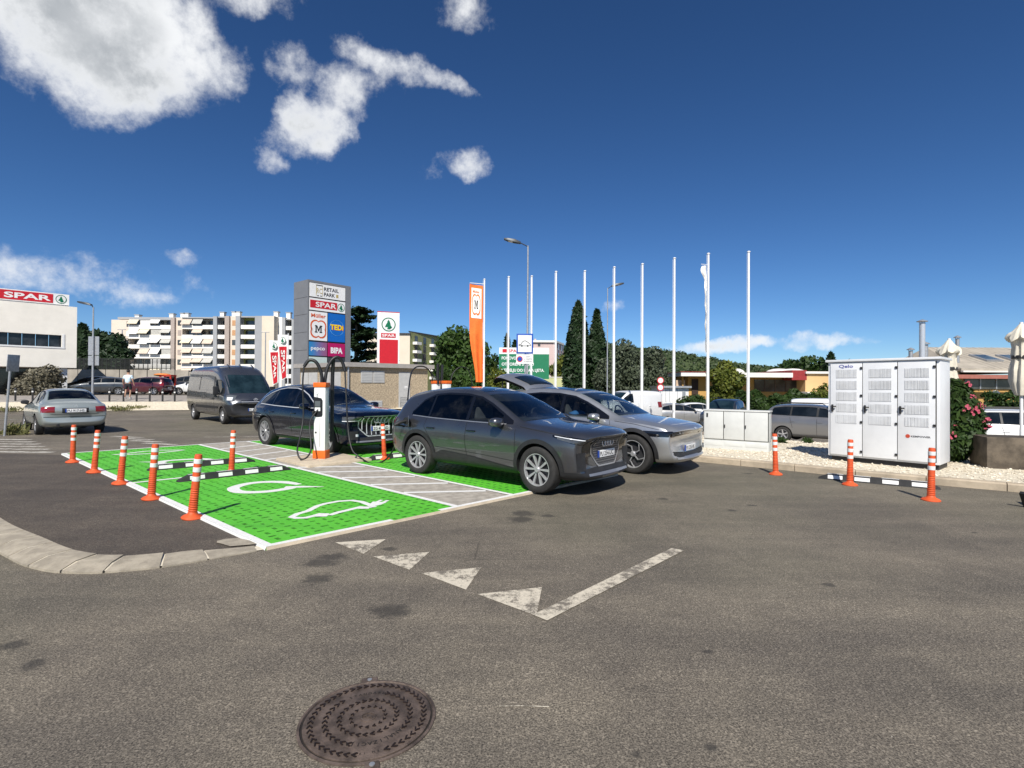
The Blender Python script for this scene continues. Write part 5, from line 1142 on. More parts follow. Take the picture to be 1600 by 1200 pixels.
# street on the right
zr = lambda x, y: gz(x, y) + .045
far_car('silver hatchback on the right street between two white flagpoles', (11.3, 35.0, zr(11.3, 35)), R(2), SILV, 4.05, 1.72, 1.49, 'hatch')
far_car('white hatchback mostly hidden beyond the silver hatchback', (14.2, 39.2, zr(14.2, 39.2)), R(-6), WHTP, 4.1, 1.74, 1.46, 'hatch')
far_car('dark maroon hatchback half hidden behind the white van', (9.4, 37.2, zr(9.4, 37.2)), R(70), MAROON, 4.1, 1.74, 1.5, 'hatch')
far_car('grey estate car parked behind the white power cabinet', (12.55, 20.9, gz(12.55, 20.9) + .07), R(-46), GREYP, 4.42, 1.76, 1.54, 'wagon', 'five', rails=True)
far_car('white delivery van with roof bars behind the flagpoles', (7.35, 33.6, zr(7.35, 33.6)), R(212), WHTP, 4.9, 1.9, 2.25, 'van', 'cap', name='delivery_van', cat='van')
far_car('dark slate off-roader behind the low grey utility cabinet', (12.2, 30.2, zr(12.2, 30.2)), R(235), DKG, 4.5, 1.85, 1.82, 'wagon', rails=True)
far_car('white van just showing left of the white power cabinet', (19.4, 31.5, zr(19.4, 31.5)), R(-30), WHTP, 4.8, 1.85, 1.95, 'van', 'cap', name='delivery_van', cat='van')
far_car('white off-roader at the right edge behind the concrete planter', (17.2, 17.2, gz(17.2, 17.2) + .02), R(-28), WHTP, 4.4, 1.82, 1.58, 'wagon', rails=True)
# street at the back left
zl = lambda x, y: gz(x, y) + .06
far_car('dark maroon estate behind the man in the pale shirt', (-31.0, 44.2, zl(-31, 44)), R(182), MAROON, 4.3, 1.74, 1.52, 'wagon')
far_car('dark grey hatchback with bright headlamps left of the maroon estate', (-33.9, 43.4, zl(-33.9, 43.4)), R(205), DKG, 4.1, 1.74, 1.48, 'hatch')
far_car('black car parked right beside the pillar of the white building', (-38.9, 48.6, zl(-38.9, 48.6)), R(184), BLKP, 4.5, 1.8, 1.62, 'wagon')
far_car('low black hatchback behind the tall lamp post at left', (-35.6, 49.8, zl(-35.6, 49.8)), R(176), BLKP, 4.2, 1.75, 1.45, 'hatch')
far_car('black off-roader behind the red kiosk', (-30.3, 51.0, zl(-30.3, 51)), R(4), BLKP, 4.6, 1.85, 1.75, 'hatch')
far_car('white car half hidden by the rear of the grey van', (-27.6, 46.2, zl(-27.6, 46.2)), R(186), WHTP, 4.0, 1.72, 1.46, 'hatch')

# ================================================================== street furniture
def AT(px, py, Y):          # the point of the place that the photograph shows at px, py, at Y metres from the camera
    d = F + (px - 800) / 820 * Rv + (600 - py) / 820 * Uv; t = Y / d.y; return Vector((d.x * t, Y, EYE + d.z * t))
ORANGE = M('orange_rubber', (.62, .085, .018), .55, var=.16, sc=7, bmp=.15, bsc=200, dirt=.3); WBAND = M('white_reflector_band', (.72, .72, .70), .3, var=.08, sc=20)
WHITE = M('white_coated_metal', (.74, .74, .73), .42, var=.05, sc=3, dirt=.08); GALV = M('galvanised_steel', (.42, .43, .44), .45, metal=.6, var=.15, sc=12)
BLUE = M('sign_blue', (.01, .07, .36), .35, var=.06); RED = M('sign_red', (.52, .012, .022), .38, var=.06); SGREEN = M('sign_green', (.005, .16, .07), .4, var=.06)
ORG2 = M('bright_orange_plastic', (.72, .13, .012), .45, var=.06); HOSE = M('black_cable_rubber', (.012, .012, .013), .5, var=.2, sc=20)

# ---- flexible bollards
def bollard_proto():
    t = thing('bollard', 'x', 'bollard', group='orange flexible bollards')
    m = MB(); m.lathe([(.115, 0), (.118, .012), (.10, .03), (.065, .045), (.052, .06)], 24); m.build('base_flange', ORANGE, t, smooth=40)
    prof = [(.055, .04)]
    for k in range(11): z = .07 + k * .027; r_ = .052 - k * .0006; prof += [(r_, z), (r_ - .006, z + .006), (r_ - .006, z + .013), (r_, z + .019)]
    prof += [(.043, .40), (.042, .74), (.036, .762), (.0, .764)]
    m = MB(); m.lathe(prof, 20); m.build('post', ORANGE, t, smooth=40)
    for z in (.445, .555, .655):
        m = MB(); m.lathe([(.0432, z), (.0455, z + .002), (.0455, z + .055), (.0432, z + .057)], 20, cap=False); m.build('reflective_band', WBAND, t, smooth=40)
    return t
bp = bollard_proto()
BOL = [(-8.91, 10.66, .02, 2, 'orange bollard at the far end of the left row, nearest the green sedan'), (-7.51, 9.45, .02, 4, 'orange bollard, second from the far end of the left row'),
       (-6.24, 8.38, .02, 5, 'orange bollard in the middle of the left row of five'), (-4.99, 7.28, .02, 4, 'orange bollard, second nearest of the left row'),
       (-3.80, 6.26, .02, 6, 'orange bollard nearest the camera, on the white bay line'), (-5.05, 9.47, .03, 2, 'orange bollard standing between the two wheel stops on green'),
       (-2.74, 11.32, .03, -3, 'orange bollard in front of the navy car grille'), (4.93, 9.80, .0, -2, 'orange bollard at the kerb beside the grey utility cabinet'),
       (5.65, 8.77, .0, 0, 'orange bollard in front of the first door of the power cabinet'), (6.06, 7.59, .0, 0, 'orange bollard in front of the last door of the power cabinet')]
for i, (x, y, z, tl, lb) in enumerate(BOL):
    o = bp if i == 0 else copy_tree(bp); o.location = (x, y, z); o.rotation_euler = (R(random.uniform(-1.5, 1.5)), R(tl), 0); o['label'] = lb
# ---- rubber wheel stops
RUB = M('black_rubber_stop', (.02, .02, .021), .75, var=.25, sc=10, bmp=.4, bsc=80); WPAN = M('white_reflector_panel', (.74, .74, .72), .4, var=.08, sc=10)
def wheel_stop(a, b, z, label, L_=1.8):
    a, b = Vector(a), Vector(b); d = b - a; t = thing('wheel_stop', label, 'wheel stop', ((a.x + b.x) / 2, (a.y + b.y) / 2, z), math.atan2(d.y, d.x), 'black and white wheel stops')
    L_ = d.length / 2; m = MB(); pr = [(-.08, 0), (-.055, .09), (-.04, .1), (.04, .1), (.055, .09), (.08, 0)]; n = len(pr); vs = []
    for x, k in ((-L_, .0), (-L_ + .16, 1), (L_ - .16, 1), (L_, .0)): vs += [(x, y * (.8 + .2 * k), max(0.0, h * (k if k else .25))) for y, h in pr]
    m.add(vs, [(i * n + j, (i + 1) * n + j, (i + 1) * n + j + 1, i * n + j + 1)[::-1] for i in range(3) for j in range(n - 1)] + [tuple(range(n))[::-1], tuple(range(3 * n, 4 * n))])
    m.build('rubber_body', RUB, t)
    for k in range(4):
        xc = (-.75 + .5 * k) * (L_ - .06)
        for s in (-1, 1):
            m = MB(); m.add([(xc - .11, s * .0765, .022), (xc + .11, s * .0765, .022), (xc + .11, s * .0600, .082), (xc - .11, s * .0600, .082)], [(0, 1, 2, 3) if s < 0 else (3, 2, 1, 0)]); m.build('reflector_panel', WPAN, t)
            m = MB(); m.add([(xc - .12, s * .012, .1022), (xc + .12, s * .012, .1022), (xc + .12, s * .04, .1022), (xc - .12, s * .04, .1022)], [(0, 1, 2, 3) if s > 0 else (3, 2, 1, 0)]); m.build('reflector_panel', WPAN, t)
wheel_stop((-6.67, 9.62), (-5.34, 10.90), .03, 'black and white wheel stop on the far green bay'); wheel_stop((-5.42, 8.52), (-4.17, 9.87), .03, 'black and white wheel stop on the near green bay')
wheel_stop((-3.05, 11.1), (-1.75, 12.38), .03, 'black and white wheel stop behind the grey electric car'); wheel_stop((5.52, 9.44), (6.90, 8.45), .0, 'black and white wheel stop at the kerb before the power cabinet')

# ---- charging posts
PANELB = M('charger_black_panel', (.012, .012, .014), .3, var=.1, coat=.3); SCREEN = M('charger_screen', (.09, .10, .11), .15, var=.2)
def charger(label, loc, rz, h=1.6):
    t = thing('charging_post', label, 'charger', loc, rz, 'white and orange charging posts')
    m = MB(); m.bb(-.14, .14, -.11, .11, 0, .17); m.build('orange_foot', ORG2, t, bevel=.012)
    m = MB(); m.bb(-.125, .125, -.095, .095, .165, h - .1); m.build('post_body', WHITE, t, bevel=.02)
    m = MB(); m.bb(-.14, .14, -.11, .11, h - .1, h); m.build('orange_cap', ORG2, t, bevel=.015)
    m = MB(); m.prism([(-.127, .90), (-.06, .87), (.05, .88), (.07, .92), (.07, 1.22), (.04, 1.27), (-.127, 1.30)], -.099, -.092, 'xz'); p = m.build('black_panel', PANELB, t)
    m = MB(); m.bb(-.10, .02, -.104, -.098, 1.09, 1.21); m.build('screen', SCREEN, p); m = MB(); m.bb(-.10, .02, -.104, -.098, 1.0, 1.075); m.build('payment_label', WBAND, p)
    m = MB(); m.bb(-.135, -.10, -.16, -.09, .92, 1.0); m.build('connector_holster', HOSE, p, bevel=.01)
    m = MB(); m.lathe([(.018, -.004), (.018, .004)], 14, (-.075, -.1, .55), 'y'); m.build('lock', HOSE, t)
    m = MB(); m.bb(.01, .016, -.0985, -.094, .25, .82); m.build('door_gap', SEAM, t)
    m = MB(); m.lathe([(.03, -.002), (.03, .003), (.02, .003), (.02, -.002)], 16, (-.05, -.0975, 1.38), 'y', cap=False); m.build('logo_ring', M('logo_grey', (.1, .1, .11), .5), t)
    text('KEMPOWER', 'lettering', MATS['logo_grey'], t, 0, 0, .035, y=0, align='l').matrix_local = Matrix.Translation((-.035, -.0985, 1.35 - .27 + .02)) @ Matrix.Rotation(R(-90), 4, 'Y')
    return t
ch = charger('white charging post with orange cap on the sand coloured pad', (-4.03, 11.12, .075), R(-6))
def hose(pts, rad, parent, name='charging_cable', n=6):
    inv = parent.matrix_world.inverted() if False else Matrix.Rotation(-parent.rotation_euler.z, 4, 'Z') @ Matrix.Translation(-parent.location)
    m = MB(); m.tube([inv @ p for p in spline(pts, n)], rad, 10); return m.build(name, HOSE, parent, smooth=60)
hose([AT(503, 600, 11.12), AT(502, 583, 11.12), AT(494, 566, 11.1), AT(483, 563, 11.08), AT(475, 573, 11.05)], .035, ch, 'cable_guide')
hose([AT(475, 573, 11.05), AT(473, 600, 11.0), AT(474, 650, 10.95), AT(469, 682, 10.8), AT(464.5, 703, 10.75), AT(469, 716.5, 10.7), AT(479, 715, 10.7), AT(486, 701, 10.75), AT(484, 670, 10.9), AT(486, 655, 10.95), AT(497, 640, 11.03)], .017, ch)
hose([AT(507, 600, 11.2), AT(511, 577, 11.25), AT(519, 562, 11.3), AT(528, 558, 11.35), AT(535, 566, 11.4), AT(539, 580, 11.4)], .035, ch, 'cable_guide')
hose([AT(521, 562, 11.35), AT(519.5, 590, 11.4), AT(519, 640, 11.4), AT(518, 690, 11.4)], .04, ch, 'cable_guide')
pq = cSUV.hit(-90, -1.62, .98, .02); pw = Matrix.Translation(SUV.location) @ Matrix.Rotation(SUV.rotation_euler.z, 4, 'Z') @ (Vector((pq.x - .16, pq.y - .22, .90)) * .97)
hose([AT(539, 580, 11.4), AT(541, 620, 11.3), AT(544, 670, 11.2), AT(550, 702, 11.05), AT(562, 714, 11.0), AT(578, 723.5, 10.8), AT(596, 722, 10.8), AT(610, 710, 10.7), AT(620, 690, 10.5), AT(632, 668, pw.y + .25), pw], .017, ch)
c2 = charger('orange capped charging post showing over the grey car roof, left one', (-2.55, 17.6, gz(-2.5, 17.6)), R(-44), 1.80); c3 = charger('orange capped charging post showing over the grey car roof, right one', (-2.16, 17.3, gz(-2.1, 17.3)), R(-44), 1.80)
hose([AT(676, 600, 17.6), AT(674, 585, 17.5), AT(665, 574, 17.3), AT(652, 573, 17), AT(643, 582, 16.5), AT(639, 605, 15.5), AT(636, 640, 14.5), AT(634, 668, 14)], .022, c2, 'charging_cable')
hose([AT(684, 600, 17.5), AT(684, 575, 17.5), AT(685, 568, 17.5)], .05, c2, 'cable_guide'); hose([AT(690, 600, 17.4), AT(691, 575, 17.4), AT(690, 570, 17.4)], .045, c3, 'cable_guide')
hose([AT(703, 600, 17.3), AT(708, 583, 17.4), AT(718, 574, 17.5), AT(728, 575, 17.6), AT(735, 585, 17.7), AT(738, 605, 17.8)], .016, c3, 'charging_cable')

# ---- white power cabinet
def power_cabinet():
    A_, B_ = Vector((6.72, 11.15)), Vector((7.93, 9.72)); d = B_ - A_; L_ = d.length; rz = math.atan2(d.y, d.x); z0 = .11
    t = thing('power_cabinet', 'tall white three-door power cabinet with vents on the gravel', 'cabinet', (A_.x, A_.y, z0), rz); D = .82; H_ = 2.06
    CW = M('cabinet_white', (.68, .69, .70), .45, var=.04, sc=2, dirt=.06)
    m = MB(); m.bb(.05, L_ - .03, .06, D - .06, -.06, .10); m.build('dark_plinth', BLACKP, t)
    m = MB(); m.bb(0, L_, 0, D, .09, H_); m.build('housing', CW, t, bevel=.012)
    m = MB(); m.bb(-.04, L_ + .03, -.06, D + .03, H_ - .002, H_ + .045); m.build('roof_cover', CW, t, bevel=.01)
    VS = M('vent_mesh', (.46, .47, .48), .6, var=.25, sc=3, bmp=.3, bsc=200)
    dw = (L_ - .14) / 3
    for k in range(3):
        x0 = .05 + k * (dw + .012); x1 = x0 + dw; dr = MB(); dr.bb(x0, x1, -.028, .002, .13, H_ - .03); do = dr.build('door', CW, t, bevel=.006)
        g = MB(); g.bb(x1 - .002, x1 + .016, -.006, .002, .13, H_ - .03); g.build('door_gap', SEAM, t)
        for r_ in range(5):
            zt = H_ - .16 - r_ * .235; vx0, vx1 = x0 + .11, x1 - .09
            v = MB(); v.bb(vx0, vx1, -.031, -.027, zt - .175, zt); vo = v.build('vent', VS, do)
            f = MB()
            nb_ = 17
            for q in range(nb_): xx = lerp(vx0 + .01, vx1 - .01, q / (nb_ - 1)) + random.uniform(-.003, .003); f.bb(xx - .004, xx + .004, -.039, -.030, zt - .172, zt - .003)
            ob = f.build('vent_slats', CW, do); ob['kind'] = 'stuff'
        hm = MB(); hm.bb(x0 + .025, x0 + .06, -.055, -.028, 1.02, 1.17); hm.box((x0 + .075, -.07, 1.13), (.09, .025, .025)); hm.build('handle', BLACKP, do, bevel=.006)
        for zz in (.22, .82, 1.36, 1.92): hg = MB(); hg.bb(x1 - .03, x1 + .008, -.045, -.02, zz - .02, zz + .025); hg.build('hinge', BLACKP, do)
    NAV = M('logo_violet_blue', (.10, .11, .33), .5); text('Qelo', 'lettering', NAV, t, .05 + dw * .50, H_ - .125, .065, y=-.031, align='c', bold=.03, width=.26)
    x0 = .05 + 2 * (dw + .012); m = MB(); m.lathe([(.036, -.002), (.036, .002), (.002, .002)], 20, (x0 + .16, -.031, .60), 'y'); m.build('logo_disc', M('logo_orange_red', (.50, .06, .025), .5), t)
    text('KEMPOWER', 'lettering', M('logo_dark_grey', (.06, .06, .065), .5), t, x0 + .21, .583, .034, y=-.031, width=.30, bold=.03)
    return t
power_cabinet()
# ---- low grey utility cabinet
def utility_cabinet():
    A_, B_ = Vector((4.86, 13.3)), Vector((6.08, 12.42)); d = B_ - A_; L_ = d.length; t = thing('utility_cabinet', 'low pale grey three-door utility cabinet beside the silver car', 'cabinet', (A_.x, A_.y, gz(A_.x, A_.y) + .08), math.atan2(d.y, d.x))
    CG = M('pale_grey_polyester', (.56, .57, .55), .6, var=.05, sc=3, dirt=.06, bmp=.1, bsc=150)
    m = MB(); m.bb(0, L_, 0, .36, -.05, .24); m.build('base_section', CG, t, bevel=.008); m = MB(); m.bb(0, L_, .012, .36, .25, .96); m.build('housing', CG, t, bevel=.008); m = MB(); m.bb(-.02, L_ + .02, -.02, .38, .958, .992); m.build('lid', CG, t, bevel=.008)
    xs = [0.01, L_ * .32, L_ * .64, L_ - .01]
    for k in range(3):
        m = MB(); m.bb(xs[k] + .008, xs[k + 1] - .008, -.008, .014, .27, .945); o = m.build('door', CG, t, bevel=.004)
        m = MB(); m.bb(xs[k + 1] - .008, xs[k + 1] + .008, .008, .0125, .26, .95); m.build('door_gap', SEAM, t)
        m = MB(); m.bb(xs[k] + .03, xs[k + 1] - .03, -.006, .001, .10, .20); m.build('base_panel', CG, t, bevel=.003)
        if k: m = MB(); m.bb(xs[k] + .02, xs[k] + .04, -.025, -.006, .55, .63); m.build('lock', BLACKP, o)
    m = MB(); m.bb(.07, .11, -.014, -.007, .80, .90); m.build('black_label', BLACKP, t)
utility_cabinet()

# ---- manhole cover
def manhole():
    IRON = M('rusty_cast_iron', (.110, .082, .066), .62, metal=.3, var=.5, sc=11, bmp=.5, bsc=160); IRC = M('dark_chevron_iron', (.030, .020, .016), .5, metal=.4, var=.3, sc=30); IRD = M('dark_iron_gap', (.015, .012, .010), .8, var=.3)
    t = thing('manhole_cover', 'round rusty cast iron manhole cover with chevron relief', 'manhole cover', (-.682, 2.535, 0), R(-14)); r_ = .297
    m = MB(); m.lathe([(r_ + .024, .0015), (r_ + .024, .007), (r_ + .012, .009), (r_ + .008, .0015)], 64, cap=False); m.build('frame', IRON, t, smooth=40)
    m = MB(); m.lathe([(r_ + .013, .002), (r_ + .0005, .0022)], 64, cap=False); m.build('frame_gap', IRD, t)
    m = MB(); m.lathe([(r_, .001), (r_, .007), (r_ - .006, .009), (.001, .009)], 64, cap=False); m.build('cover', IRON, t, smooth=30)
    for rr_, n, sz in ((.264, 48, .026), (.198, 37, .025), (.134, 26, .022), (.080, 16, .016)):
        me = MB(); a = sz * .55; w_ = sz * .15
        vs = [(-a, -a - w_), (0 + a * .4, -w_), (0 + a * .4, w_), (-a, a + w_), (-a - w_, a), (a * .4 - 2 * w_, 0), (-a - w_, -a)]
        q = [(-a, a), (a * .5, 0), (-a, -a), (-a - 1.6 * w_, -a + w_), (a * .5 - 2.4 * w_, 0), (-a - 1.6 * w_, a - w_)]
        me.prism(q, .0, .006); mm = me.mesh('chevron', IRC)  # coloured darker than the cover so the chevrons stand out
        for k in range(n):
            th = 2 * math.pi * k / n
            if rr_ > .18 and rr_ < .21 and (math.cos(th - R(-48)) > .80 or math.cos(th - R(120)) > .86): continue
            if rr_ > .25 and math.cos(th - R(-62)) > .985: continue
            o = link('chevron', mm, t, (rr_ * math.cos(th), rr_ * math.sin(th), .0085)); o.rotation_euler = (0, 0, th - math.pi / 2)
    def arc(s, rad, a_mid, step, h):
        n = len(s)
        for k, chh in enumerate(s):
            if chh == ' ': continue
            th = R(a_mid) + (n - 1) / 2 * step - k * step
            vs, fs, w0 = textmesh(chh, None, .02); m_ = MB(); m_.add([((x - w0 / 2) * h, y * h, .0) for x, y in vs], fs)
            o = link('letter', m_.mesh('letter', IRD), t, (rad * math.cos(th), rad * math.sin(th), .0105)); o.rotation_euler = (0, 0, th - math.pi / 2)
    arc('KANALIZACIJA', .186, -48, R(7.2), .024); arc('STANDARD', .19, 120, R(7), .018); arc('EN 124', .252, -62, R(4.2), .013)
    m = MB(); m.lathe([(.036, .009), (.036, .013), (.029, .013), (.029, .009)], 24, cap=False); m.build('centre_ring', IRON, t)
    m = MB(); m.tube(spline([(-.022, -.006, .011), (-.012, .008, .011), (0, -.006, .011), (.012, .008, .011), (.022, -.006, .011)], 4), .003, 6); m.build('centre_mark', IRON, t)
    for th, sx, sy_ in ((R(118), .085, .05), (R(-58), .062, .055)):
        m = MB(); m.box((0, 0, .004), (sy_, sx, .008)); o = m.build('hinge_lug' if sx > .07 else 'lock_lug', IRON, t, bevel=.003); o.location = ((r_ + .035) * math.cos(th), (r_ + .035) * math.sin(th), 0); o.rotation_euler = (0, 0, th)
        b = MB(); b.lathe([(.012, .008), (.012, .0115), (.001, .0125)], 14); b.build('bolt', GALV, o)
manhole()
tag(marking('scratch', [(-.054, 2.639), (.07, 2.641), (.196, 2.636)], .008, WHITE_OLD, .003), 'pale scratch on the asphalt right of the manhole', None, kind='structure')

# ---- flagpoles
POLE = M('white_flagpole', (.76, .77, .78), .35, var=.04, sc=2)
pxs = [757, 795, 831, 869, 914, 960, 1004, 1054, 1107, 1170]; tops = [437, 433, 432, 425, 424, 418, 413, 404, 397, 394]
ords = ['first', 'second', 'third', 'fourth', 'fifth', 'sixth', 'seventh', 'eighth', 'ninth']
FP = []
for i, (px, ty) in enumerate(zip(pxs, tops)):
    hz = 605 + (px - 800) * .0061; Y = 820 * 6.35 / (hz - ty); p = AT(px, ty, Y); g = gz(p.x, p.y) + .08; H_ = p.z - g
    lb = 'white flagpole flying the long orange banner, leftmost of the row' if i == 0 else 'white flagpole, rightmost of the row, behind the grey utility cabinet' if i == 9 else 'white flagpole with the torn white flag, second from the right' if i == 8 else f'bare white flagpole, {ords[i]} of the row counted from the orange banner'
    t = thing('flagpole', lb, 'flagpole', (p.x, p.y, g), 0, 'row of white flagpoles')
    m = MB(); m.tube([(0, 0, 0), (0, 0, H_ * .5), (0, 0, H_)], [.062, .056, .046], 14); m.build('pole', POLE, t, smooth=50)
    m = MB(); m.lathe([(.05, H_ - .01), (.075, H_), (.075, H_ + .03), (.03, H_ + .06), (.002, H_ + .065)], 14); m.build('cap', POLE, t, smooth=40)
    m = MB(); m.lathe([(.16, 0), (.16, .025), (.075, .03), (.07, .14)], 14); m.build('base_plate', GALV, t)
    m = MB(); m.tube([(-.085, -.02, H_ - .05), (-.095, -.03, H_ * .5), (-.085, -.02, 1.1)], .006, 5); m.build('halyard', WHITE, t)
    m = MB(); m.box((-.06, -.06, 1.1), (.05, .04, .12)); m.build('cleat', GALV, t)
    FP.append((t, p, H_, g))
def cloth(name, W_, L_, fn, mat, parent, nu=10, nv=40, y=0):
    m = MB(); m.add([fn(i / nu, j / nv) for j in range(nv + 1) for i in range(nu + 1)], [(j * (nu + 1) + i, j * (nu + 1) + i + 1, (j + 1) * (nu + 1) + i + 1, (j + 1) * (nu + 1) + i) for j in range(nv) for i in range(nu)])
    return m.build(name, mat, parent, smooth=80)
MPARTS = [[(-.5, .5), (-.5, .36), (-.22, .36), (-.16, .5)], [(.16, .5), (.22, .36), (.5, .36), (.5, .5)], [(-.41, .37), (-.41, -.37), (-.25, -.37), (-.25, .37)], [(.25, .37), (.25, -.37), (.41, -.37), (.41, .37)], [(-.5, -.36), (-.5, -.5), (-.13, -.5), (-.13, -.36)], [(.13, -.36), (.13, -.5), (.5, -.5), (.5, -.36)], [(-.27, .40), (-.07, -.30), (.07, -.30), (-.13, .40)], [(.13, .40), (-.07, -.30), (.07, -.30), (.27, .40)]]
MPOLY = [(-.5, -.5), (-.5, -.34), (-.40, -.34), (-.40, .34), (-.5, .34), (-.5, .5), (-.18, .5), (0, .02), (.18, .5), (.5, .5), (.5, .34), (.40, .34), (.40, -.34), (.5, -.34), (.5, -.5), (.12, -.5), (.12, -.34), (.2, -.34), (.2, .22), (.04, -.22), (-.04, -.22), (-.2, .22), (-.2, -.34), (-.12, -.34), (-.12, -.5)]
def mlogo(parent, cx, cz, s, y, orange, whitem, name='emblem', map_=None):
    """four-lobed emblem with a serif M"""
    def lob(k): 
        out = []
        for i in range(48):
            a = 2 * math.pi * i / 48; r_ = (.44 + .165 * abs(math.cos(2 * (a - math.pi / 4))) ** .8 * (1 if True else 0)) * k; out.append((cx + s * r_ * math.cos(a) * .95, cz + s * r_ * math.sin(a)))
        return out
    tri = lambda poly: poly
    for k, (pl, mt, dy) in enumerate(((lob(1.0), orange, 0), (lob(.84), whitem, -.006), ([[(cx + a * s * .46, cz + b * s * .42) for a, b in q] for q in MPARTS], INK, -.012))):
        bm = bmesh.new()
        for kk, pp in enumerate(pl if k == 2 else [pl]): f = bm.faces.new([bm.verts.new((a, y + dy - .0006 * kk, b)) for a, b in pp]); bmesh.ops.triangulate(bm, faces=[f])
        if map_:
            for v in bm.verts: v.co = map_(v.co)
        me = bpy.data.meshes.new('emblem'); bm.to_mesh(me); bm.free(); me.materials.append(mt); link(('emblem_outline', 'emblem_field', 'emblem_letter')[k], me, parent)
# orange banner on the first pole
FLAGO = M('orange_banner_cloth', (.78, .16, .022), .8, var=.1, sc=3); FLAGW = M('white_banner_cloth', (.80, .78, .74), .8, var=.06, sc=4)
t, p, H_, g = FP[0]
fl = thing('banner', 'long orange banner hanging from the leftmost flagpole', 'banner', (p.x, p.y, g)); ztop, zbot = AT(746, 447, p.y).z - g, AT(746, 597, p.y).z - g
def ban(u, v):
    w_ = lerp(.80, .66, sst(.35, 1, v)); ps = .05 * math.sin(v * 5 + 1) * (1 - v) ; sway = .28 * sst(.5, 1.05, v) * (1 - u) - .0
    fold = .10 * sst(.3, .7, v) * math.sin(u * 9 + v * 2.2) + .05 * math.sin(u * 4 + v * 6)
    return Vector((-.07 - w_ * (1 - u) + sway, -.02 - .25 * (1 - u) * (.4 + .6 * v) + fold, lerp(ztop, zbot, v) + .12 * (1 - u) * (1 - v)))
cloth('banner_cloth', 0, 0, ban, FLAGO, fl)
sq = lambda co: ban(co.x, co.z) + Vector((0, -.018 + co.y, 0))
m = MB(); nu, nv = 10, 14
m.add([sq(Vector((lerp(.14, .88, i / nu), 0, lerp(.035, .345, j / nv)))) for j in range(nv + 1) for i in range(nu + 1)], [(j * (nu + 1) + i, j * (nu + 1) + i + 1, (j + 1) * (nu + 1) + i + 1, (j + 1) * (nu + 1) + i) for j in range(nv) for i in range(nu)]); m.build('white_field', FLAGW, fl, smooth=80)
def sq2(co): return ban(co.x, .205 - co.z) + Vector((0, -.036 + co.y * 2, 0))
class _S: pass
def mlogo_map(co): return sq2(Vector((.5 + co.x * .62, co.y, co.z * .21)))
mlogo(fl, 0, 0, 1.0, 0, FLAGO, FLAGW, map_=mlogo_map)
vs, fs, w0 = textmesh('Müller', None, .03); me = bpy.data.meshes.new('l'); me.from_pydata([ban(.24 + .5 * a / w0, .082 - b * .025) + Vector((0, -.04, 0)) for a, b in vs], [], fs); me.materials.append(FLAGO); link('lettering', me, fl)
m = MB(); m.tube([(0, 0, ztop + .12), (-.86, -.14, ztop + .16)], .018, 8); m.build('cross_arm', POLE, fl)
# torn white flag on the ninth pole
t, p, H_, g = FP[8]; fl = thing('torn_flag', 'torn white flag wound down the second pole from the right', 'flag', (p.x, p.y, g))
def torn(u, v):
    w_ = interp([(0, .22), (.15, .16), (.28, .07), (1, .02)], v); return Vector((-.09 - w_ * (1 - u) * (1 + .3 * math.sin(v * 30)) + .0, .06 * math.sin(u * 7 + v * 20), H_ - .55 - v * 4.1))
cloth('flag_cloth', 0, 0, torn, FLAGW, fl, 6, 60)
m = MB(); m.tube([(0, 0, H_ - .5), (-.35, 0, H_ - .48)], .012, 6); m.build('cross_arm', POLE, fl)
# ---- tall lamp posts
LAMPM = M('dark_lamp_housing', (.05, .055, .06), .45, metal=.4, var=.1)
def lamp_post(label, px, top_py, base_z, Y, head_dir, arm=.55, mat=GALV, r_=.06):
    p = AT(px, top_py, Y); t = thing('lamp_post', label, 'street lamp', (p.x, p.y, base_z), 0, 'street lamps'); H_ = p.z - base_z
    m = MB(); m.tube([(0, 0, 0), (0, 0, H_ * .4), (0, 0, H_)], [r_ * 1.35, r_, r_ * .7], 12); m.build('pole', mat, t, smooth=50)
    m = MB(); m.tube([(0, 0, H_ - .05), (head_dir * arm, -.05, H_ + .14)], r_ * .5, 8); m.build('arm', LAMPM, t)
    a = MB(); vs = []; hx = head_dir * arm
    for x, w_, h0, h1 in ((hx, .12, .10, .20), (hx + head_dir * .35, .19, .16, .34), (hx + head_dir * .75, .17, .25, .40), (hx + head_dir * .98, .10, .33, .42)): vs += [(x, -w_ - .05, H_ + h0), (x, w_ - .05, H_ + h0), (x, w_ * .8 - .05, H_ + h1), (x, -w_ * .8 - .05, H_ + h1)]
    a.add(vs, [(i * 4 + k, i * 4 + (k + 1) % 4, (i + 1) * 4 + (k + 1) % 4, (i + 1) * 4 + k) for i in range(3) for k in range(4)] + [(3, 2, 1, 0), (12, 13, 14, 15)]); h = a.build('lamp_head', LAMPM, t, bevel=.01)
    m = MB(); m.add([(hx + head_dir * .38, -.2, H_ + .17), (hx + head_dir * .38, .1, H_ + .17), (hx + head_dir * .72, .08, H_ + .235), (hx + head_dir * .72, -.18, H_ + .235)], [(0, 1, 2, 3)]); m.build('lamp_glass', WBAND, h)
    return t
lamp_post('tall grey lamp post with dark head above the flagpoles', 825, 384, gz(.9, 30) + .08, 30.5, -1, .42)
lamp_post('thin distant lamp post beside the sixth flagpole', 949.5, 450, -.9, 42, 1, .3, r_=.05)
t = lamp_post('grey lamp post right of the white building, boards on it', 146, 480, gz(-30, 38), 38, -1, .1)
m = MB(); m.bb(-.42, .36, .09, .12, 3.05, 4.4); m.bb(-.42, .36, .09, .12, 2.3, 3.0); m.build('board_backs', GALV, t)
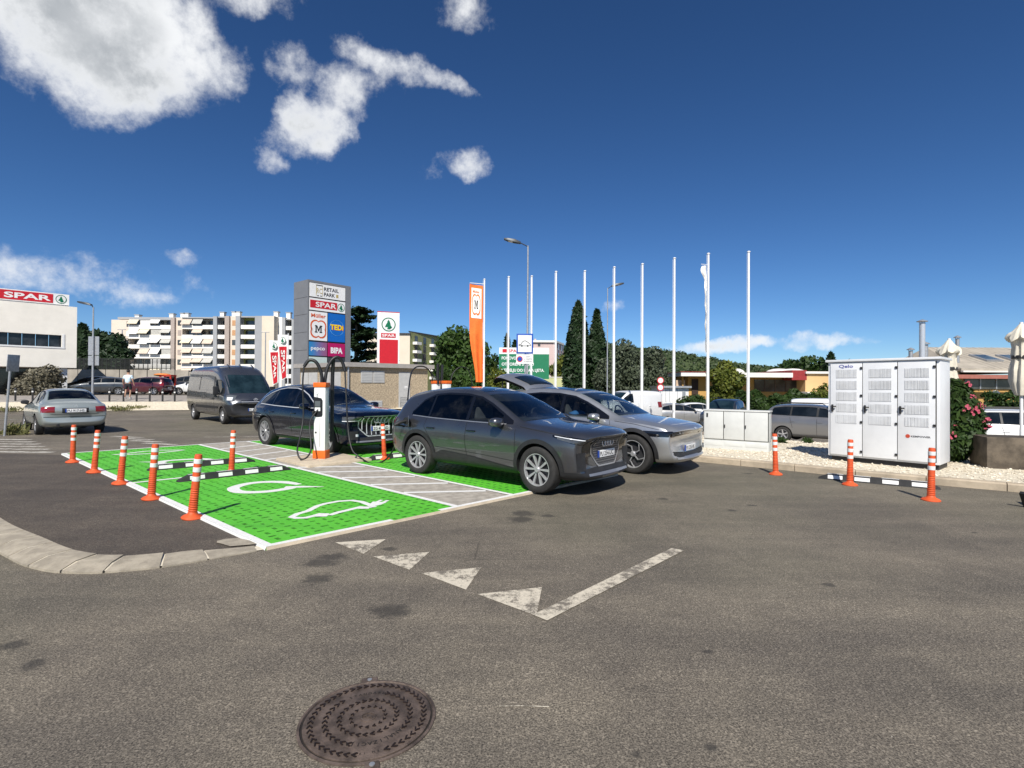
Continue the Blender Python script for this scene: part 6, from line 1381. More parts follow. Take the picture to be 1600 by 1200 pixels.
# ---- leaning sign post at the left edge
t = thing('sign_post', 'leaning grey sign post at the far left edge', 'sign post', tuple(AT(7, 681, 16.2))); t.rotation_euler = (0, R(4.2), 0); t.location.z = 0
m = MB(); m.tube([(0, 0, 0), (0, 0, 2.5)], .032, 12); m.build('post', GALV, t, smooth=50)
m = MB(); m.bb(-.25, .25, -.008, .008, 2.0, 2.52); o = m.build('sign_plate', GALV, t, bevel=.004); o.rotation_euler = (0, 0, R(100)); o.location = (.03, .05, 0)
# ---- electric car road sign
def ev_sign():
    a = AT(820, 537, 18); z0 = gz(a.x, 18) + .08; t = thing('road_sign', 'blue bordered sign with a car outline and a white plate below', 'road sign', (a.x, 18, z0)); zc = a.z - z0
    m = MB(); m.tube([(.02, .05, 0), (.02, .05, zc + .3)], .03, 10); m.build('post', GALV, t, smooth=50)
    m = MB(); m.bb(-.285, .285, -.012, .012, zc - .345, zc + .345); s = m.build('blue_border', BLUE, t, bevel=.006)
    m = MB(); m.bb(-.235, .235, -.016, -.0125, zc - .29, zc + .29); m.build('white_field', WHITE, s)
    m = MB(); out = spline([(-.13, 0, -.03), (-.09, 0, .05), (0, 0, .10), (.09, 0, .06), (.18, 0, -.02), (.17, 0, -.07), (-.17, 0, -.07), (-.19, 0, -.03), (-.13, 0, -.03)], 5); m.tube([(p.x, -.019, p.z + zc) for p in out], .009, 6); m.build('car_outline', INK, s)
    for x in (-.1, .1): m = MB(); m.lathe([(.03, -.003), (.03, .003)], 14, (x, -.02, zc - .075), 'y'); m.build('wheel_dot', INK, s)
    m = MB(); m.bb(-.29, .29, -.012, .012, zc - .69, zc - .37); s = m.build('white_plate', WHITE, t)
    m = MB(); m.lathe([(.10, -.003), (.10, .003)], 24, (-.17, -.015, zc - .53), 'y'); m.build('no_parking_disc', RED, s); m = MB(); m.lathe([(.075, -.003), (.075, .003)], 24, (-.17, -.017, zc - .53), 'y'); m.build('no_parking_field', BLUE, s)
    for k, tx in enumerate(('OSIM', 'U VRIJEME', 'PUNJENJA')): text(tx, 'lettering', INK, s, .11, zc - .47 - k * .08, .045, y=-.0135, align='c')
ev_sign()
# ---- small dark posts and weeds on the left strip
DPOST = M('dark_steel_post', (.03, .03, .032), .5, var=.2)
for px, lb in ((24, 'short dark post farthest left along the pale gravel'), (51, 'short dark post just left of the green sedan roof'), (171, 'short dark post between lamp post and walking man'), (193, 'short dark post at the left foot of the walking man'), (213.5, 'short dark post just right of the walking man'), (234, 'short dark post before the maroon estate, second right of the man'), (254, 'short dark post below the red kiosk'), (273, 'short dark post nearest the grey van')):
    p = AT(px, 622, 31.4); t = thing('short_post', lb, 'post', (p.x, p.y, gz(p.x, p.y) + .05), 0, 'short dark posts')
    m = MB(); m.lathe([(.05, 0), (.05, .62), (.06, .64), (.06, .74), (.03, .78), (.001, .785)], 12); m.build('shaft', DPOST, t, smooth=40)
    m = MB(); m.lathe([(.0515, .52), (.0515, .60)], 12, cap=False); m.build('band', WBAND, t)
# ---- red kiosk frame
p = AT(262, 612, 46); t = thing('kiosk', 'small red framed kiosk behind the maroon estate', 'kiosk', (p.x, p.y, gz(p.x, p.y) + .05)); m = MB()
for x in (-.45, .45):
    for y in (-.3, .3): m.box((x, y, .85), (.12, .12, 1.7))
m.box((0, 0, 1.68), (1.05, .75, .14)); m.build('frame', M('kiosk_red', (.42, .03, .015), .5), t); m = MB(); m.bb(-.4, .4, .2, .26, .1, 1.6); m.build('pane', GLASS, t); m = MB(); m.ell((-.5, 0, 1.75), (.7, .5, .14), 12, 6); m.build('canopy', M('kiosk_orange_canopy', (.65, .22, .05), .6), t)
# ---- closed parasols, planter, black board at the right edge
CREAM = M('cream_parasol_cloth', (.66, .61, .50), .85, var=.1, sc=5, dirt=.1)
def parasol(label, px, top_py, Y, h, txt=None, drop=0.):
    p = AT(px, top_py, Y); t = thing('parasol', label, 'parasol', (p.x, p.y, p.z - h), 0, 'closed cream parasols')
    m = MB(); m.tube([(0, 0, 0), (0, 0, h + .02)], .03, 10); m.build('mast', WHITE, t, smooth=50)
    prof = [(0, .02), (.04, .05), (.09, .08), (.16, .13), (.26, .19), (.33, .22), (.35, .15), (.50, .13), (.68, .15), (.74, .13), (.95, .17), (1.2, .17), (1.38, .13), (1.5, .09)]; n = 40; vs = []
    for d, r_ in prof:
        for k in range(n):
            a = 2 * math.pi * k / n; q = r_ * (1 + (.13 * math.sin(8 * a + d * 1.3) + .07 * math.sin(13 * a + 2 * d)) * min(1, d * 4)) ; vs.append((q * math.cos(a), q * math.sin(a), h - d - (.045 * math.sin(6 * a + 1) + .03 * math.sin(4 * a)) * (.24 < d < .34)))
    m = MB(); m.add(vs, [(j * n + k, j * n + (k + 1) % n, (j + 1) * n + (k + 1) % n, (j + 1) * n + k)[::-1] for j in range(len(prof) - 1) for k in range(n)]); c = m.build('folded_canopy', CREAM, t, smooth=70)
    m = MB(); m.lathe([(.155, h - .74), (.16, h - .73), (.16, h - .68), (.155, h - .67)], 24, cap=False); m.build('strap', BLACKP, c)
    m = MB(); m.bb(-.3, .3, -.3, .3, 0, .08); m.build('foot', GALV, t)
parasol('closed cream parasol behind the right end of the power cabinet', 1483, 530, 12.6, 2.85); parasol('closed cream parasol cut off by the right edge', 1596, 505, 10.9, 3.0)
p = AT(1590, 741, 10.2); t = thing('planter', 'weathered concrete planter at the right edge', 'planter', (p.x, p.y, .08), R(-20)); CONC = M('weathered_concrete', (.10, .08, .058), .9, var=.45, sc=3.5, bmp=.5, bsc=60)
m = MB(); m.bb(-.62, .95, -.35, .35, 0, .62); m.build('trough', CONC, t, bevel=.02); m = MB(); m.bb(-.56, .89, -.29, .29, .55, .625); m.build('soil', M('dark_soil', (.05, .04, .03), .95), t)
p = Vector((7.05, 6.95, 0)); t = thing('advertising_board', 'black folding board edge at the far right on the asphalt', 'board', tuple(p), R(25)); m = MB(); m.box((.06, 0, .10), (.05, .5, .26), ry=R(-32)); m.box((.25, 0, .12), (.05, .5, .30), ry=R(32)); m.build('board_panels', BLACKP, t, bevel=.006)
# ---- walking man
def man():
    p = AT(200, 627, 32.4); t = thing('person', 'man in pale blue striped shirt and dark shorts walking away', 'person', (p.x, p.y, gz(p.x, p.y) + .06), R(8))
    V_ = [(0, 0, .95), (0, 0, 1.18), (0, .0, 1.42), (0, 0, 1.52), (0, .02, 1.66), (.19, 0, 1.40), (.27, -.02, 1.14), (.30, .06, .90), (.31, .08, .80), (-.19, 0, 1.40), (-.28, -.02, 1.14), (-.33, .10, .92), (-.33, .14, .82), (.10, 0, .90), (.11, .06, .50), (.11, -.02, .09), (.11, .10, .03), (-.10, 0, .90), (-.11, -.02, .50), (-.11, -.14, .12), (-.11, -.04, .03), (0, .01, 1.75)]
    E_ = [(0, 1), (1, 2), (2, 3), (3, 4), (4, 21), (2, 5), (5, 6), (6, 7), (7, 8), (2, 9), (9, 10), (10, 11), (11, 12), (0, 13), (13, 14), (14, 15), (15, 16), (0, 17), (17, 18), (18, 19), (19, 20)]
    rad = [.15, .145, .16, .06, .095, .07, .05, .038, .035, .07, .05, .038, .035, .095, .062, .042, .04, .095, .062, .042, .04, .08]
    def skin(name, V2, E2_, r2, mat, par=None):
        me = bpy.data.meshes.new(name); me.from_pydata(V2, E2_, []); o = bpy.data.objects.new(name, me); col.objects.link(o); o.modifiers.new('k', 'SKIN'); 
        for sv, rr_ in zip(me.skin_vertices[0].data, r2): sv.radius = (rr_, rr_ * .82)
        me.skin_vertices[0].data[0].use_root = True
        sb = o.modifiers.new('s', 'SUBSURF'); sb.levels = sb.render_levels = 2; m2 = evalmesh(o, name); bpy.data.objects.remove(o); m2.materials.clear(); m2.materials.append(mat); m2.polygons.foreach_set('use_smooth', [True] * len(m2.polygons)); return link(name, m2, par)
    b = skin('body', V_, E_, rad, M('skin', (.42, .24, .16), .6), t)
    SH = M('pale_blue_shirt', (.55, .68, .76), .8, var=.1, sc=9)
    skin('shirt', [(0, 0, .90), (0, 0, 1.2), (0, 0, 1.40), (0, 0, 1.49), (.20, 0, 1.39), (.25, -.01, 1.22), (-.20, 0, 1.39), (-.26, -.01, 1.22)], [(0, 1), (1, 2), (2, 3), (2, 4), (4, 5), (2, 6), (6, 7)], [.185, .18, .19, .09, .095, .075, .095, .075], SH, t)
    skin('shorts', [(0, 0, 1.0), (0, 0, .90), (.11, 0, .84), (.12, .05, .55), (-.11, 0, .84), (-.12, -.01, .55)], [(0, 1), (1, 2), (2, 3), (1, 4), (4, 5)], [.17, .165, .12, .10, .12, .10], M('dark_shorts', (.012, .013, .018), .85), t)
    m = MB(); m.ell((0, .0, 1.72), (.095, .11, .10), 14, 9); m.build('hair', M('dark_hair', (.012, .009, .008), .7), t, smooth=60)
    for x, y in ((.11, .03), (-.11, -.10)): m = MB(); m.ell((x, y + .03, .045), (.05, .13, .045), 12, 6); m.build('shoe', WHITE, t, smooth=60)
man()

# ---- occupant of the silver car
def sitter():
    root = [o for o in bpy.data.objects if o.get('label', '').startswith('silver electric')][0]; p = Matrix.Translation(root.location) @ Matrix.Rotation(root.rotation_euler.z, 4, 'Z') @ Vector((-.02, -.37, .96)); t = thing('person', 'person in a blue shirt sitting in the silver car', 'person', tuple(p), root.rotation_euler.z)
    def skin2(name, V2, E2_, r2, mat):
        me = bpy.data.meshes.new(name); me.from_pydata(V2, E2_, []); o = bpy.data.objects.new(name, me); col.objects.link(o); o.modifiers.new('k', 'SKIN')
        for sv, rr_ in zip(me.skin_vertices[0].data, r2): sv.radius = (rr_, rr_)
        me.skin_vertices[0].data[0].use_root = True; sb = o.modifiers.new('s', 'SUBSURF'); sb.levels = sb.render_levels = 2; m2 = evalmesh(o, name); bpy.data.objects.remove(o); m2.materials.clear(); m2.materials.append(mat); m2.polygons.foreach_set('use_smooth', [True] * len(m2.polygons)); return link(name, m2, t)
    skin2('body', [(-.05, 0, .02), (-.06, 0, .16), (-.05, 0, .25), (-.02, 0, .36)], [(0, 1), (1, 2), (2, 3)], [.12, .07, .055, .085], M('skin', (.42, .24, .16), .6))
    skin2('shirt', [(-.05, 0, .0), (-.06, 0, .13), (-.04, .17, .10), (.06, .2, -.04), (-.04, -.17, .10), (.06, -.2, -.04)], [(0, 1), (1, 2), (2, 3), (1, 4), (4, 5)], [.15, .12, .08, .06, .08, .06], M('bright_blue_shirt', (.05, .20, .50), .8))
    m = MB(); m.ell((-.045, 0, .40), (.09, .085, .075), 12, 8); m.build('hair', MATS['dark_hair'], t, smooth=60)
sitter()

# ================================================================== signs and buildings
def fir(parent, cx, cz, s, y, ring=True):
    if ring:
        m = MB(); m.lathe([(s, -.002), (s, .002), (s * .86, .002), (s * .86, -.002)], 32, (cx, y, cz), 'y', cap=False); m.build('emblem_ring', SGREEN, parent)
        n = 32; m = MB(); m.add([(cx + s * .86 * math.cos(2 * math.pi * k / n), y + .001, cz + s * .86 * math.sin(2 * math.pi * k / n)) for k in range(n)], [tuple(range(n))]); m.build('emblem_field', WHITE, parent)
    P_ = [(0, .72), (.22, .34), (.12, .36), (.36, 0), (.22, .02), (.52, -.42), (.12, -.38), (.12, -.62), (.2, -.70), (-.2, -.70), (-.12, -.62), (-.12, -.38), (-.52, -.42), (-.22, .02), (-.36, 0), (-.12, .36), (-.22, .34)]
    bm = bmesh.new(); f = bm.faces.new([bm.verts.new((cx + a * s, y - .004, cz + b * s)) for a, b in P_]); bmesh.ops.triangulate(bm, faces=[f]); me = bpy.data.meshes.new('fir'); bm.to_mesh(me); bm.free(); me.materials.append(SGREEN); link('emblem_tree', me, parent)
def slab(parent, name, x0, x1, z0, z1, y0, y1, mat, bevel=0): m = MB(); m.bb(x0, x1, y0, y1, z0, z1); return m.build(name, mat, parent, bevel=bevel)
# ---- tall totem of the shops
def totem():
    t = thing('totem_sign', 'tall grey sign tower with coloured shop panels', 'sign', (-12.5, 32, .45), R(50)); ALU = M('grey_aluminium_panel', (.20, .205, .215), .5, metal=.2, var=.06, sc=1.5)
    W_, D, H_ = 2.98, 1.7, 7.65; zz = [0, 1.15, 2.25, 3.35, 4.45, 5.55, 6.6, H_]
    for a, b in zip(zz, zz[1:]):
        slab(t, 'side_panel', -.002, .03, a + .012, b - .012, .02, D, ALU); slab(t, 'side_panel', W_ - .03, W_ + .002, a + .012, b - .012, .02, D, ALU)
    slab(t, 'core', .01, W_ - .01, 0, H_ - .01, .03, D - .01, M('dark_seam_core', (.05, .05, .055), .7)); slab(t, 'front_frame', 2.60, W_, 0, H_, -.03, .035, ALU); slab(t, 'front_frame', -.002, .06, 0, H_, -.03, .035, ALU); slab(t, 'top_frame', .06, 2.60, H_ - .13, H_, -.03, .035, ALU); slab(t, 'roof_cap', -.004, W_ + .004, H_ - .02, H_ + .012, -.02, D, ALU)
    def panel(nm, x0, x1, z0, z1, mat): return slab(t, nm, x0, x1, z0, z1, -.035, .032, mat)
    LW = M('white_light_panel', (.78, .78, .77), .4, var=.03); GOLD = M('gold_print', (.42, .33, .12), .5)
    z = lambda v: v - .45
    p = panel('sign_panel', .10, 2.56, z(7.10), z(7.94), LW)
    for (a, b, c, d, mt) in ((.52, .98, z(7.82), z(7.87), INK), (.52, .55, z(7.18), z(7.87), GOLD), (.95, .98, z(7.18), z(7.87), GOLD), (.60, .72, z(7.17), z(7.22), INK), (.80, .92, z(7.17), z(7.22), INK)): slab(p, 'logo_frame', a, b, c, d, -.041, -.034, mt)
    text('RC', 'lettering', GOLD, p, .75, z(7.34), .34, y=-.042, width=.36, align='c'); text('RETAIL', 'lettering', INK, p, 1.06, z(7.56), .23, y=-.042, width=1.02, bold=.03); text('PARK', 'lettering', INK, p, 1.06, z(7.23), .23, y=-.042, width=.76, bold=.03); slab(p, 'logo_square', 1.90, 2.06, z(7.23), z(7.43), -.041, -.034, GOLD)
    p = panel('sign_panel', .10, 2.56, z(6.28), z(7.02), LW); slab(p, 'red_bar', .14, 1.98, z(6.42), z(6.90), -.041, -.034, RED); text('SPAR', 'lettering', LW, p, .50, z(6.51), .31, y=-.046, width=1.42, bold=.03); fir(p, 2.26, z(6.64), .26, -.04)
    p = panel('sign_panel', .10, 1.30, z(4.42), z(6.20), LW); OR = M('orange_red_print', (.62, .10, .02), .45); mlogo(p, .70, z(5.13), 1.08, -.042, OR, LW); text('Müller', 'lettering', OR, p, .70, z(5.84), .24, y=-.042, width=.98, align='c', bold=.03)
    p = panel('sign_panel', 1.38, 2.56, z(4.42), z(6.20), M('bright_blue_panel', (.004, .12, .46), .4, var=.05)); YEL = M('yellow_print', (.85, .62, .01), .45)
    m = MB(); m.lathe([(.50, -.003), (.50, .003), (.485, .003), (.485, -.003)], 40, (1.97, -.04, z(5.31)), 'y', cap=False); m.build('ring', M('pale_blue_print', (.25, .55, .8), .5), p); text('TEDi', 'lettering_shadow', RED, p, 1.54, z(5.17), .33, y=-.043, width=.92, bold=.05); text('TEDi', 'lettering', YEL, p, 1.50, z(5.19), .33, y=-.047, width=.92, bold=.05)
    m_, tt, b = nodes_of('blue_to_violet_print'); g = nd(tt, 'ShaderNodeTexCoord'); sx = nd(tt, 'ShaderNodeSeparateXYZ'); tt.links.new(g.outputs['Object'], sx.inputs[0]); tt.links.new(mixc(tt, ramp(tt, sx.outputs[0], .1, 1.3), (.02, .20, .46), (.26, .09, .19)), b.inputs['Base Color'])
    p = panel('sign_panel', .10, 1.30, z(3.48), z(4.32), m_); text('pepco', 'lettering', LW, p, .68, z(3.83), .25, y=-.042, width=.94, align='c', bold=.02)
    p = panel('sign_panel', 1.38, 2.56, z(3.48), z(4.32), M('magenta_panel', (.42, .004, .10), .4, var=.05)); text('BIPA', 'lettering', LW, p, 1.97, z(3.70), .36, y=-.042, width=.84, align='c', bold=.06)
    panel('sign_panel', .10, 1.30, z(1.9), z(3.40), M('pale_green_panel', (.5, .60, .56), .4, var=.03)); panel('sign_panel', 1.38, 2.56, z(1.9), z(3.40), M('dark_panel', (.05, .055, .06), .4))
totem()
# ---- white and red pylon
def pylon():
    a, b = AT(590, 488, 45), AT(622, 490, 45.6); t = thing('pylon_sign', 'slim white and red pylon sign right of the tower', 'sign', (a.x, 45, .7), R(20)); W_, H_ = 1.86, 7.3
    LW = MATS['white_light_panel']; slab(t, 'pylon_body', 0, W_, 0, H_, 0, .35, LW); slab(t, 'red_field', .18, W_ - .12, 1.0, 4.95, -.02, .01, RED); slab(t, 'top_edge', -.01, W_ + .01, H_, H_ + .06, -.01, .36, RED); fir(t, W_ / 2, 6.25, .60, -.012)
    slab(t, 'name_bar', .30, 1.54, 5.12, 5.50, -.02, .01, RED); text('SPAR', 'lettering', LW, t, W_ / 2, 5.2, .22, y=-.026, width=1.1, align='c', bold=.03); p = slab(t, 'parking_sign', .42, 1.34, 1.9, 2.55, -.035, .01, M('parking_blue', (.02, .04, .25), .4)); text('P', 'lettering', LW, p, .88, 2.02, .42, y=-.04, align='c', bold=.06)
pylon()
# ---- substation with pebble-dash walls
def substation():
    Cn, Lf, Rt = Vector((-8.95, 28.5)), Vector((-12.6, 31.2)), Vector((-5.05, 31.4)); z0 = .18
    t = thing('substation', 'low beige pebble-dash substation with flat roof and grey doors', 'building', (Cn.x, Cn.y, z0)); PEB = M('pebble_dash', (.36, .29, .20), .9, var=.35, sc=16, bmp=.8, bsc=30); LOU = M('grey_louvre', (.42, .42, .41), .55, var=.06); RF = M('roof_slab_grey', (.30, .28, .26), .8, var=.1)
    r_, l_ = Rt - Cn, Lf - Cn; bk = r_ + l_; H_ = 2.5
    m = MB(); m.prism([(0, 0), tuple(r_), tuple(bk), tuple(l_)], -.3, H_); m.build('wall', PEB, t)
    un = lambda v: v.normalized(); o = [Vector((0, 0)) - un(r_) * .25 - un(l_) * .25, r_ + un(r_) * .25 - un(l_) * .25, bk + un(bk) * .3, l_ - un(r_) * .25 + un(l_) * .25]
    m = MB(); m.prism([tuple(p) for p in o], H_ - .02, H_ + .22); m.build('roof', RF, t)
    def on(edge, name, s0, s1, zz0, zz1, mat, slats=True, par=t):
        d = un(edge); n = Vector((d.y, -d.x)); n = n if n.y < 0 else -n; A_, B_ = d * s0, d * s1; m = MB()
        q = [A_ + n * .035, B_ + n * .035, B_ - n * .02, A_ - n * .02]; m.prism([tuple(p) for p in q], zz0, zz1); ob = m.build(name, mat, par)
        if slats:
            k = int((zz1 - zz0) / .09)
            for i in range(k):
                m = MB(); z_ = zz0 + .05 + i * (zz1 - zz0 - .06) / k; q = [A_ + d * .05 + n * .05, B_ - d * .05 + n * .05, B_ - d * .05 + n * .03, A_ + d * .05 + n * .03]; m.prism([tuple(p) for p in q], z_, z_ + .045); m.build('louvre_slat', LOU, ob)
    L1 = r_.length; on(r_, 'louvre_window', .75, 1.42, 1.62, 2.28, LOU); on(r_, 'louvre_window', 1.46, 2.12, 1.62, 2.28, LOU); on(r_, 'louvre_window', .95, 2.0, .12, .62, LOU); on(r_, 'door', 3.0, 3.7, -.05, 2.25, LOU, False); on(r_, 'louvre_window', 3.08, 3.62, .2, .8, LOU); on(r_, 'door_sign', 3.35, 3.55, 1.2, 1.45, WHITE, False)
    for s0, s1 in ((.55, 1.5), (1.55, 2.5), (2.75, 3.6), (3.65, 4.4)): on(l_, 'door', s0, s1, -.05, 2.2, LOU, False)
    m = MB(); d = un(r_); m.cyl((d.x * .12 - .02, d.y * .12 - .12, 0), (d.x * .12 - .02, d.y * .12 - .12, H_), .05, n=10); m.build('downpipe', GALV, t)
substation()
# ---- banners of the supermarket
for px, ty, by, lb in ((437, 532, 598, 'red and white banner, left one of the pair'), (450.5, 523, 590, 'red and white banner, right one, beside the sign tower')):
    p = AT(px, ty, 60); t = thing('banner', lb, 'banner', (p.x, 60, .7), 0, 'red and white supermarket banners'); H_ = p.z - .7; Lb = (by - ty) * 60 / 820
    m = MB(); m.tube([(0, 0, 0), (0, 0, H_ + .15)], .06, 8); m.build('pole', POLE, t)
    fn = lambda u, v: Vector((-.08 - 1.15 * (1 - u) + .45 * v * (1 - u), -.25 * math.sin(u * 5 + v * 4) * .5, H_ - v * Lb - .3 * (1 - u) * v))
    cloth('banner_cloth', 0, 0, fn, FLAGW, t, 8, 24)
    m = MB(); m.add([fn(lerp(.12, .88, i / 6), lerp(.27, .98, j / 12)) + Vector((0, -.05, 0)) for j in range(13) for i in range(7)], [(j * 7 + i, j * 7 + i + 1, (j + 1) * 7 + i + 1, (j + 1) * 7 + i) for j in range(12) for i in range(6)]); m.build('red_field', RED, t, smooth=80)
    vs, fs, w0 = textmesh('SPAR', None, .03); me = bpy.data.meshes.new('l'); me.from_pydata([fn(.30 + .42 * (b), .35 + .52 * a / w0) + Vector((0, -.12, 0)) for a, b in vs], [], fs); me.materials.append(FLAGW); link('lettering', me, t)
    e = thing('x', None, None); bpy.data.objects.remove(e); c_ = fn(.5, .13); fir(t, c_.x, c_.z, .38, c_.y - .08)
# ---- white supermarket building, left edge
def supermarket():
    d = Vector((math.cos(R(46)), math.sin(R(46)))); t = thing('supermarket', 'white boxy supermarket building with a strip window, left edge', 'building', (-37.36, 45, .7), R(46)); WALLW = M('offwhite_render', (.80, .76, .68), .85, var=.05, sc=.8, bmp=.2, bsc=60, dirt=.05); zz = lambda v: v - .7
    L_ = 17; z0, z1 = zz(3.02), zz(8.24); wx1, wx0 = -1.0, -12.5; wz0, wz1 = zz(4.75), zz(5.75)
    m = MB()
    for a in ((-L_, 0, z0, wz0), (-L_, 0, wz1, z1), (-L_, wx0, wz0, wz1), (wx1, 0, wz0, wz1)): m.bb(a[0], a[1], 0, .4, a[2], a[3])
    m.build('front_wall', WALLW, t); m = MB(); m.bb(-.4, -.001, .4, 16, z0 + .001, z1); m.build('side_wall', WALLW, t); m = MB(); m.bb(-L_, -.4, .4, 16, z1 - .4, z1 - .1); m.bb(-L_, -.41, .4, 16, z0 + .002, z0 + .25); m.build('roof', WALLW, t)
    for k in range(14):
        a = wx1 - k * .82
        if a - .82 < wx0: break
        m = MB(); m.bb(a - .78, a - .04, .22, .26, wz0, wz1); o = m.build('window', glassm('shop_glass', (.012, .014, .016), .06, .3), t); m = MB(); m.bb(a - .04, a + .0, .14, .3, wz0, wz1); m.build('mullion', BLACKP, o)
    m = MB(); m.bb(wx0 - .05, wx1 + .22, -.04, .02, wz0 - .12, wz0 - .002); m.bb(wx1 + .04, wx1 + .2, -.04, .02, wz0 - .002, wz1 + .1); m.build('window_surround', WHITE, t)
    m = MB(); m.bb(-1.1, -.55, .4, .95, -.1, z0); m.build('column', WHITE, t, bevel=.02); m = MB(); m.bb(-L_, -.8, 4.0, 4.2, -.1, z0); m.build('shopfront', glassm('dark_shopfront', (.012, .012, .013), .1), t); m = MB(); m.bb(-5.2, -4.6, 3.9, 4.0, -.1, z0); m.build('red_post', RED, t)
    m = MB()
    for k in range(6): m.bb(-1.8 - k * 2.2, -1.72 - k * 2.2, 3.93, 3.999, -.1, z0)
    m.build('shopfront_mullions', BLACKP, t)
    s = thing('roof_sign', 'red and white rooftop sign on the white building', 'sign', (-37.36 - d.x * .55, 45 - d.y * .55, zz(8.24) + .7), R(46)); LW = MATS['white_light_panel']
    slab(s, 'sign_box', -7.2, .05, .12, 1.02, .25, .5, LW); slab(s, 'red_field', -7.15, -1.0, .20, .94, .23, .26, RED); text('SPAR', 'lettering', LW, s, -1.12, .36, .44, y=.22, width=2.85, align='r', bold=.04); fir(s, -.48, .57, .36, .235); slab(s, 'sign_rail', -7.1, 0, -.02, .12, .33, .42, GALV)
supermarket()
# ---- retaining wall with railing, left
def ret_wall():
    a, b = AT(100, 577, 60), AT(345, 583, 58); t = thing('retaining_wall', 'grey concrete panel retaining wall behind the left street', 'wall', (a.x, 60, .7)); L_ = b.x - a.x; H_ = a.z - .7; CP = M('concrete_panel', (.34, .31, .265), .9, var=.16, sc=.9, bmp=.3, bsc=40, dirt=.2)
    n = 12
    for k in range(n): m = MB(); m.bb(L_ * k / n + .04, L_ * (k + 1) / n - .04, -.05 * (k % 2) * .3, .3, -.3, H_ - .25 * sst(.62, 1, k / n) * 3); m.build('wall_panel', CP, t)
    m = MB(); m.bb(0, L_, .08, .28, -.3, .9); m.build('joint_backing', M('dark_joint', (.08, .075, .07), .9), t)
    f = thing('railing', 'dark mesh railing on top of the retaining wall', 'fence', (a.x, 60.2, .7 + H_)); RM = M('dark_mesh_rail', (.02, .022, .022), .6)
    for k in range(25): m = MB(); x = L_ * .66 * k / 24; m.bb(x - .03, x + .03, 0, .06, 0, 1.3); m.build('rail_post', RM, f)
    for k in range(9): m = MB(); m.bb(0, L_ * .66, .02, .04, .1 + k * .14, .13 + k * .14 + .04); m.build('rail_bar', RM, f)
    # embankment behind
    m = MB(); x0, x1 = a.x - 25, b.x - 3; m.add([(x0, 60.5, .7), (x1, 60.5, .7), (x1, 75, .7), (x0, 75, 4.0), (x0, 60.5, H_ + .3), (x1 - 9, 60.5, H_ - .8), (x1 - 9, 75, 2.5)], [(0, 1, 5, 4), (4, 5, 6, 3), (5, 1, 2, 6)]); tag(m.build('bank', M('dry_bank', (.22, .20, .13), .95, var=.25, sc=.5)), 'earth bank behind the retaining wall', None, kind='structure')
ret_wall()
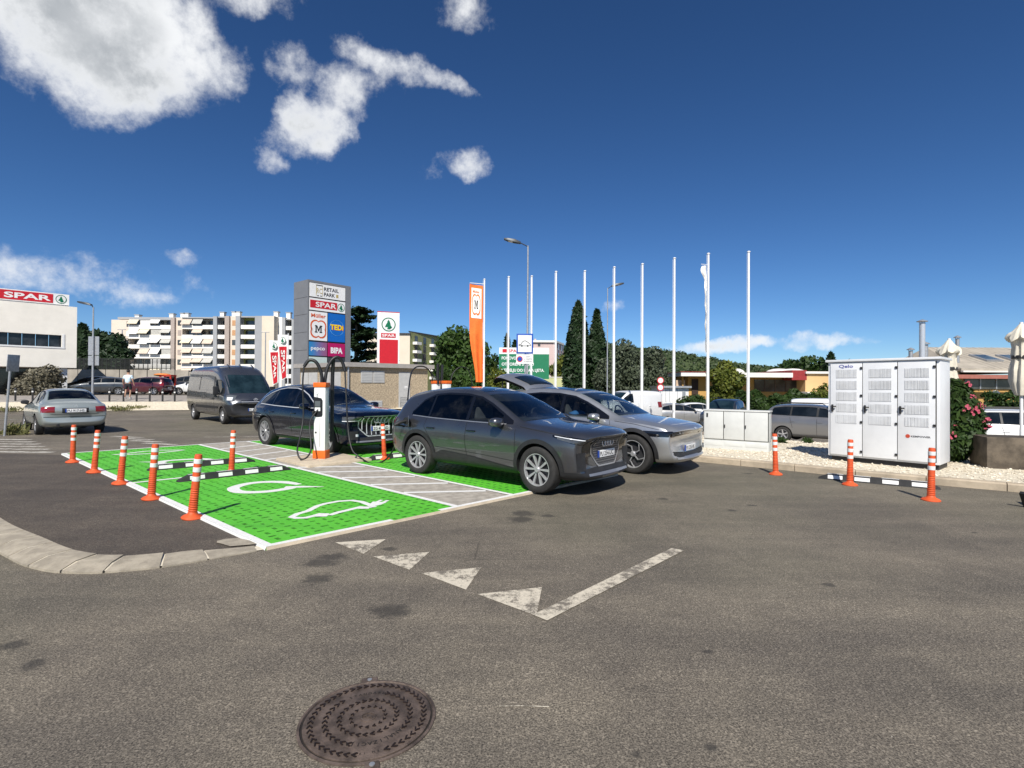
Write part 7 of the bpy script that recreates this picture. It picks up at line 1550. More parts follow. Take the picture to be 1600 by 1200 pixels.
# ---- apartment block
def apartments():
    Y = 140.; kx = Y / 820; X = lambda px: (px - 800) * kx; Z = lambda py, px=300: EYE + (605 + (px - 800) * .0061 - py) * kx
    t = thing('apartment_block', 'long cream and grey apartment block with balconies and awnings', 'building', (0, Y, 0)); CR = M('cream_render', (.66, .58, .46), .9, var=.05, sc=.3); PK = M('pink_render', (.68, .58, .48), .9, var=.05, sc=.3); GR = M('grey_render', (.33, .34, .35), .9, var=.06, sc=.3); BR = M('brown_and_shaded_render', (.38, .32, .28), .9); WH = M('balcony_white', (.80, .78, .72), .85, var=.06, sc=.4); DKW = glassm('dark_window', (.04, .042, .04), .15); YG = M('yellow_green_back_wall', (.34, .36, .10), .9); OW = M('orange_shutter', (.50, .28, .14), .7)
    AW = [M('awning_grey', (.44, .43, .39), .9), M('awning_cream', (.62, .56, .42), .9), M('awning_beige', (.55, .46, .37), .9), M('awning_white', (.68, .67, .64), .9)]
    D = 12.; zb = -1.
    cols = [(173, 201, PK, 0), (201, 268, None, 1), (268, 274, BR, 0), (274, 284, PK, 2), (284, 334, None, 1), (334, 340, GR, 0), (340, 352, None, 1), (352, 359, BR, 0), (359, 369, PK, 2), (369, 376, GR, 0), (376, 399, None, 3), (399, 410, GR, 0), (410, 429, CR, 0), (429, 435, WH, 0), (435, 440, GR, 0), (440, 450, None, 1), (450, 457, GR, 0)]  # second brown strip is a white strip, its shade painted in as brown
    top = lambda px: Z(interp([(173, 500), (270, 496.5), (360, 494), (435, 494), (457, 498)], px), px)
    flz = [507.5 + 15.3 * k for k in range(7)]         # parapet tops
    rnd = random.Random(3)
    for c0, c1, mt, kind in cols:
        x0, x1 = X(c0), X(c1); zt = top((c0 + c1) / 2); back = 0. if c0 < 429 else 2.5
        if kind in (0, 2):
            m = MB(); m.bb(x0, x1, -.6 * (kind == 0 and c0 > 200 and mt is not PK) + back, D, zb, zt); w_ = m.build('wall', mt, t)
            if kind == 2:
                for k in range(6): z_ = Z(flz[k] - 3, c0); m = MB(); m.bb(lerp(x0, x1, .3), lerp(x0, x1, .85), -.06, .1, z_ - .7, z_ + .7); m.build('window', OW if c0 > 350 and k not in (2,) else (BR if k % 2 else DKW), w_)
            if c0 == 173:
                for k in range(5): z_ = Z(flz[k] - 2, c0); m = MB(); m.bb(X(197), X(200.5), -.06, .1, z_ - .8, z_ + .6); m.build('window', DKW if k % 2 == 0 else WH, w_)
        else:
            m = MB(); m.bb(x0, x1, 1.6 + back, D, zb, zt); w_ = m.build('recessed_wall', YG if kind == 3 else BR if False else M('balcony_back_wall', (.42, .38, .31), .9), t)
            slab(t, 'roof_edge', x0, x1, zt - .35, zt, -.2 + back, D, GR)
            nb = max(1, round((c1 - c0) / 16.5))
            for k in range(7):
                zp = Z(flz[k] + .4, (c0 + c1) / 2); zl = zp - 1.05
                m = MB(); m.bb(x0 + .02, x1 - .02, -.25 + back, -.1 + back, zl, zp); m.bb(x0 + .02, x1 - .02, -.1 + back, 1.6 + back, zl, zl + .15); b_ = m.build('balcony', WH, t)
                for q in range(nb):
                    bx0, bx1 = lerp(x0, x1, q / nb) + .12, lerp(x0, x1, (q + 1) / nb) - .12; zt_ = zp + 1.5
                    m = MB(); m.bb(bx0 + .3, bx1 - .3, 1.52 + back, 1.62 + back, zl + .3, zt_ - .2); m.build('window', DKW, b_)
                    r_ = rnd.random()
                    if kind == 1 and c1 - c0 > 12 and r_ < .62:
                        a_ = rnd.choice(AW); m = MB(); dp = rnd.uniform(.5, 1.1); zd = zt_ - rnd.uniform(.9, 1.3); m.add([(bx0, -.12 + back, zt_ + .05), (bx1, -.12 + back, zt_ + .05), (bx1 - .1, -.25 - dp + back, zd), (bx0 - .1, -.25 - dp + back, zd), (bx1 - .1, -.25 - dp + back, zd - .15), (bx0 - .1, -.25 - dp + back, zd - .15)], [(0, 1, 2, 3), (3, 2, 4, 5)]); m.build('awning', a_, b_)
                    elif kind == 1 and r_ < .8 and c1 - c0 > 12:
                        m = MB(); m.bb(bx0, bx1, -.08 + back, -.02 + back, zp, zt_); m.build('balcony_glazing', AW[3] if rnd.random() < .5 else AW[0], b_)
    m = MB(); m.bb(X(173) + .3, X(430), 1.8, D - .2, Z(498), Z(494.5)); m.build('roof', GR, t)
    for px in (200, 255, 273, 279, 336, 355, 361, 422, 442):
        z_ = top(px); m = MB(); m.bb(X(px) - .55, X(px) + .55, 3, 4.2, z_ - .5, z_ + 1.5); o = m.build('chimney', WH, t); m = MB(); m.bb(X(px) - .7, X(px) + .7, 2.9, 4.3, z_ + 1.5, z_ + 1.75); m.build('chimney_cap', GR, o)
    for px in (330, 191): m = MB(); m.cyl((X(px), 5, Z(496)), (X(px), 5, Z(490)), .04, n=5); m.build('aerial', GALV, t)
apartments()
# street lamps before the block
for px, ty, lb in ((191, 515, 'thin double-arm lamp before the pink end of the block'), (415, 519, 'thin brown lamp before the cream wall of the block')):
    p = AT(px, ty, 100); t = thing('lamp_post', lb, 'street lamp', (p.x, 100, 1.0), 0, 'street lamps'); H_ = p.z - 1; m = MB(); m.tube([(0, 0, 0), (0, 0, H_)], [.13, .09], 8); m.build('pole', GALV, t); m = MB(); m.tube([(-.9, 0, H_), (.7, 0, H_)], .07, 6); m.build('arm', GALV, t)
# ---- cream and olive house right of the pylon
def block2():
    Y = 95.; kx = Y / 820; X = lambda px: (px - 800) * kx; Z = lambda py: EYE + (604 - py) * kx; t = thing('apartment_house', 'cream and olive flat-roofed house behind the pylon', 'building', (0, Y, 0)); CR = MATS['cream_render']; OL = M('olive_render', (.26, .28, .12), .9, var=.05); WH = MATS['balcony_white']; DKW = MATS['dark_window']; RD = M('dark_roof_edge', (.05, .05, .055), .8)
    m = MB(); m.bb(X(572), X(640), 0, 14, -1, Z(522)); m.build('wall', CR, t); slab(t, 'roof', X(571), X(641), Z(522), Z(520.5), -.3, 14, RD)
    m = MB(); m.prism([(X(640) + .01, .05), (X(672), 9), (X(672), 14), (X(640) + .01, 14)], -1, Z(519)); m.build('olive_wall', OL, t); m = MB(); m.prism([(X(640) - .2, -.3), (X(673), 8.6), (X(673), 14.2), (X(640) - .2, 14.2)], Z(519), Z(517)); m.build('olive_roof', RD, t)
    for k in range(5):
        for s in (.2, .5, .8):
            x, y = lerp(X(640), X(672), s), lerp(.05, 9, s); z_ = Z(529 + k * 13.5); m = MB(); m.box((x, y, z_), (.9, .16, 1.3), rz=math.atan2(9, X(672) - X(640))); m.build('window', DKW, t)
            if s != .5: m = MB(); m.box((x + .35, y - .5, z_ - .75), (1.6, .9, .5), rz=math.atan2(9, X(672) - X(640))); m.build('balcony', WH, t)
block2()
# ---- pink house
def pinkhouse():
    Y = 110.; kx = Y / 820; X = lambda px: (px - 800) * kx; Z = lambda py: EYE + (605.3 - py) * kx; t = thing('apartment_house', 'pink flat-roofed house between the road sign and the cypress', 'building', (0, Y, 0)); PKK = M('rosy_render', (.56, .43, .40), .9, var=.05, sc=.3); RD = MATS['dark_roof_edge']; DKW = MATS['dark_window']
    m = MB(); m.bb(X(833), X(868), 0, 12, -2, Z(535)); m.build('wall', PKK, t); m = MB(); m.prism([(X(868) + .01, .02), (X(886), 8), (X(886), 12), (X(868) + .01, 12)], -2, Z(536)); m.build('side_wall', PKK, t); m = MB(); m.prism([(X(832), -.4), (X(868.5), -.4), (X(887), 7.6), (X(887), 12.4), (X(832), 12.4)], Z(535), Z(532)); m.build('roof', MATS['balcony_white'], t)
    m = MB(); m.bb(X(835), X(838), 2, 3, Z(532), Z(528)); m.build('chimney', PKK, t); m = MB(); m.bb(X(840), X(844), -.06, .05, Z(541), Z(537)); m.build('window', DKW, t)
    for k in range(4):
        for s in (.3, .7): m = MB(); m.box((lerp(X(868), X(886), s), lerp(.02, 8, s), Z(541 + k * 14)), (1.0, .2, 1.3), rz=math.atan2(8, X(886) - X(868))); m.build('window', DKW, t)
pinkhouse()
# ---- green billboard
def billboard():
    a, b = AT(780, 543, 45), AT(858, 549, 45); t = thing('billboard', 'green billboard with white lettering behind the flagpoles', 'billboard', (a.x, 45, 0)); W_ = b.x - a.x; LW = MATS['white_light_panel']; z1 = a.z; z0 = AT(800, 592, 45).z
    slab(t, 'white_top', 0, W_, z1 - .55, z1, 0, .12, LW); g = slab(t, 'green_field', 0, W_, z0, z1 - .552, 0, .12, M('billboard_green', (.008, .17, .075), .5, var=.05)); slab(t, 'red_mark', .28, .68, z1 - .42, z1 - .12, -.012, .002, RED); text('SPAR', 'lettering', RED, t, .80, z1 - .40, .26, y=-.01, width=.95, bold=.03)
    for k, s in enumerate(('PONOVO', 'OTVORENI SVAKU', 'NEDJELJU DO KRAJA LJETA.')): text(s, 'lettering', LW, g, .22, z1 - 1.02 - k * .52, .26, y=-.012, width=(1.25, 2.75, 3.65)[k], bold=.03)
    for x in (.5, W_ - .5): m = MB(); m.bb(x - .08, x + .08, .14, .3, -1, z1 - .3); m.build('support_post', GALV, t)
billboard()
# ---- ochre buildings across the street on the right
OCH = M('ochre_render', (.46, .27, .085), .9, var=.08, sc=.5); SLABW = M('white_roof_slab', (.70, .68, .63), .8, var=.05, sc=.5); DKW = MATS['dark_window']; RDT = M('red_fascia', (.26, .025, .025), .6)
def ochre():
    Y = 48.; X = lambda px, y=Y: (px - 800) / 820 * y; Z = lambda py, px, y=Y: EYE + (605 + (px - 800) * .0061 - py) * y / 820; zb = -1.2
    t = thing('ochre_building', 'low ochre building with white flat roof behind the hedge', 'building', (0, Y, 0))
    m = MB(); m.bb(X(1155), X(1262), .6, 9, zb, Z(586, 1200)); w_ = m.build('wall', OCH, t); slab(t, 'roof_slab', X(1148), X(1228), Z(590, 1200), Z(583, 1200), -1.2, 9, SLABW); slab(t, 'red_fascia', X(1228), X(1251), Z(594, 1240), Z(579, 1240), -1.0, 6, RDT)
    for k in range(4): m = MB(); m.bb(X(1183 + k * 16.5), X(1198 + k * 16.5), .5, .64, Z(612, 1200), Z(593, 1200)); o = m.build('window', DKW, w_); m = MB(); m.bb(X(1198 + k * 16.5), X(1199.5 + k * 16.5), .46, .66, Z(612, 1200), Z(593, 1200)); m.build('mullion', BR_, o)
    m = MB(); m.bb(X(1249), X(1330), -1.0 + .02, 8, zb, Z(585, 1280)); m.build('front_wing', M('pale_ochre_render', (.62, .42, .20), .9, var=.05, sc=.5), t); slab(t, 'wing_roof', X(1248), X(1332), Z(584.5, 1280), Z(581, 1280), -1.2, 8, SLABW)
    slab(t, 'entrance_canopy', X(1228), X(1278), Z(620, 1250), Z(612, 1250), -3.5, -1.1, SLABW)
    for px in (1180, 1252, 1275): m = MB(); m.ell((X(px), 4, Z(581, px)), (1.3 if px > 1200 else .7, 1, .45), 14, 7); m.build('roof_dome', SLABW, t, smooth=60)
    t = thing('ochre_building', 'small ochre pavilion with dark doorway left of the round bush', 'building', (0, 50, 0)); Y2 = 50.; X2 = lambda px: X(px, Y2); Z2 = lambda py, px=1080: Z(py, px, Y2)
    m = MB(); m.bb(X2(1078), X2(1118), .6, 6, zb, Z2(588)); m.build('wall', OCH, t); slab(t, 'roof_slab', X2(1060), X2(1122), Z2(588), Z2(582), -.8, 6, SLABW); slab(t, 'fascia_edge', X2(1059), X2(1122), Z2(582), Z2(581), -.85, 6, RDT); m = MB(); m.bb(X2(1084), X2(1094), .5, .62, zb, Z2(592)); m.build('doorway', M('dark_brown_door', (.035, .018, .012), .7), t); m = MB(); m.bb(X2(1066), X2(1068), 0, .2, zb, Z2(588)); m.build('column', OCH, t); slab(t, 'brick_stub', X2(1058), X2(1072), Z2(604), Z2(594), .3, 1.2, M('pale_brick', (.55, .40, .28), .9))
    t = thing('shed', 'small white shed with grey flat roof beyond the silver hatchback', 'shed', (0, 44, 0)); X3 = lambda px: X(px, 44.); Z3 = lambda py: Z(py, 1050, 44.); m = MB(); m.bb(X3(1030), X3(1076), 0, 2.5, zb, Z3(606)); m.build('wall', WHITE, t); slab(t, 'roof', X3(1028), X3(1079), Z3(606), Z3(603), -.3, 2.7, GALV); m = MB(); m.bb(X3(1066), X3(1071), -.05, .05, zb + .4, Z3(609)); m.build('door', GALV, t)
    for k in range(5): m = MB(); m.bb(X3(1034 + k * 6), X3(1034.6 + k * 6), -.03, .03, zb, Z3(607)); m.build('wall_rib', GALV, t)
BR_ = M('brown_mullion', (.08, .05, .035), .7)
ochre()
def terrace_house():
    Y = 34.; X = lambda px, y=Y: (px - 800) / 820 * y; Z = lambda py, px=1540, y=Y: EYE + (609.5 - py) * y / 820
    t = thing('terrace_house', 'ochre house with pale pitched roof and skylights at right', 'house', (0, Y, 0)); RFM = M('pale_pitched_roof', (.36, .32, .26), .85, var=.15, sc=1.2, bmp=.4, bsc=30)
    m = MB(); m.bb(X(1440), X(1680), .6, 8, -1.2, Z(588)); w_ = m.build('wall', OCH, t); y1 = 5.0; za = EYE + (609.5 - 543) * (Y + y1) / 820
    m = MB(); xl, xr = X(1496), X(1690); m.add([(xl, -.3, Z(576)), (xr, -.3, Z(576)), (xr, y1, za), (xl + 1.9, y1, za), (xl, -.3, Z(580)), (xr, -.3, Z(580)), (xr, 8, Z(580)), (xl, 8, Z(580))], [(0, 1, 2, 3), (4, 5, 1, 0), (3, 2, 6, 7), (0, 3, 7, 4), (7, 6, 5, 4)]); r_ = m.build('roof', RFM, t)
    for k in range(18):
        f = k / 17; xx = lerp(xl + .3, xr, f); m = MB(); m.add([(xx, -.31, Z(576) + .01), (xx + .05, -.31, Z(576) + .01), (xx + .05 + .0, y1, za + .03), (xx, y1, za + .03)], [(0, 1, 2, 3)])
        if xx > xl + 2: m.build('roof_rib', RFM, r_)
    for px in (1538, 1580):
        f = .42; xx = X(px) * 1.06; zc = lerp(Z(576), za, f) + .06; yc = lerp(-.3, y1, f); sl = math.atan2(za - Z(576), y1 + .3)
        m = MB(); m.box((xx, yc, zc), (1.15, 1.5, .12), rx=sl); o = m.build('skylight', GALV, r_); m = MB(); m.box((xx, yc, zc + .065), (.85, 1.15, .02), rx=sl); m.build('skylight_pane', glassm('skylight_glass', (.05, .07, .08), .05), o)
    slab(t, 'gutter', xl, xr, Z(582), Z(579.5), -.45, -.25, SLABW); slab(t, 'awning_fascia', X(1440), xr, Z(592), Z(586), -.7, -.5, M('brick_red_awning', (.33, .12, .09), .8))
    for k in range(5): m = MB(); m.bb(X(1518 + k * 25.5), X(1541 + k * 25.5), .5, .64, Z(608), Z(590.5)); o = m.build('window', DKW, w_); m = MB(); m.bb(X(1541 + k * 25.5), X(1543 + k * 25.5), .46, .66, Z(608), Z(590.5)); m.build('mullion', GALV, o)
    m = MB(); m.ell((X(1568), .55, Z(614)), (.3, .08, .16), 14, 8); m.build('wall_lamp', WHITE, t)
    for px, ty, r_, lb in ((1441, 503, .17, 'tall steel flue pipe above the power cabinet'), (1446.5, 538, .13, 'shorter steel flue pipe beside the tall one'), (1423, 547, .12, 'short steel flue left of the tall flue'), (1496, 528, .11, 'thin steel flue behind the first parasol')):
        p = AT(px, ty, Y + 1); c_ = thing('flue_pipe', lb, 'flue pipe', (p.x, p.y, Z(588) - .05), 0, 'steel flue pipes'); h = p.z - Z(588); m = MB(); m.tube([(0, 0, 0), (0, 0, h)], r_, 14); m.build('pipe', CHROME if r_ > .15 else GALV, c_, smooth=50); m = MB(); m.lathe([(r_ * 1.9, h + .06), (r_ * 1.9, h + .10), (.02, h + .22)], 14); m.build('cowl', GALV, c_)
        m = MB()
        for q in range(3): a = q * 2.1; m.cyl((r_ * math.cos(a), r_ * math.sin(a), h - .05), (r_ * math.cos(a), r_ * math.sin(a), h + .08), .015, n=5)
        m.build('cowl_legs', GALV, c_)
terrace_house()
# ---- prohibition signs by the shed
p = AT(1031.5, 640, 37); t = thing('road_sign', 'two small round signs on one post beyond the silver hatchback', 'road sign', (p.x, p.y, -.95)); m = MB(); m.tube([(0, 0, 0), (0, 0, 3.3)], .035, 8); m.build('post', GALV, t)
for py in (594.5, 605.5):
    z_ = AT(1031, py, 37).z + .95; m = MB(); m.lathe([(.24, -.01), (.24, .01)], 24, (0, -.05, z_), 'y'); o = m.build('sign_disc', RED, t); m = MB(); m.lathe([(.18, -.003), (.18, .003)], 24, (0, -.064, z_), 'y'); m.build('sign_field', WHITE, o)
# ---- pale green wall and picket railing behind the white van
p = AT(865, 590, 55); q = AT(1030, 600, 55); t = thing('garden_wall', 'pale green wall behind the white van and cypresses', 'wall', (p.x, 55, -1)); slab(t, 'wall', -1, q.x - p.x, 0, p.z + 1, 0, .25, M('pale_green_render', (.50, .52, .28), .9, var=.06, sc=.6)); slab(t, 'coping', -1.05, q.x - p.x, p.z + 1, p.z + 1.08, -.05, .3, SLABW)
p = AT(1010, 640, 42); t = thing('railing', 'pale picket railing beside the white shed', 'fence', (p.x, 42, -.95))
for k in range(14): m = MB(); m.bb(k * .16, k * .16 + .05, 0, .04, 0, 1.5); m.build('picket', WHITE, t)
for z_ in (.2, 1.35): m = MB(); m.bb(-.05, 2.2, .041, .07, z_, z_ + .06); m.build('rail', WHITE, t)

# ================================================================== vegetation
def leaves(name, pts, nrm, size, mat, parent, asp=1.7, jitter=.9, kind=None):
    """one small bent leaf or leaf spray per point"""
    n = len(pts); d = rng.normal(size=(n, 3)); d /= np.linalg.norm(d, axis=1)[:, None]
    nn = nrm + d * jitter; nn /= np.linalg.norm(nn, axis=1)[:, None]
    a = np.cross(nn, rng.normal(size=(n, 3))); a /= np.linalg.norm(a, axis=1)[:, None] + 1e-9; b = np.cross(nn, a)
    s = size * rng.uniform(.55, 1.35, (n, 1)); L_ = a * s * asp * .5; W_ = b * s * .5; c = pts
    V = np.stack([c - L_, c + W_ - nn * s * .12, c + L_, c - W_ - nn * s * .12], 1).reshape(-1, 3)
    fc = np.arange(4 * n).reshape(-1, 4); me = bpy.data.meshes.new(name); me.vertices.add(4 * n); me.vertices.foreach_set('co', V.ravel())
    me.loops.add(4 * n); me.loops.foreach_set('vertex_index', fc.ravel().astype(np.int32)); me.polygons.add(n); me.polygons.foreach_set('loop_start', (np.arange(n) * 4).astype(np.int32)); me.polygons.foreach_set('loop_total', np.full(n, 4, np.int32))
    me.update(calc_edges=True); me.materials.append(mat); o = link(name, me, parent)
    if kind: o['kind'] = kind
    return o
def blob_pts(blobs, n, inner=.55):
    w_ = np.array([(r[0] * r[1] + r[1] * r[2] + r[0] * r[2]) for _, r in blobs]); w_ = w_ / w_.sum(); k = rng.choice(len(blobs), n, p=w_)
    C_ = np.array([c for c, _ in blobs])[k]; R_ = np.array([r for _, r in blobs])[k]; d = rng.normal(size=(n, 3)); d /= np.linalg.norm(d, axis=1)[:, None]
    rad = rng.uniform(inner ** 3, 1.12, (n, 1)) ** (1 / 3); return C_ + d * R_ * rad, d
def trunk(t, h, r_, mat, limbs=5, spread=1.2, top=.8, lean=0.):
    m = MB(); m.tube([(0, 0, -.3), (lean * .3, 0, h * .35), (lean * .7, .05, h * .7), (lean, 0, h)], [r_ * 1.3, r_, r_ * .75, r_ * .35], 9); m.build('trunk', mat, t, smooth=60)
    for k in range(limbs):
        a = 2 * math.pi * k / limbs + random.uniform(-.4, .4); z0 = h * random.uniform(.45, .8); m = MB()
        m.tube([(lean * z0 / h, 0, z0), (spread * .5 * math.cos(a), spread * .5 * math.sin(a), z0 + h * .15), (spread * math.cos(a), spread * math.sin(a), z0 + h * .36)], [r_ * .45, r_ * .3, r_ * .1], 6); m.build('limb', mat, t, smooth=60)
BARK = M('rough_bark', (.10, .075, .055), .95, var=.3, sc=6, bmp=.6, bsc=30)
LG = leafm('mid_green_leaves', (.030, .070, .014), (.085, .15, .030)); LDK = leafm('dark_conifer_needles', (.010, .026, .010), (.028, .055, .018), .15); LGREY = leafm('grey_green_leaves', (.055, .075, .045), (.13, .155, .095), .25)
LYEL = leafm('yellow_green_leaves', (.06, .10, .015), (.22, .23, .04)); LHED = leafm('hedge_leaves', (.020, .050, .012), (.06, .105, .022)); LDRY = leafm('dry_grey_twigs', (.10, .09, .06), (.22, .20, .14), .1); LGRASS = leafm('dry_grass_blades', (.10, .12, .035), (.30, .27, .12), .3)
def broadleaf(name, label, base, H_, Wd, n, size, mat, trunk_h=None, cat='tree', seed=1, flat=1., group=None):
    random.seed(seed); t = thing(name, label, cat, base, 0, group); th = H_ * .34 if trunk_h is None else trunk_h
    bl = []; nb = 11
    for k in range(nb):
        a = 2 * math.pi * k / nb * 2.4; rr_ = Wd * .5 * random.uniform(.25, .62); z_ = lerp(th * .9, H_ * .84, random.random()); q = random.uniform(.24, .36) * Wd * (1.15 - .45 * (z_ / H_))
        bl.append(((rr_ * math.cos(a), rr_ * math.sin(a), z_), (q, q, q * .8 * flat)))
    bl.append(((0, 0, H_ * .80), (Wd * .26, Wd * .26, H_ * .20))); bl.append(((0, 0, H_ * .55), (Wd * .34, Wd * .34, H_ * .25)))
    if th > .3: trunk(t, H_ * .72, .035 * H_, BARK, 5, Wd * .3)
    P_, d = blob_pts(bl, n); leaves('crown', P_, d, size, mat, t); return t
def conical(name, label, base, H_, r_, n, size, mat, power=.8, seed=1, z0=.03, spikes=0., group=None):
    random.seed(seed); t = thing(name, label, 'tree', base, 0, group); m = MB(); m.tube([(0, 0, -.3), (0, 0, H_ * .93)], [r_ * .16, .02], 8); m.build('trunk', BARK, t)
    z = rng.uniform(z0, 1, n); th = rng.uniform(0, 2 * math.pi, n); lump = 1 + .22 * np.sin(5 * th + 9 * z) + spikes * np.sin(z * 60 + np.sin(th * 3) * 2)
    prof = np.minimum(1, (z - z0) * 7 + .45) * np.clip(1 - z, 0, 1) ** power * 1.25; rad = r_ * np.minimum(prof, 1) * lump * rng.uniform(.45, 1.08, n) ** .5
    P_ = np.stack([rad * np.cos(th), rad * np.sin(th), z * H_ + rng.normal(0, .08, n)], 1); d = np.stack([np.cos(th), np.sin(th), np.full(n, .5)], 1); leaves('crown', P_, d, size, mat, t, 2.2); return t
def base(px, Y, z): p = AT(px, 600, Y); return (p.x, Y, z)
def hgt(py, px, Y, z): return AT(px, py, Y).z - z
# trees at the back left
conical('conifer', 'dark conifer just right of the white building', base(128, 78, 3.5), hgt(508, 128, 78, 3.5), 2.3, 5200, .42, LDK, .75, 2, group='trees of the back street'); broadleaf('evergreen_tree', 'dark evergreen tree behind the left lamp post boards', base(163, 80, 3.5), hgt(518, 163, 80, 3.5), 6.5, 5200, .42, LDK, 1., seed=3, group='trees of the back street'); broadleaf('evergreen_tree', 'low dark evergreen before the pink end of the block', base(180, 76, 3.2), hgt(541, 180, 76, 3.2), 4.0, 3200, .38, LDK, .6, seed=4, group='trees of the back street')
# cedar behind the sign tower
def cedar():
    Y = 62; b = base(556, Y, .7); H_ = hgt(478, 556, Y, .7); t = thing('cedar', 'dark cedar with level branches right of the sign tower', 'tree', b); m = MB(); m.tube([(0, 0, 0), (0, 0, H_)], [.35, .06], 8); m.build('trunk', BARK, t); rd = random.Random(2); P_ = []
    for k in range(46):
        z_ = lerp(.16, .97, (k + rd.random()) / 46) * H_; a = rd.uniform(0, 6.28); L_ = (1 - z_ / H_) ** .7 * 5.0 + .6; e = (L_ * math.cos(a), L_ * math.sin(a), z_ + .25 * L_ * .4); m = MB(); m.tube([(0, 0, z_), e], [.08, .015], 5)
        if k % 3 == 0: m.build('branch', BARK, t)
        q = rng.uniform(.15, 1.05, 150)[:, None]; P_.append(np.array([0, 0, z_]) + (np.array(e) - np.array([0, 0, z_])) * q + rng.normal(0, 1, (150, 3)) * np.array([.38, .38, .10]) * (1.1 - .4 * q))
    P_ = np.concatenate(P_); leaves('crown', P_, np.tile([0, 0, 1.], (len(P_), 1)), .34, LDK, t, 1.8, .7)
cedar()
# middle trees
broadleaf('leafy_tree', 'broad green tree left of the orange banner', base(716, 50, -.1), hgt(508, 716, 50, -.1), 6.0, 8500, .26, LG, 1.2, seed=5); broadleaf('shrub', 'green shrub under the orange banner', base(738, 40, -.2), hgt(578, 738, 40, -.2), 2.9, 3200, .19, LG, 0., 'shrub', 6); broadleaf('shrub', 'green shrub between chargers and orange banner', base(703, 43, -.2), hgt(574, 703, 43, -.2), 3.4, 3000, .19, LHED, 0., 'shrub', 7); broadleaf('shrub', 'pale flowering shrub below the left end of the billboard', base(777, 38, -.5), hgt(571, 777, 38, -.5), 2.2, 2200, .17, LYEL, 0., 'shrub', 8); broadleaf('leafy_tree', 'small dark tree between orange banner and billboard', base(770, 56, -.4), hgt(552, 770, 56, -.4), 3.6, 2600, .26, LHED, .6, seed=9)
for px, ty, lb in ((792, 524, 'slim cypress tip left of the road sign'), (804, 533, 'small dark conifer tip beside the road sign')): conical('cypress', lb, base(px, 90, -.5), hgt(ty, px, 90, -.5), .95, 1500, .4, LDK, .6, 11)
broadleaf('shrub', 'autumn tinted shrub before the pink house', base(878, 58, -.8), hgt(552, 878, 58, -.8), 3.6, 3200, .24, LYEL, .3, 'shrub', 12)
conical('cypress', 'tall dark cypress, left of the two', base(903, 52, -.9), hgt(473, 903, 52, -.9), 1.35, 9000, .26, LDK, .55, 13, 0.02); conical('cypress', 'dark spiky cypress, right of the two', base(932, 53, -.9), hgt(486, 932, 53, -.9), 1.65, 8000, .28, LDK, .85, 14, .02, .12)
broadleaf('grey_tree', 'rounded grey-green tree behind the sixth flagpole', base(974, 50, -.95), hgt(529, 974, 50, -.95), 4.6, 9500, .20, LGREY, .3, seed=15); broadleaf('grey_tree', 'rounded grey-green tree behind the seventh flagpole', base(1022, 52, -.95), hgt(541, 1022, 52, -.95), 3.9, 8000, .20, LGREY, .35, seed=16); broadleaf('grey_tree', 'smaller grey-green tree between cypress and white van', base(945, 47, -.95), hgt(560, 945, 47, -.95), 2.8, 4500, .18, LGREY, .2, seed=17)
broadleaf('round_bush', 'large round bush with yellowish top before the ochre building', base(1134, 43, -1.), hgt(563, 1134, 43, -1.), 3.0, 9000, .17, LYEL, .2, 'bush', 18); broadleaf('shrub', 'dark shrub at the foot of the ochre pavilion', base(1086, 42, -1.), hgt(617, 1086, 42, -1.), 3.0, 4200, .15, LHED, 0., 'shrub', 19); broadleaf('shrub', 'yellowish shrub beside the left side of the power cabinet', base(1288, 40, -1.), hgt(598, 1288, 40, -1.), 1.8, 2600, .15, LYEL, 0., 'shrub', 20)
def hedge(label, a, b, z0, h, dp, n, size, mat, name='hedge'):
    t = thing(name, label, 'hedge', (a[0], a[1], z0), math.atan2(b[1] - a[1], b[0] - a[0])); L_ = math.hypot(b[0] - a[0], b[1] - a[1]); u = rng.uniform(0, L_, n); face_ = rng.random(n); v = np.where(face_ < .62, rng.uniform(-.12, .2, n), rng.uniform(0, dp, n)); zz = np.where(face_ < .62, rng.uniform(0, h, n), h + rng.normal(0, .05, n)); bumpy = 1 + .09 * np.sin(u * 2.1) + .06 * np.sin(u * 5.3 + 1); P_ = np.stack([u, v + .12 * np.sin(u * 3 + zz * 4), zz * bumpy], 1); d = np.where(face_[:, None] < .62, np.array([[0, -1., .3]]), np.array([[0, 0, 1.]])); leaves('foliage', P_, d, size, mat, t)
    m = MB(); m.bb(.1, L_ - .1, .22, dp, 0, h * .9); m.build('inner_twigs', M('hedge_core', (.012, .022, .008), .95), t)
pa, pb = AT(1150, 640, 38), AT(1300, 640, 35); hedge('long dark hedge along the street on the right', (pa.x, 38), (pb.x, 35), -1.1, 2.25, 1.6, 11000, .15, LHED)
pa, pb = AT(1540, 640, 27), AT(1700, 640, 25); hedge('dark hedge behind the white off-roader', (pa.x, 27), (pb.x, 25), -1.0, 2.2, 1.2, 5500, .13, LHED)
for px, ty, Y, wd, mt, lb, sd in ((1268, 556, 85, 9.5, LHED, 'dark leafy tree above the ochre wing', 21), (1235, 562, 95, 7, LHED, 'dark leafy tree left of the one above the ochre wing', 22)): broadleaf('leafy_tree', lb, base(px, Y, -1), hgt(ty, px, Y, -1), wd, 5200, .42, mt, 1.5, seed=sd)
conical('conifer', 'small pointed conifer above the left end of the power cabinet', base(1298, 80, -1), hgt(553, 1298, 80, -1), 2.0, 2600, .4, LDK, .8, 23); broadleaf('leafy_tree', 'low tree showing above the power cabinet roof', base(1335, 70, -1), hgt(560, 1335, 70, -1), 6, 3500, .34, LYEL, 1.2, seed=24)
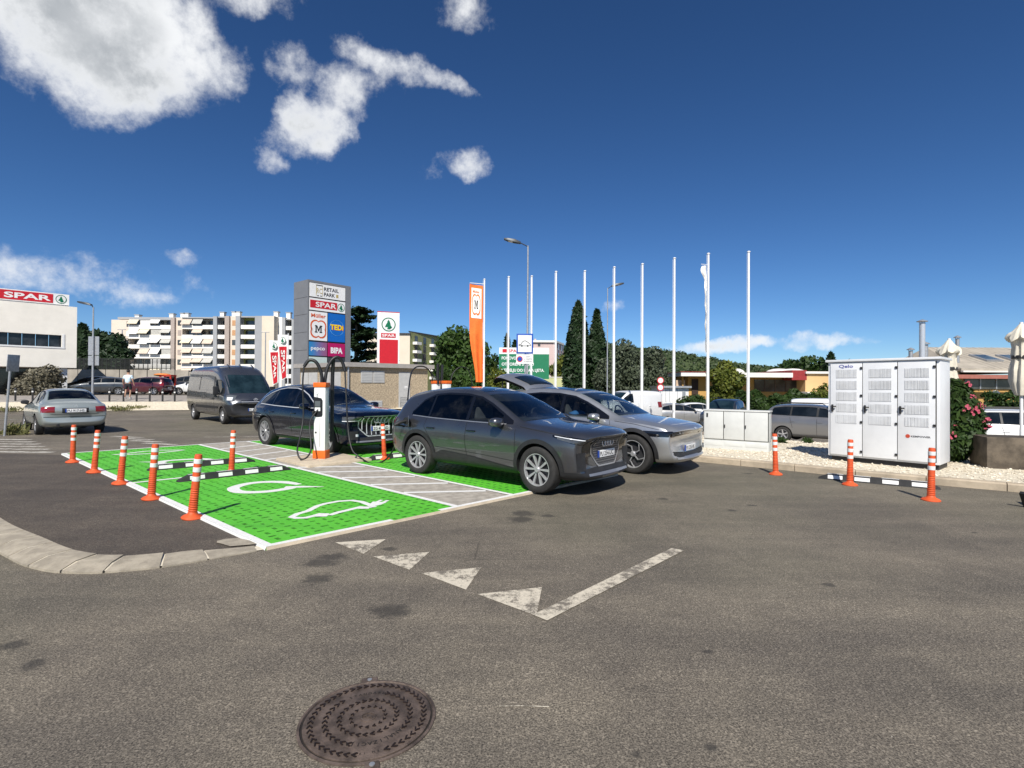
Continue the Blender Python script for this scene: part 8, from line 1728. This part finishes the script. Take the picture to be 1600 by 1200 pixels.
# oleander in flower
def oleander():
    t = thing('oleander', 'oleander bush with pink flowers beside the power cabinet', 'bush', (9.25, 11.0, .08)); bl = [((0, 0, .55), (.45, .4, .5)), ((.05, 0, 1.05), (.42, .4, .45)), ((-.1, -.05, 1.45), (.30, .3, .3)), ((.30, 0, .8), (.3, .3, .4)), ((-.25, 0, .5), (.25, .3, .45)), ((.2, .1, 1.35), (.25, .25, .28))]
    P_, d = blob_pts(bl, 9000, .4); leaves('foliage', P_, d + np.array([0, 0, .4]), .07, LHED, t, 3.2, .8)
    for k in range(9): a = 2 * math.pi * k / 9; m = MB(); m.tube([(0.08 * math.cos(a), .08 * math.sin(a), 0), (.2 * math.cos(a), .2 * math.sin(a), .7), (.34 * math.cos(a), .3 * math.sin(a), 1.4)], [.018, .014, .006], 5); m.build('stem', BARK, t)
    PINK = M('pink_petals', (.40, .06, .10), .7, var=.3, sc=30); m = MB(); n = 16
    for k in range(n):
        c = Vector((random.gauss(0, .03), random.gauss(0, .03), random.gauss(0, .028)))
        for q in range(5): a = 2 * math.pi * q / 5; e = Vector((math.cos(a), math.sin(a), .3)) * .026; s_ = Vector((-math.sin(a), math.cos(a), 0)) * .015; m.add([c, c + e * .7 + s_, c + e, c + e * .7 - s_], [(0, 1, 2, 3)])
    mm = m.mesh('flower_cluster', PINK)
    for k in range(26):
        while True:
            c, r_ = random.choice(bl); d_ = Vector((random.gauss(0, 1), random.gauss(-.9, .8), random.gauss(.3, .8))).normalized()
            p = Vector(c) + Vector((d_.x * r_[0], d_.y * r_[1], d_.z * r_[2])) * 1.05
            if p.z > .45: break
        o = link('flower_cluster', mm, t, p); o.rotation_euler = (random.uniform(.6, 1.6), 0, random.uniform(-1, 1)); o.scale = [random.uniform(.6, 1.25)] * 3
oleander()
# dry bush under the supermarket, grass tufts and weeds
pb_ = AT(62, 612, 41); broadleaf('dry_bush', 'grey twiggy dry bush in front of the supermarket shopfront', (pb_.x, 41, .75), 2.1, 3.4, 4200, .16, LDRY, 0., 'bush', 25)
def tuft(label, x, y, z, r_, h, n, mat=LGRASS):
    t = thing('weed_tuft', label, 'weeds', (x, y, z), 0, 'tufts of weeds'); P_ = np.stack([rng.normal(0, r_ * .5, n), rng.normal(0, r_ * .4, n), np.abs(rng.normal(h * .35, h * .25, n))], 1); d = rng.normal(size=(n, 3)) * np.array([1, 1, .15]); leaves('blades', P_, d, h * .22, mat, t, 4., .3, 'stuff')
for px, py, Y, r_, h, lb in ((12, 632, 28.6, .8, .24, 'dry weeds on the gravel left of the green sedan'), (178, 630, 29.2, .8, .22, 'dry weeds just left of the walking man'), (193, 631, 29.0, .5, .18, 'dry weeds below the walking man'), (214, 628, 29.6, .6, .18, 'dry weeds right of the walking man')): p = AT(px, py, Y); tuft(lb, p.x, Y, gz(p.x, Y) + .06, r_, h, 170)
p = AT(24, 678, 16.6); tuft('green weeds at the foot of the leaning sign post', p.x, 16.6, .0, .28, .35, 160, LGRASS)
for x, y, lb in ((7.5, 14.6, 'small weed tuft on the gravel left of the cabinet shadow'), (8.4, 14.9, 'small weed tuft on the gravel touching the cabinet edge'), (9.6, 10.2, 'small weed tuft on the gravel under the oleander')): tuft(lb, x, y, gz(x, y) + .1, .12, .16, 120, LHED)
# wooded hill
def hill():
    xs = np.arange(40, 560, 2.6); ys = np.arange(380, 640, 5.2); V = []; ridge = lambda x: interp([(30, 2), (60, 46), (110, 44), (160, 38), (230, 26), (330, 15), (440, 12), (560, 8)], x)
    for y in ys:
        for x in xs:
            s = sst(380, 560, y) * (1 - .4 * sst(560, 640, y)); h0 = ridge(x * 560 / y) * s; v = Vector((x * .13, y * .13, 0)); q = mnoise.noise(v) * 2.2 + mnoise.noise(v * 2.7) * 1.6 + mnoise.noise(v * .25) * 4
            V.append((x + random.uniform(-.8, .8), y + random.uniform(-1.6, 1.6), h0 + (q + 2.) * min(1, s * 4)))
    nx = len(xs); me = bpy.data.meshes.new('hill'); me.from_pydata(V, [], [(j * nx + i, j * nx + i + 1, (j + 1) * nx + i + 1, (j + 1) * nx + i) for j in range(len(ys) - 1) for i in range(nx - 1)])
    m_, t, b = nodes_of('wooded_hillside'); pos = t.nodes.new('ShaderNodeNewGeometry').outputs['Position']; cc = mixc(t, ramp(t, nz(t, .16, 4., .7, pos), .35, .7), (.016, .034, .012), (.05, .075, .022)); cc = mixc(t, ramp(t, nz(t, .014, 3., .5, pos), .45, .6), cc, (.06, .085, .028)); t.links.new(cc, b.inputs['Base Color']); b.inputs['Roughness'].default_value = .95; bump(t, b, nz(t, .5, 3., .7, pos), 1., 1.5)
    me.materials.append(m_); tag(link('hill', me), 'long wooded hill on the horizon at right', None, kind='structure')
    n = 26000; X_ = rng.uniform(45, 540, n); Y_ = rng.uniform(420, 575, n); Zs = []
    A_ = np.array(V).reshape(len(ys), nx, 3)
    ii = np.clip(((X_ - 40) / 2.6).astype(int), 0, nx - 1); jj = np.clip(((Y_ - 380) / 5.2).astype(int), 0, len(ys) - 1); P_ = A_[jj, ii] + rng.normal(0, 1, (n, 3)) * np.array([1.2, 1.2, .8]) + np.array([0, 0, .6]); P_ = P_[P_[:, 2] > 3]
    o = leaves('forest', P_, np.tile([0, -.4, 1.], (len(P_), 1)), 2.0, leafm('far_forest_leaves', (.014, .032, .010), (.05, .075, .02), .1), None, 1.2); tag(o, 'far-off woods covering the hill at right', None, kind='stuff')
hill()
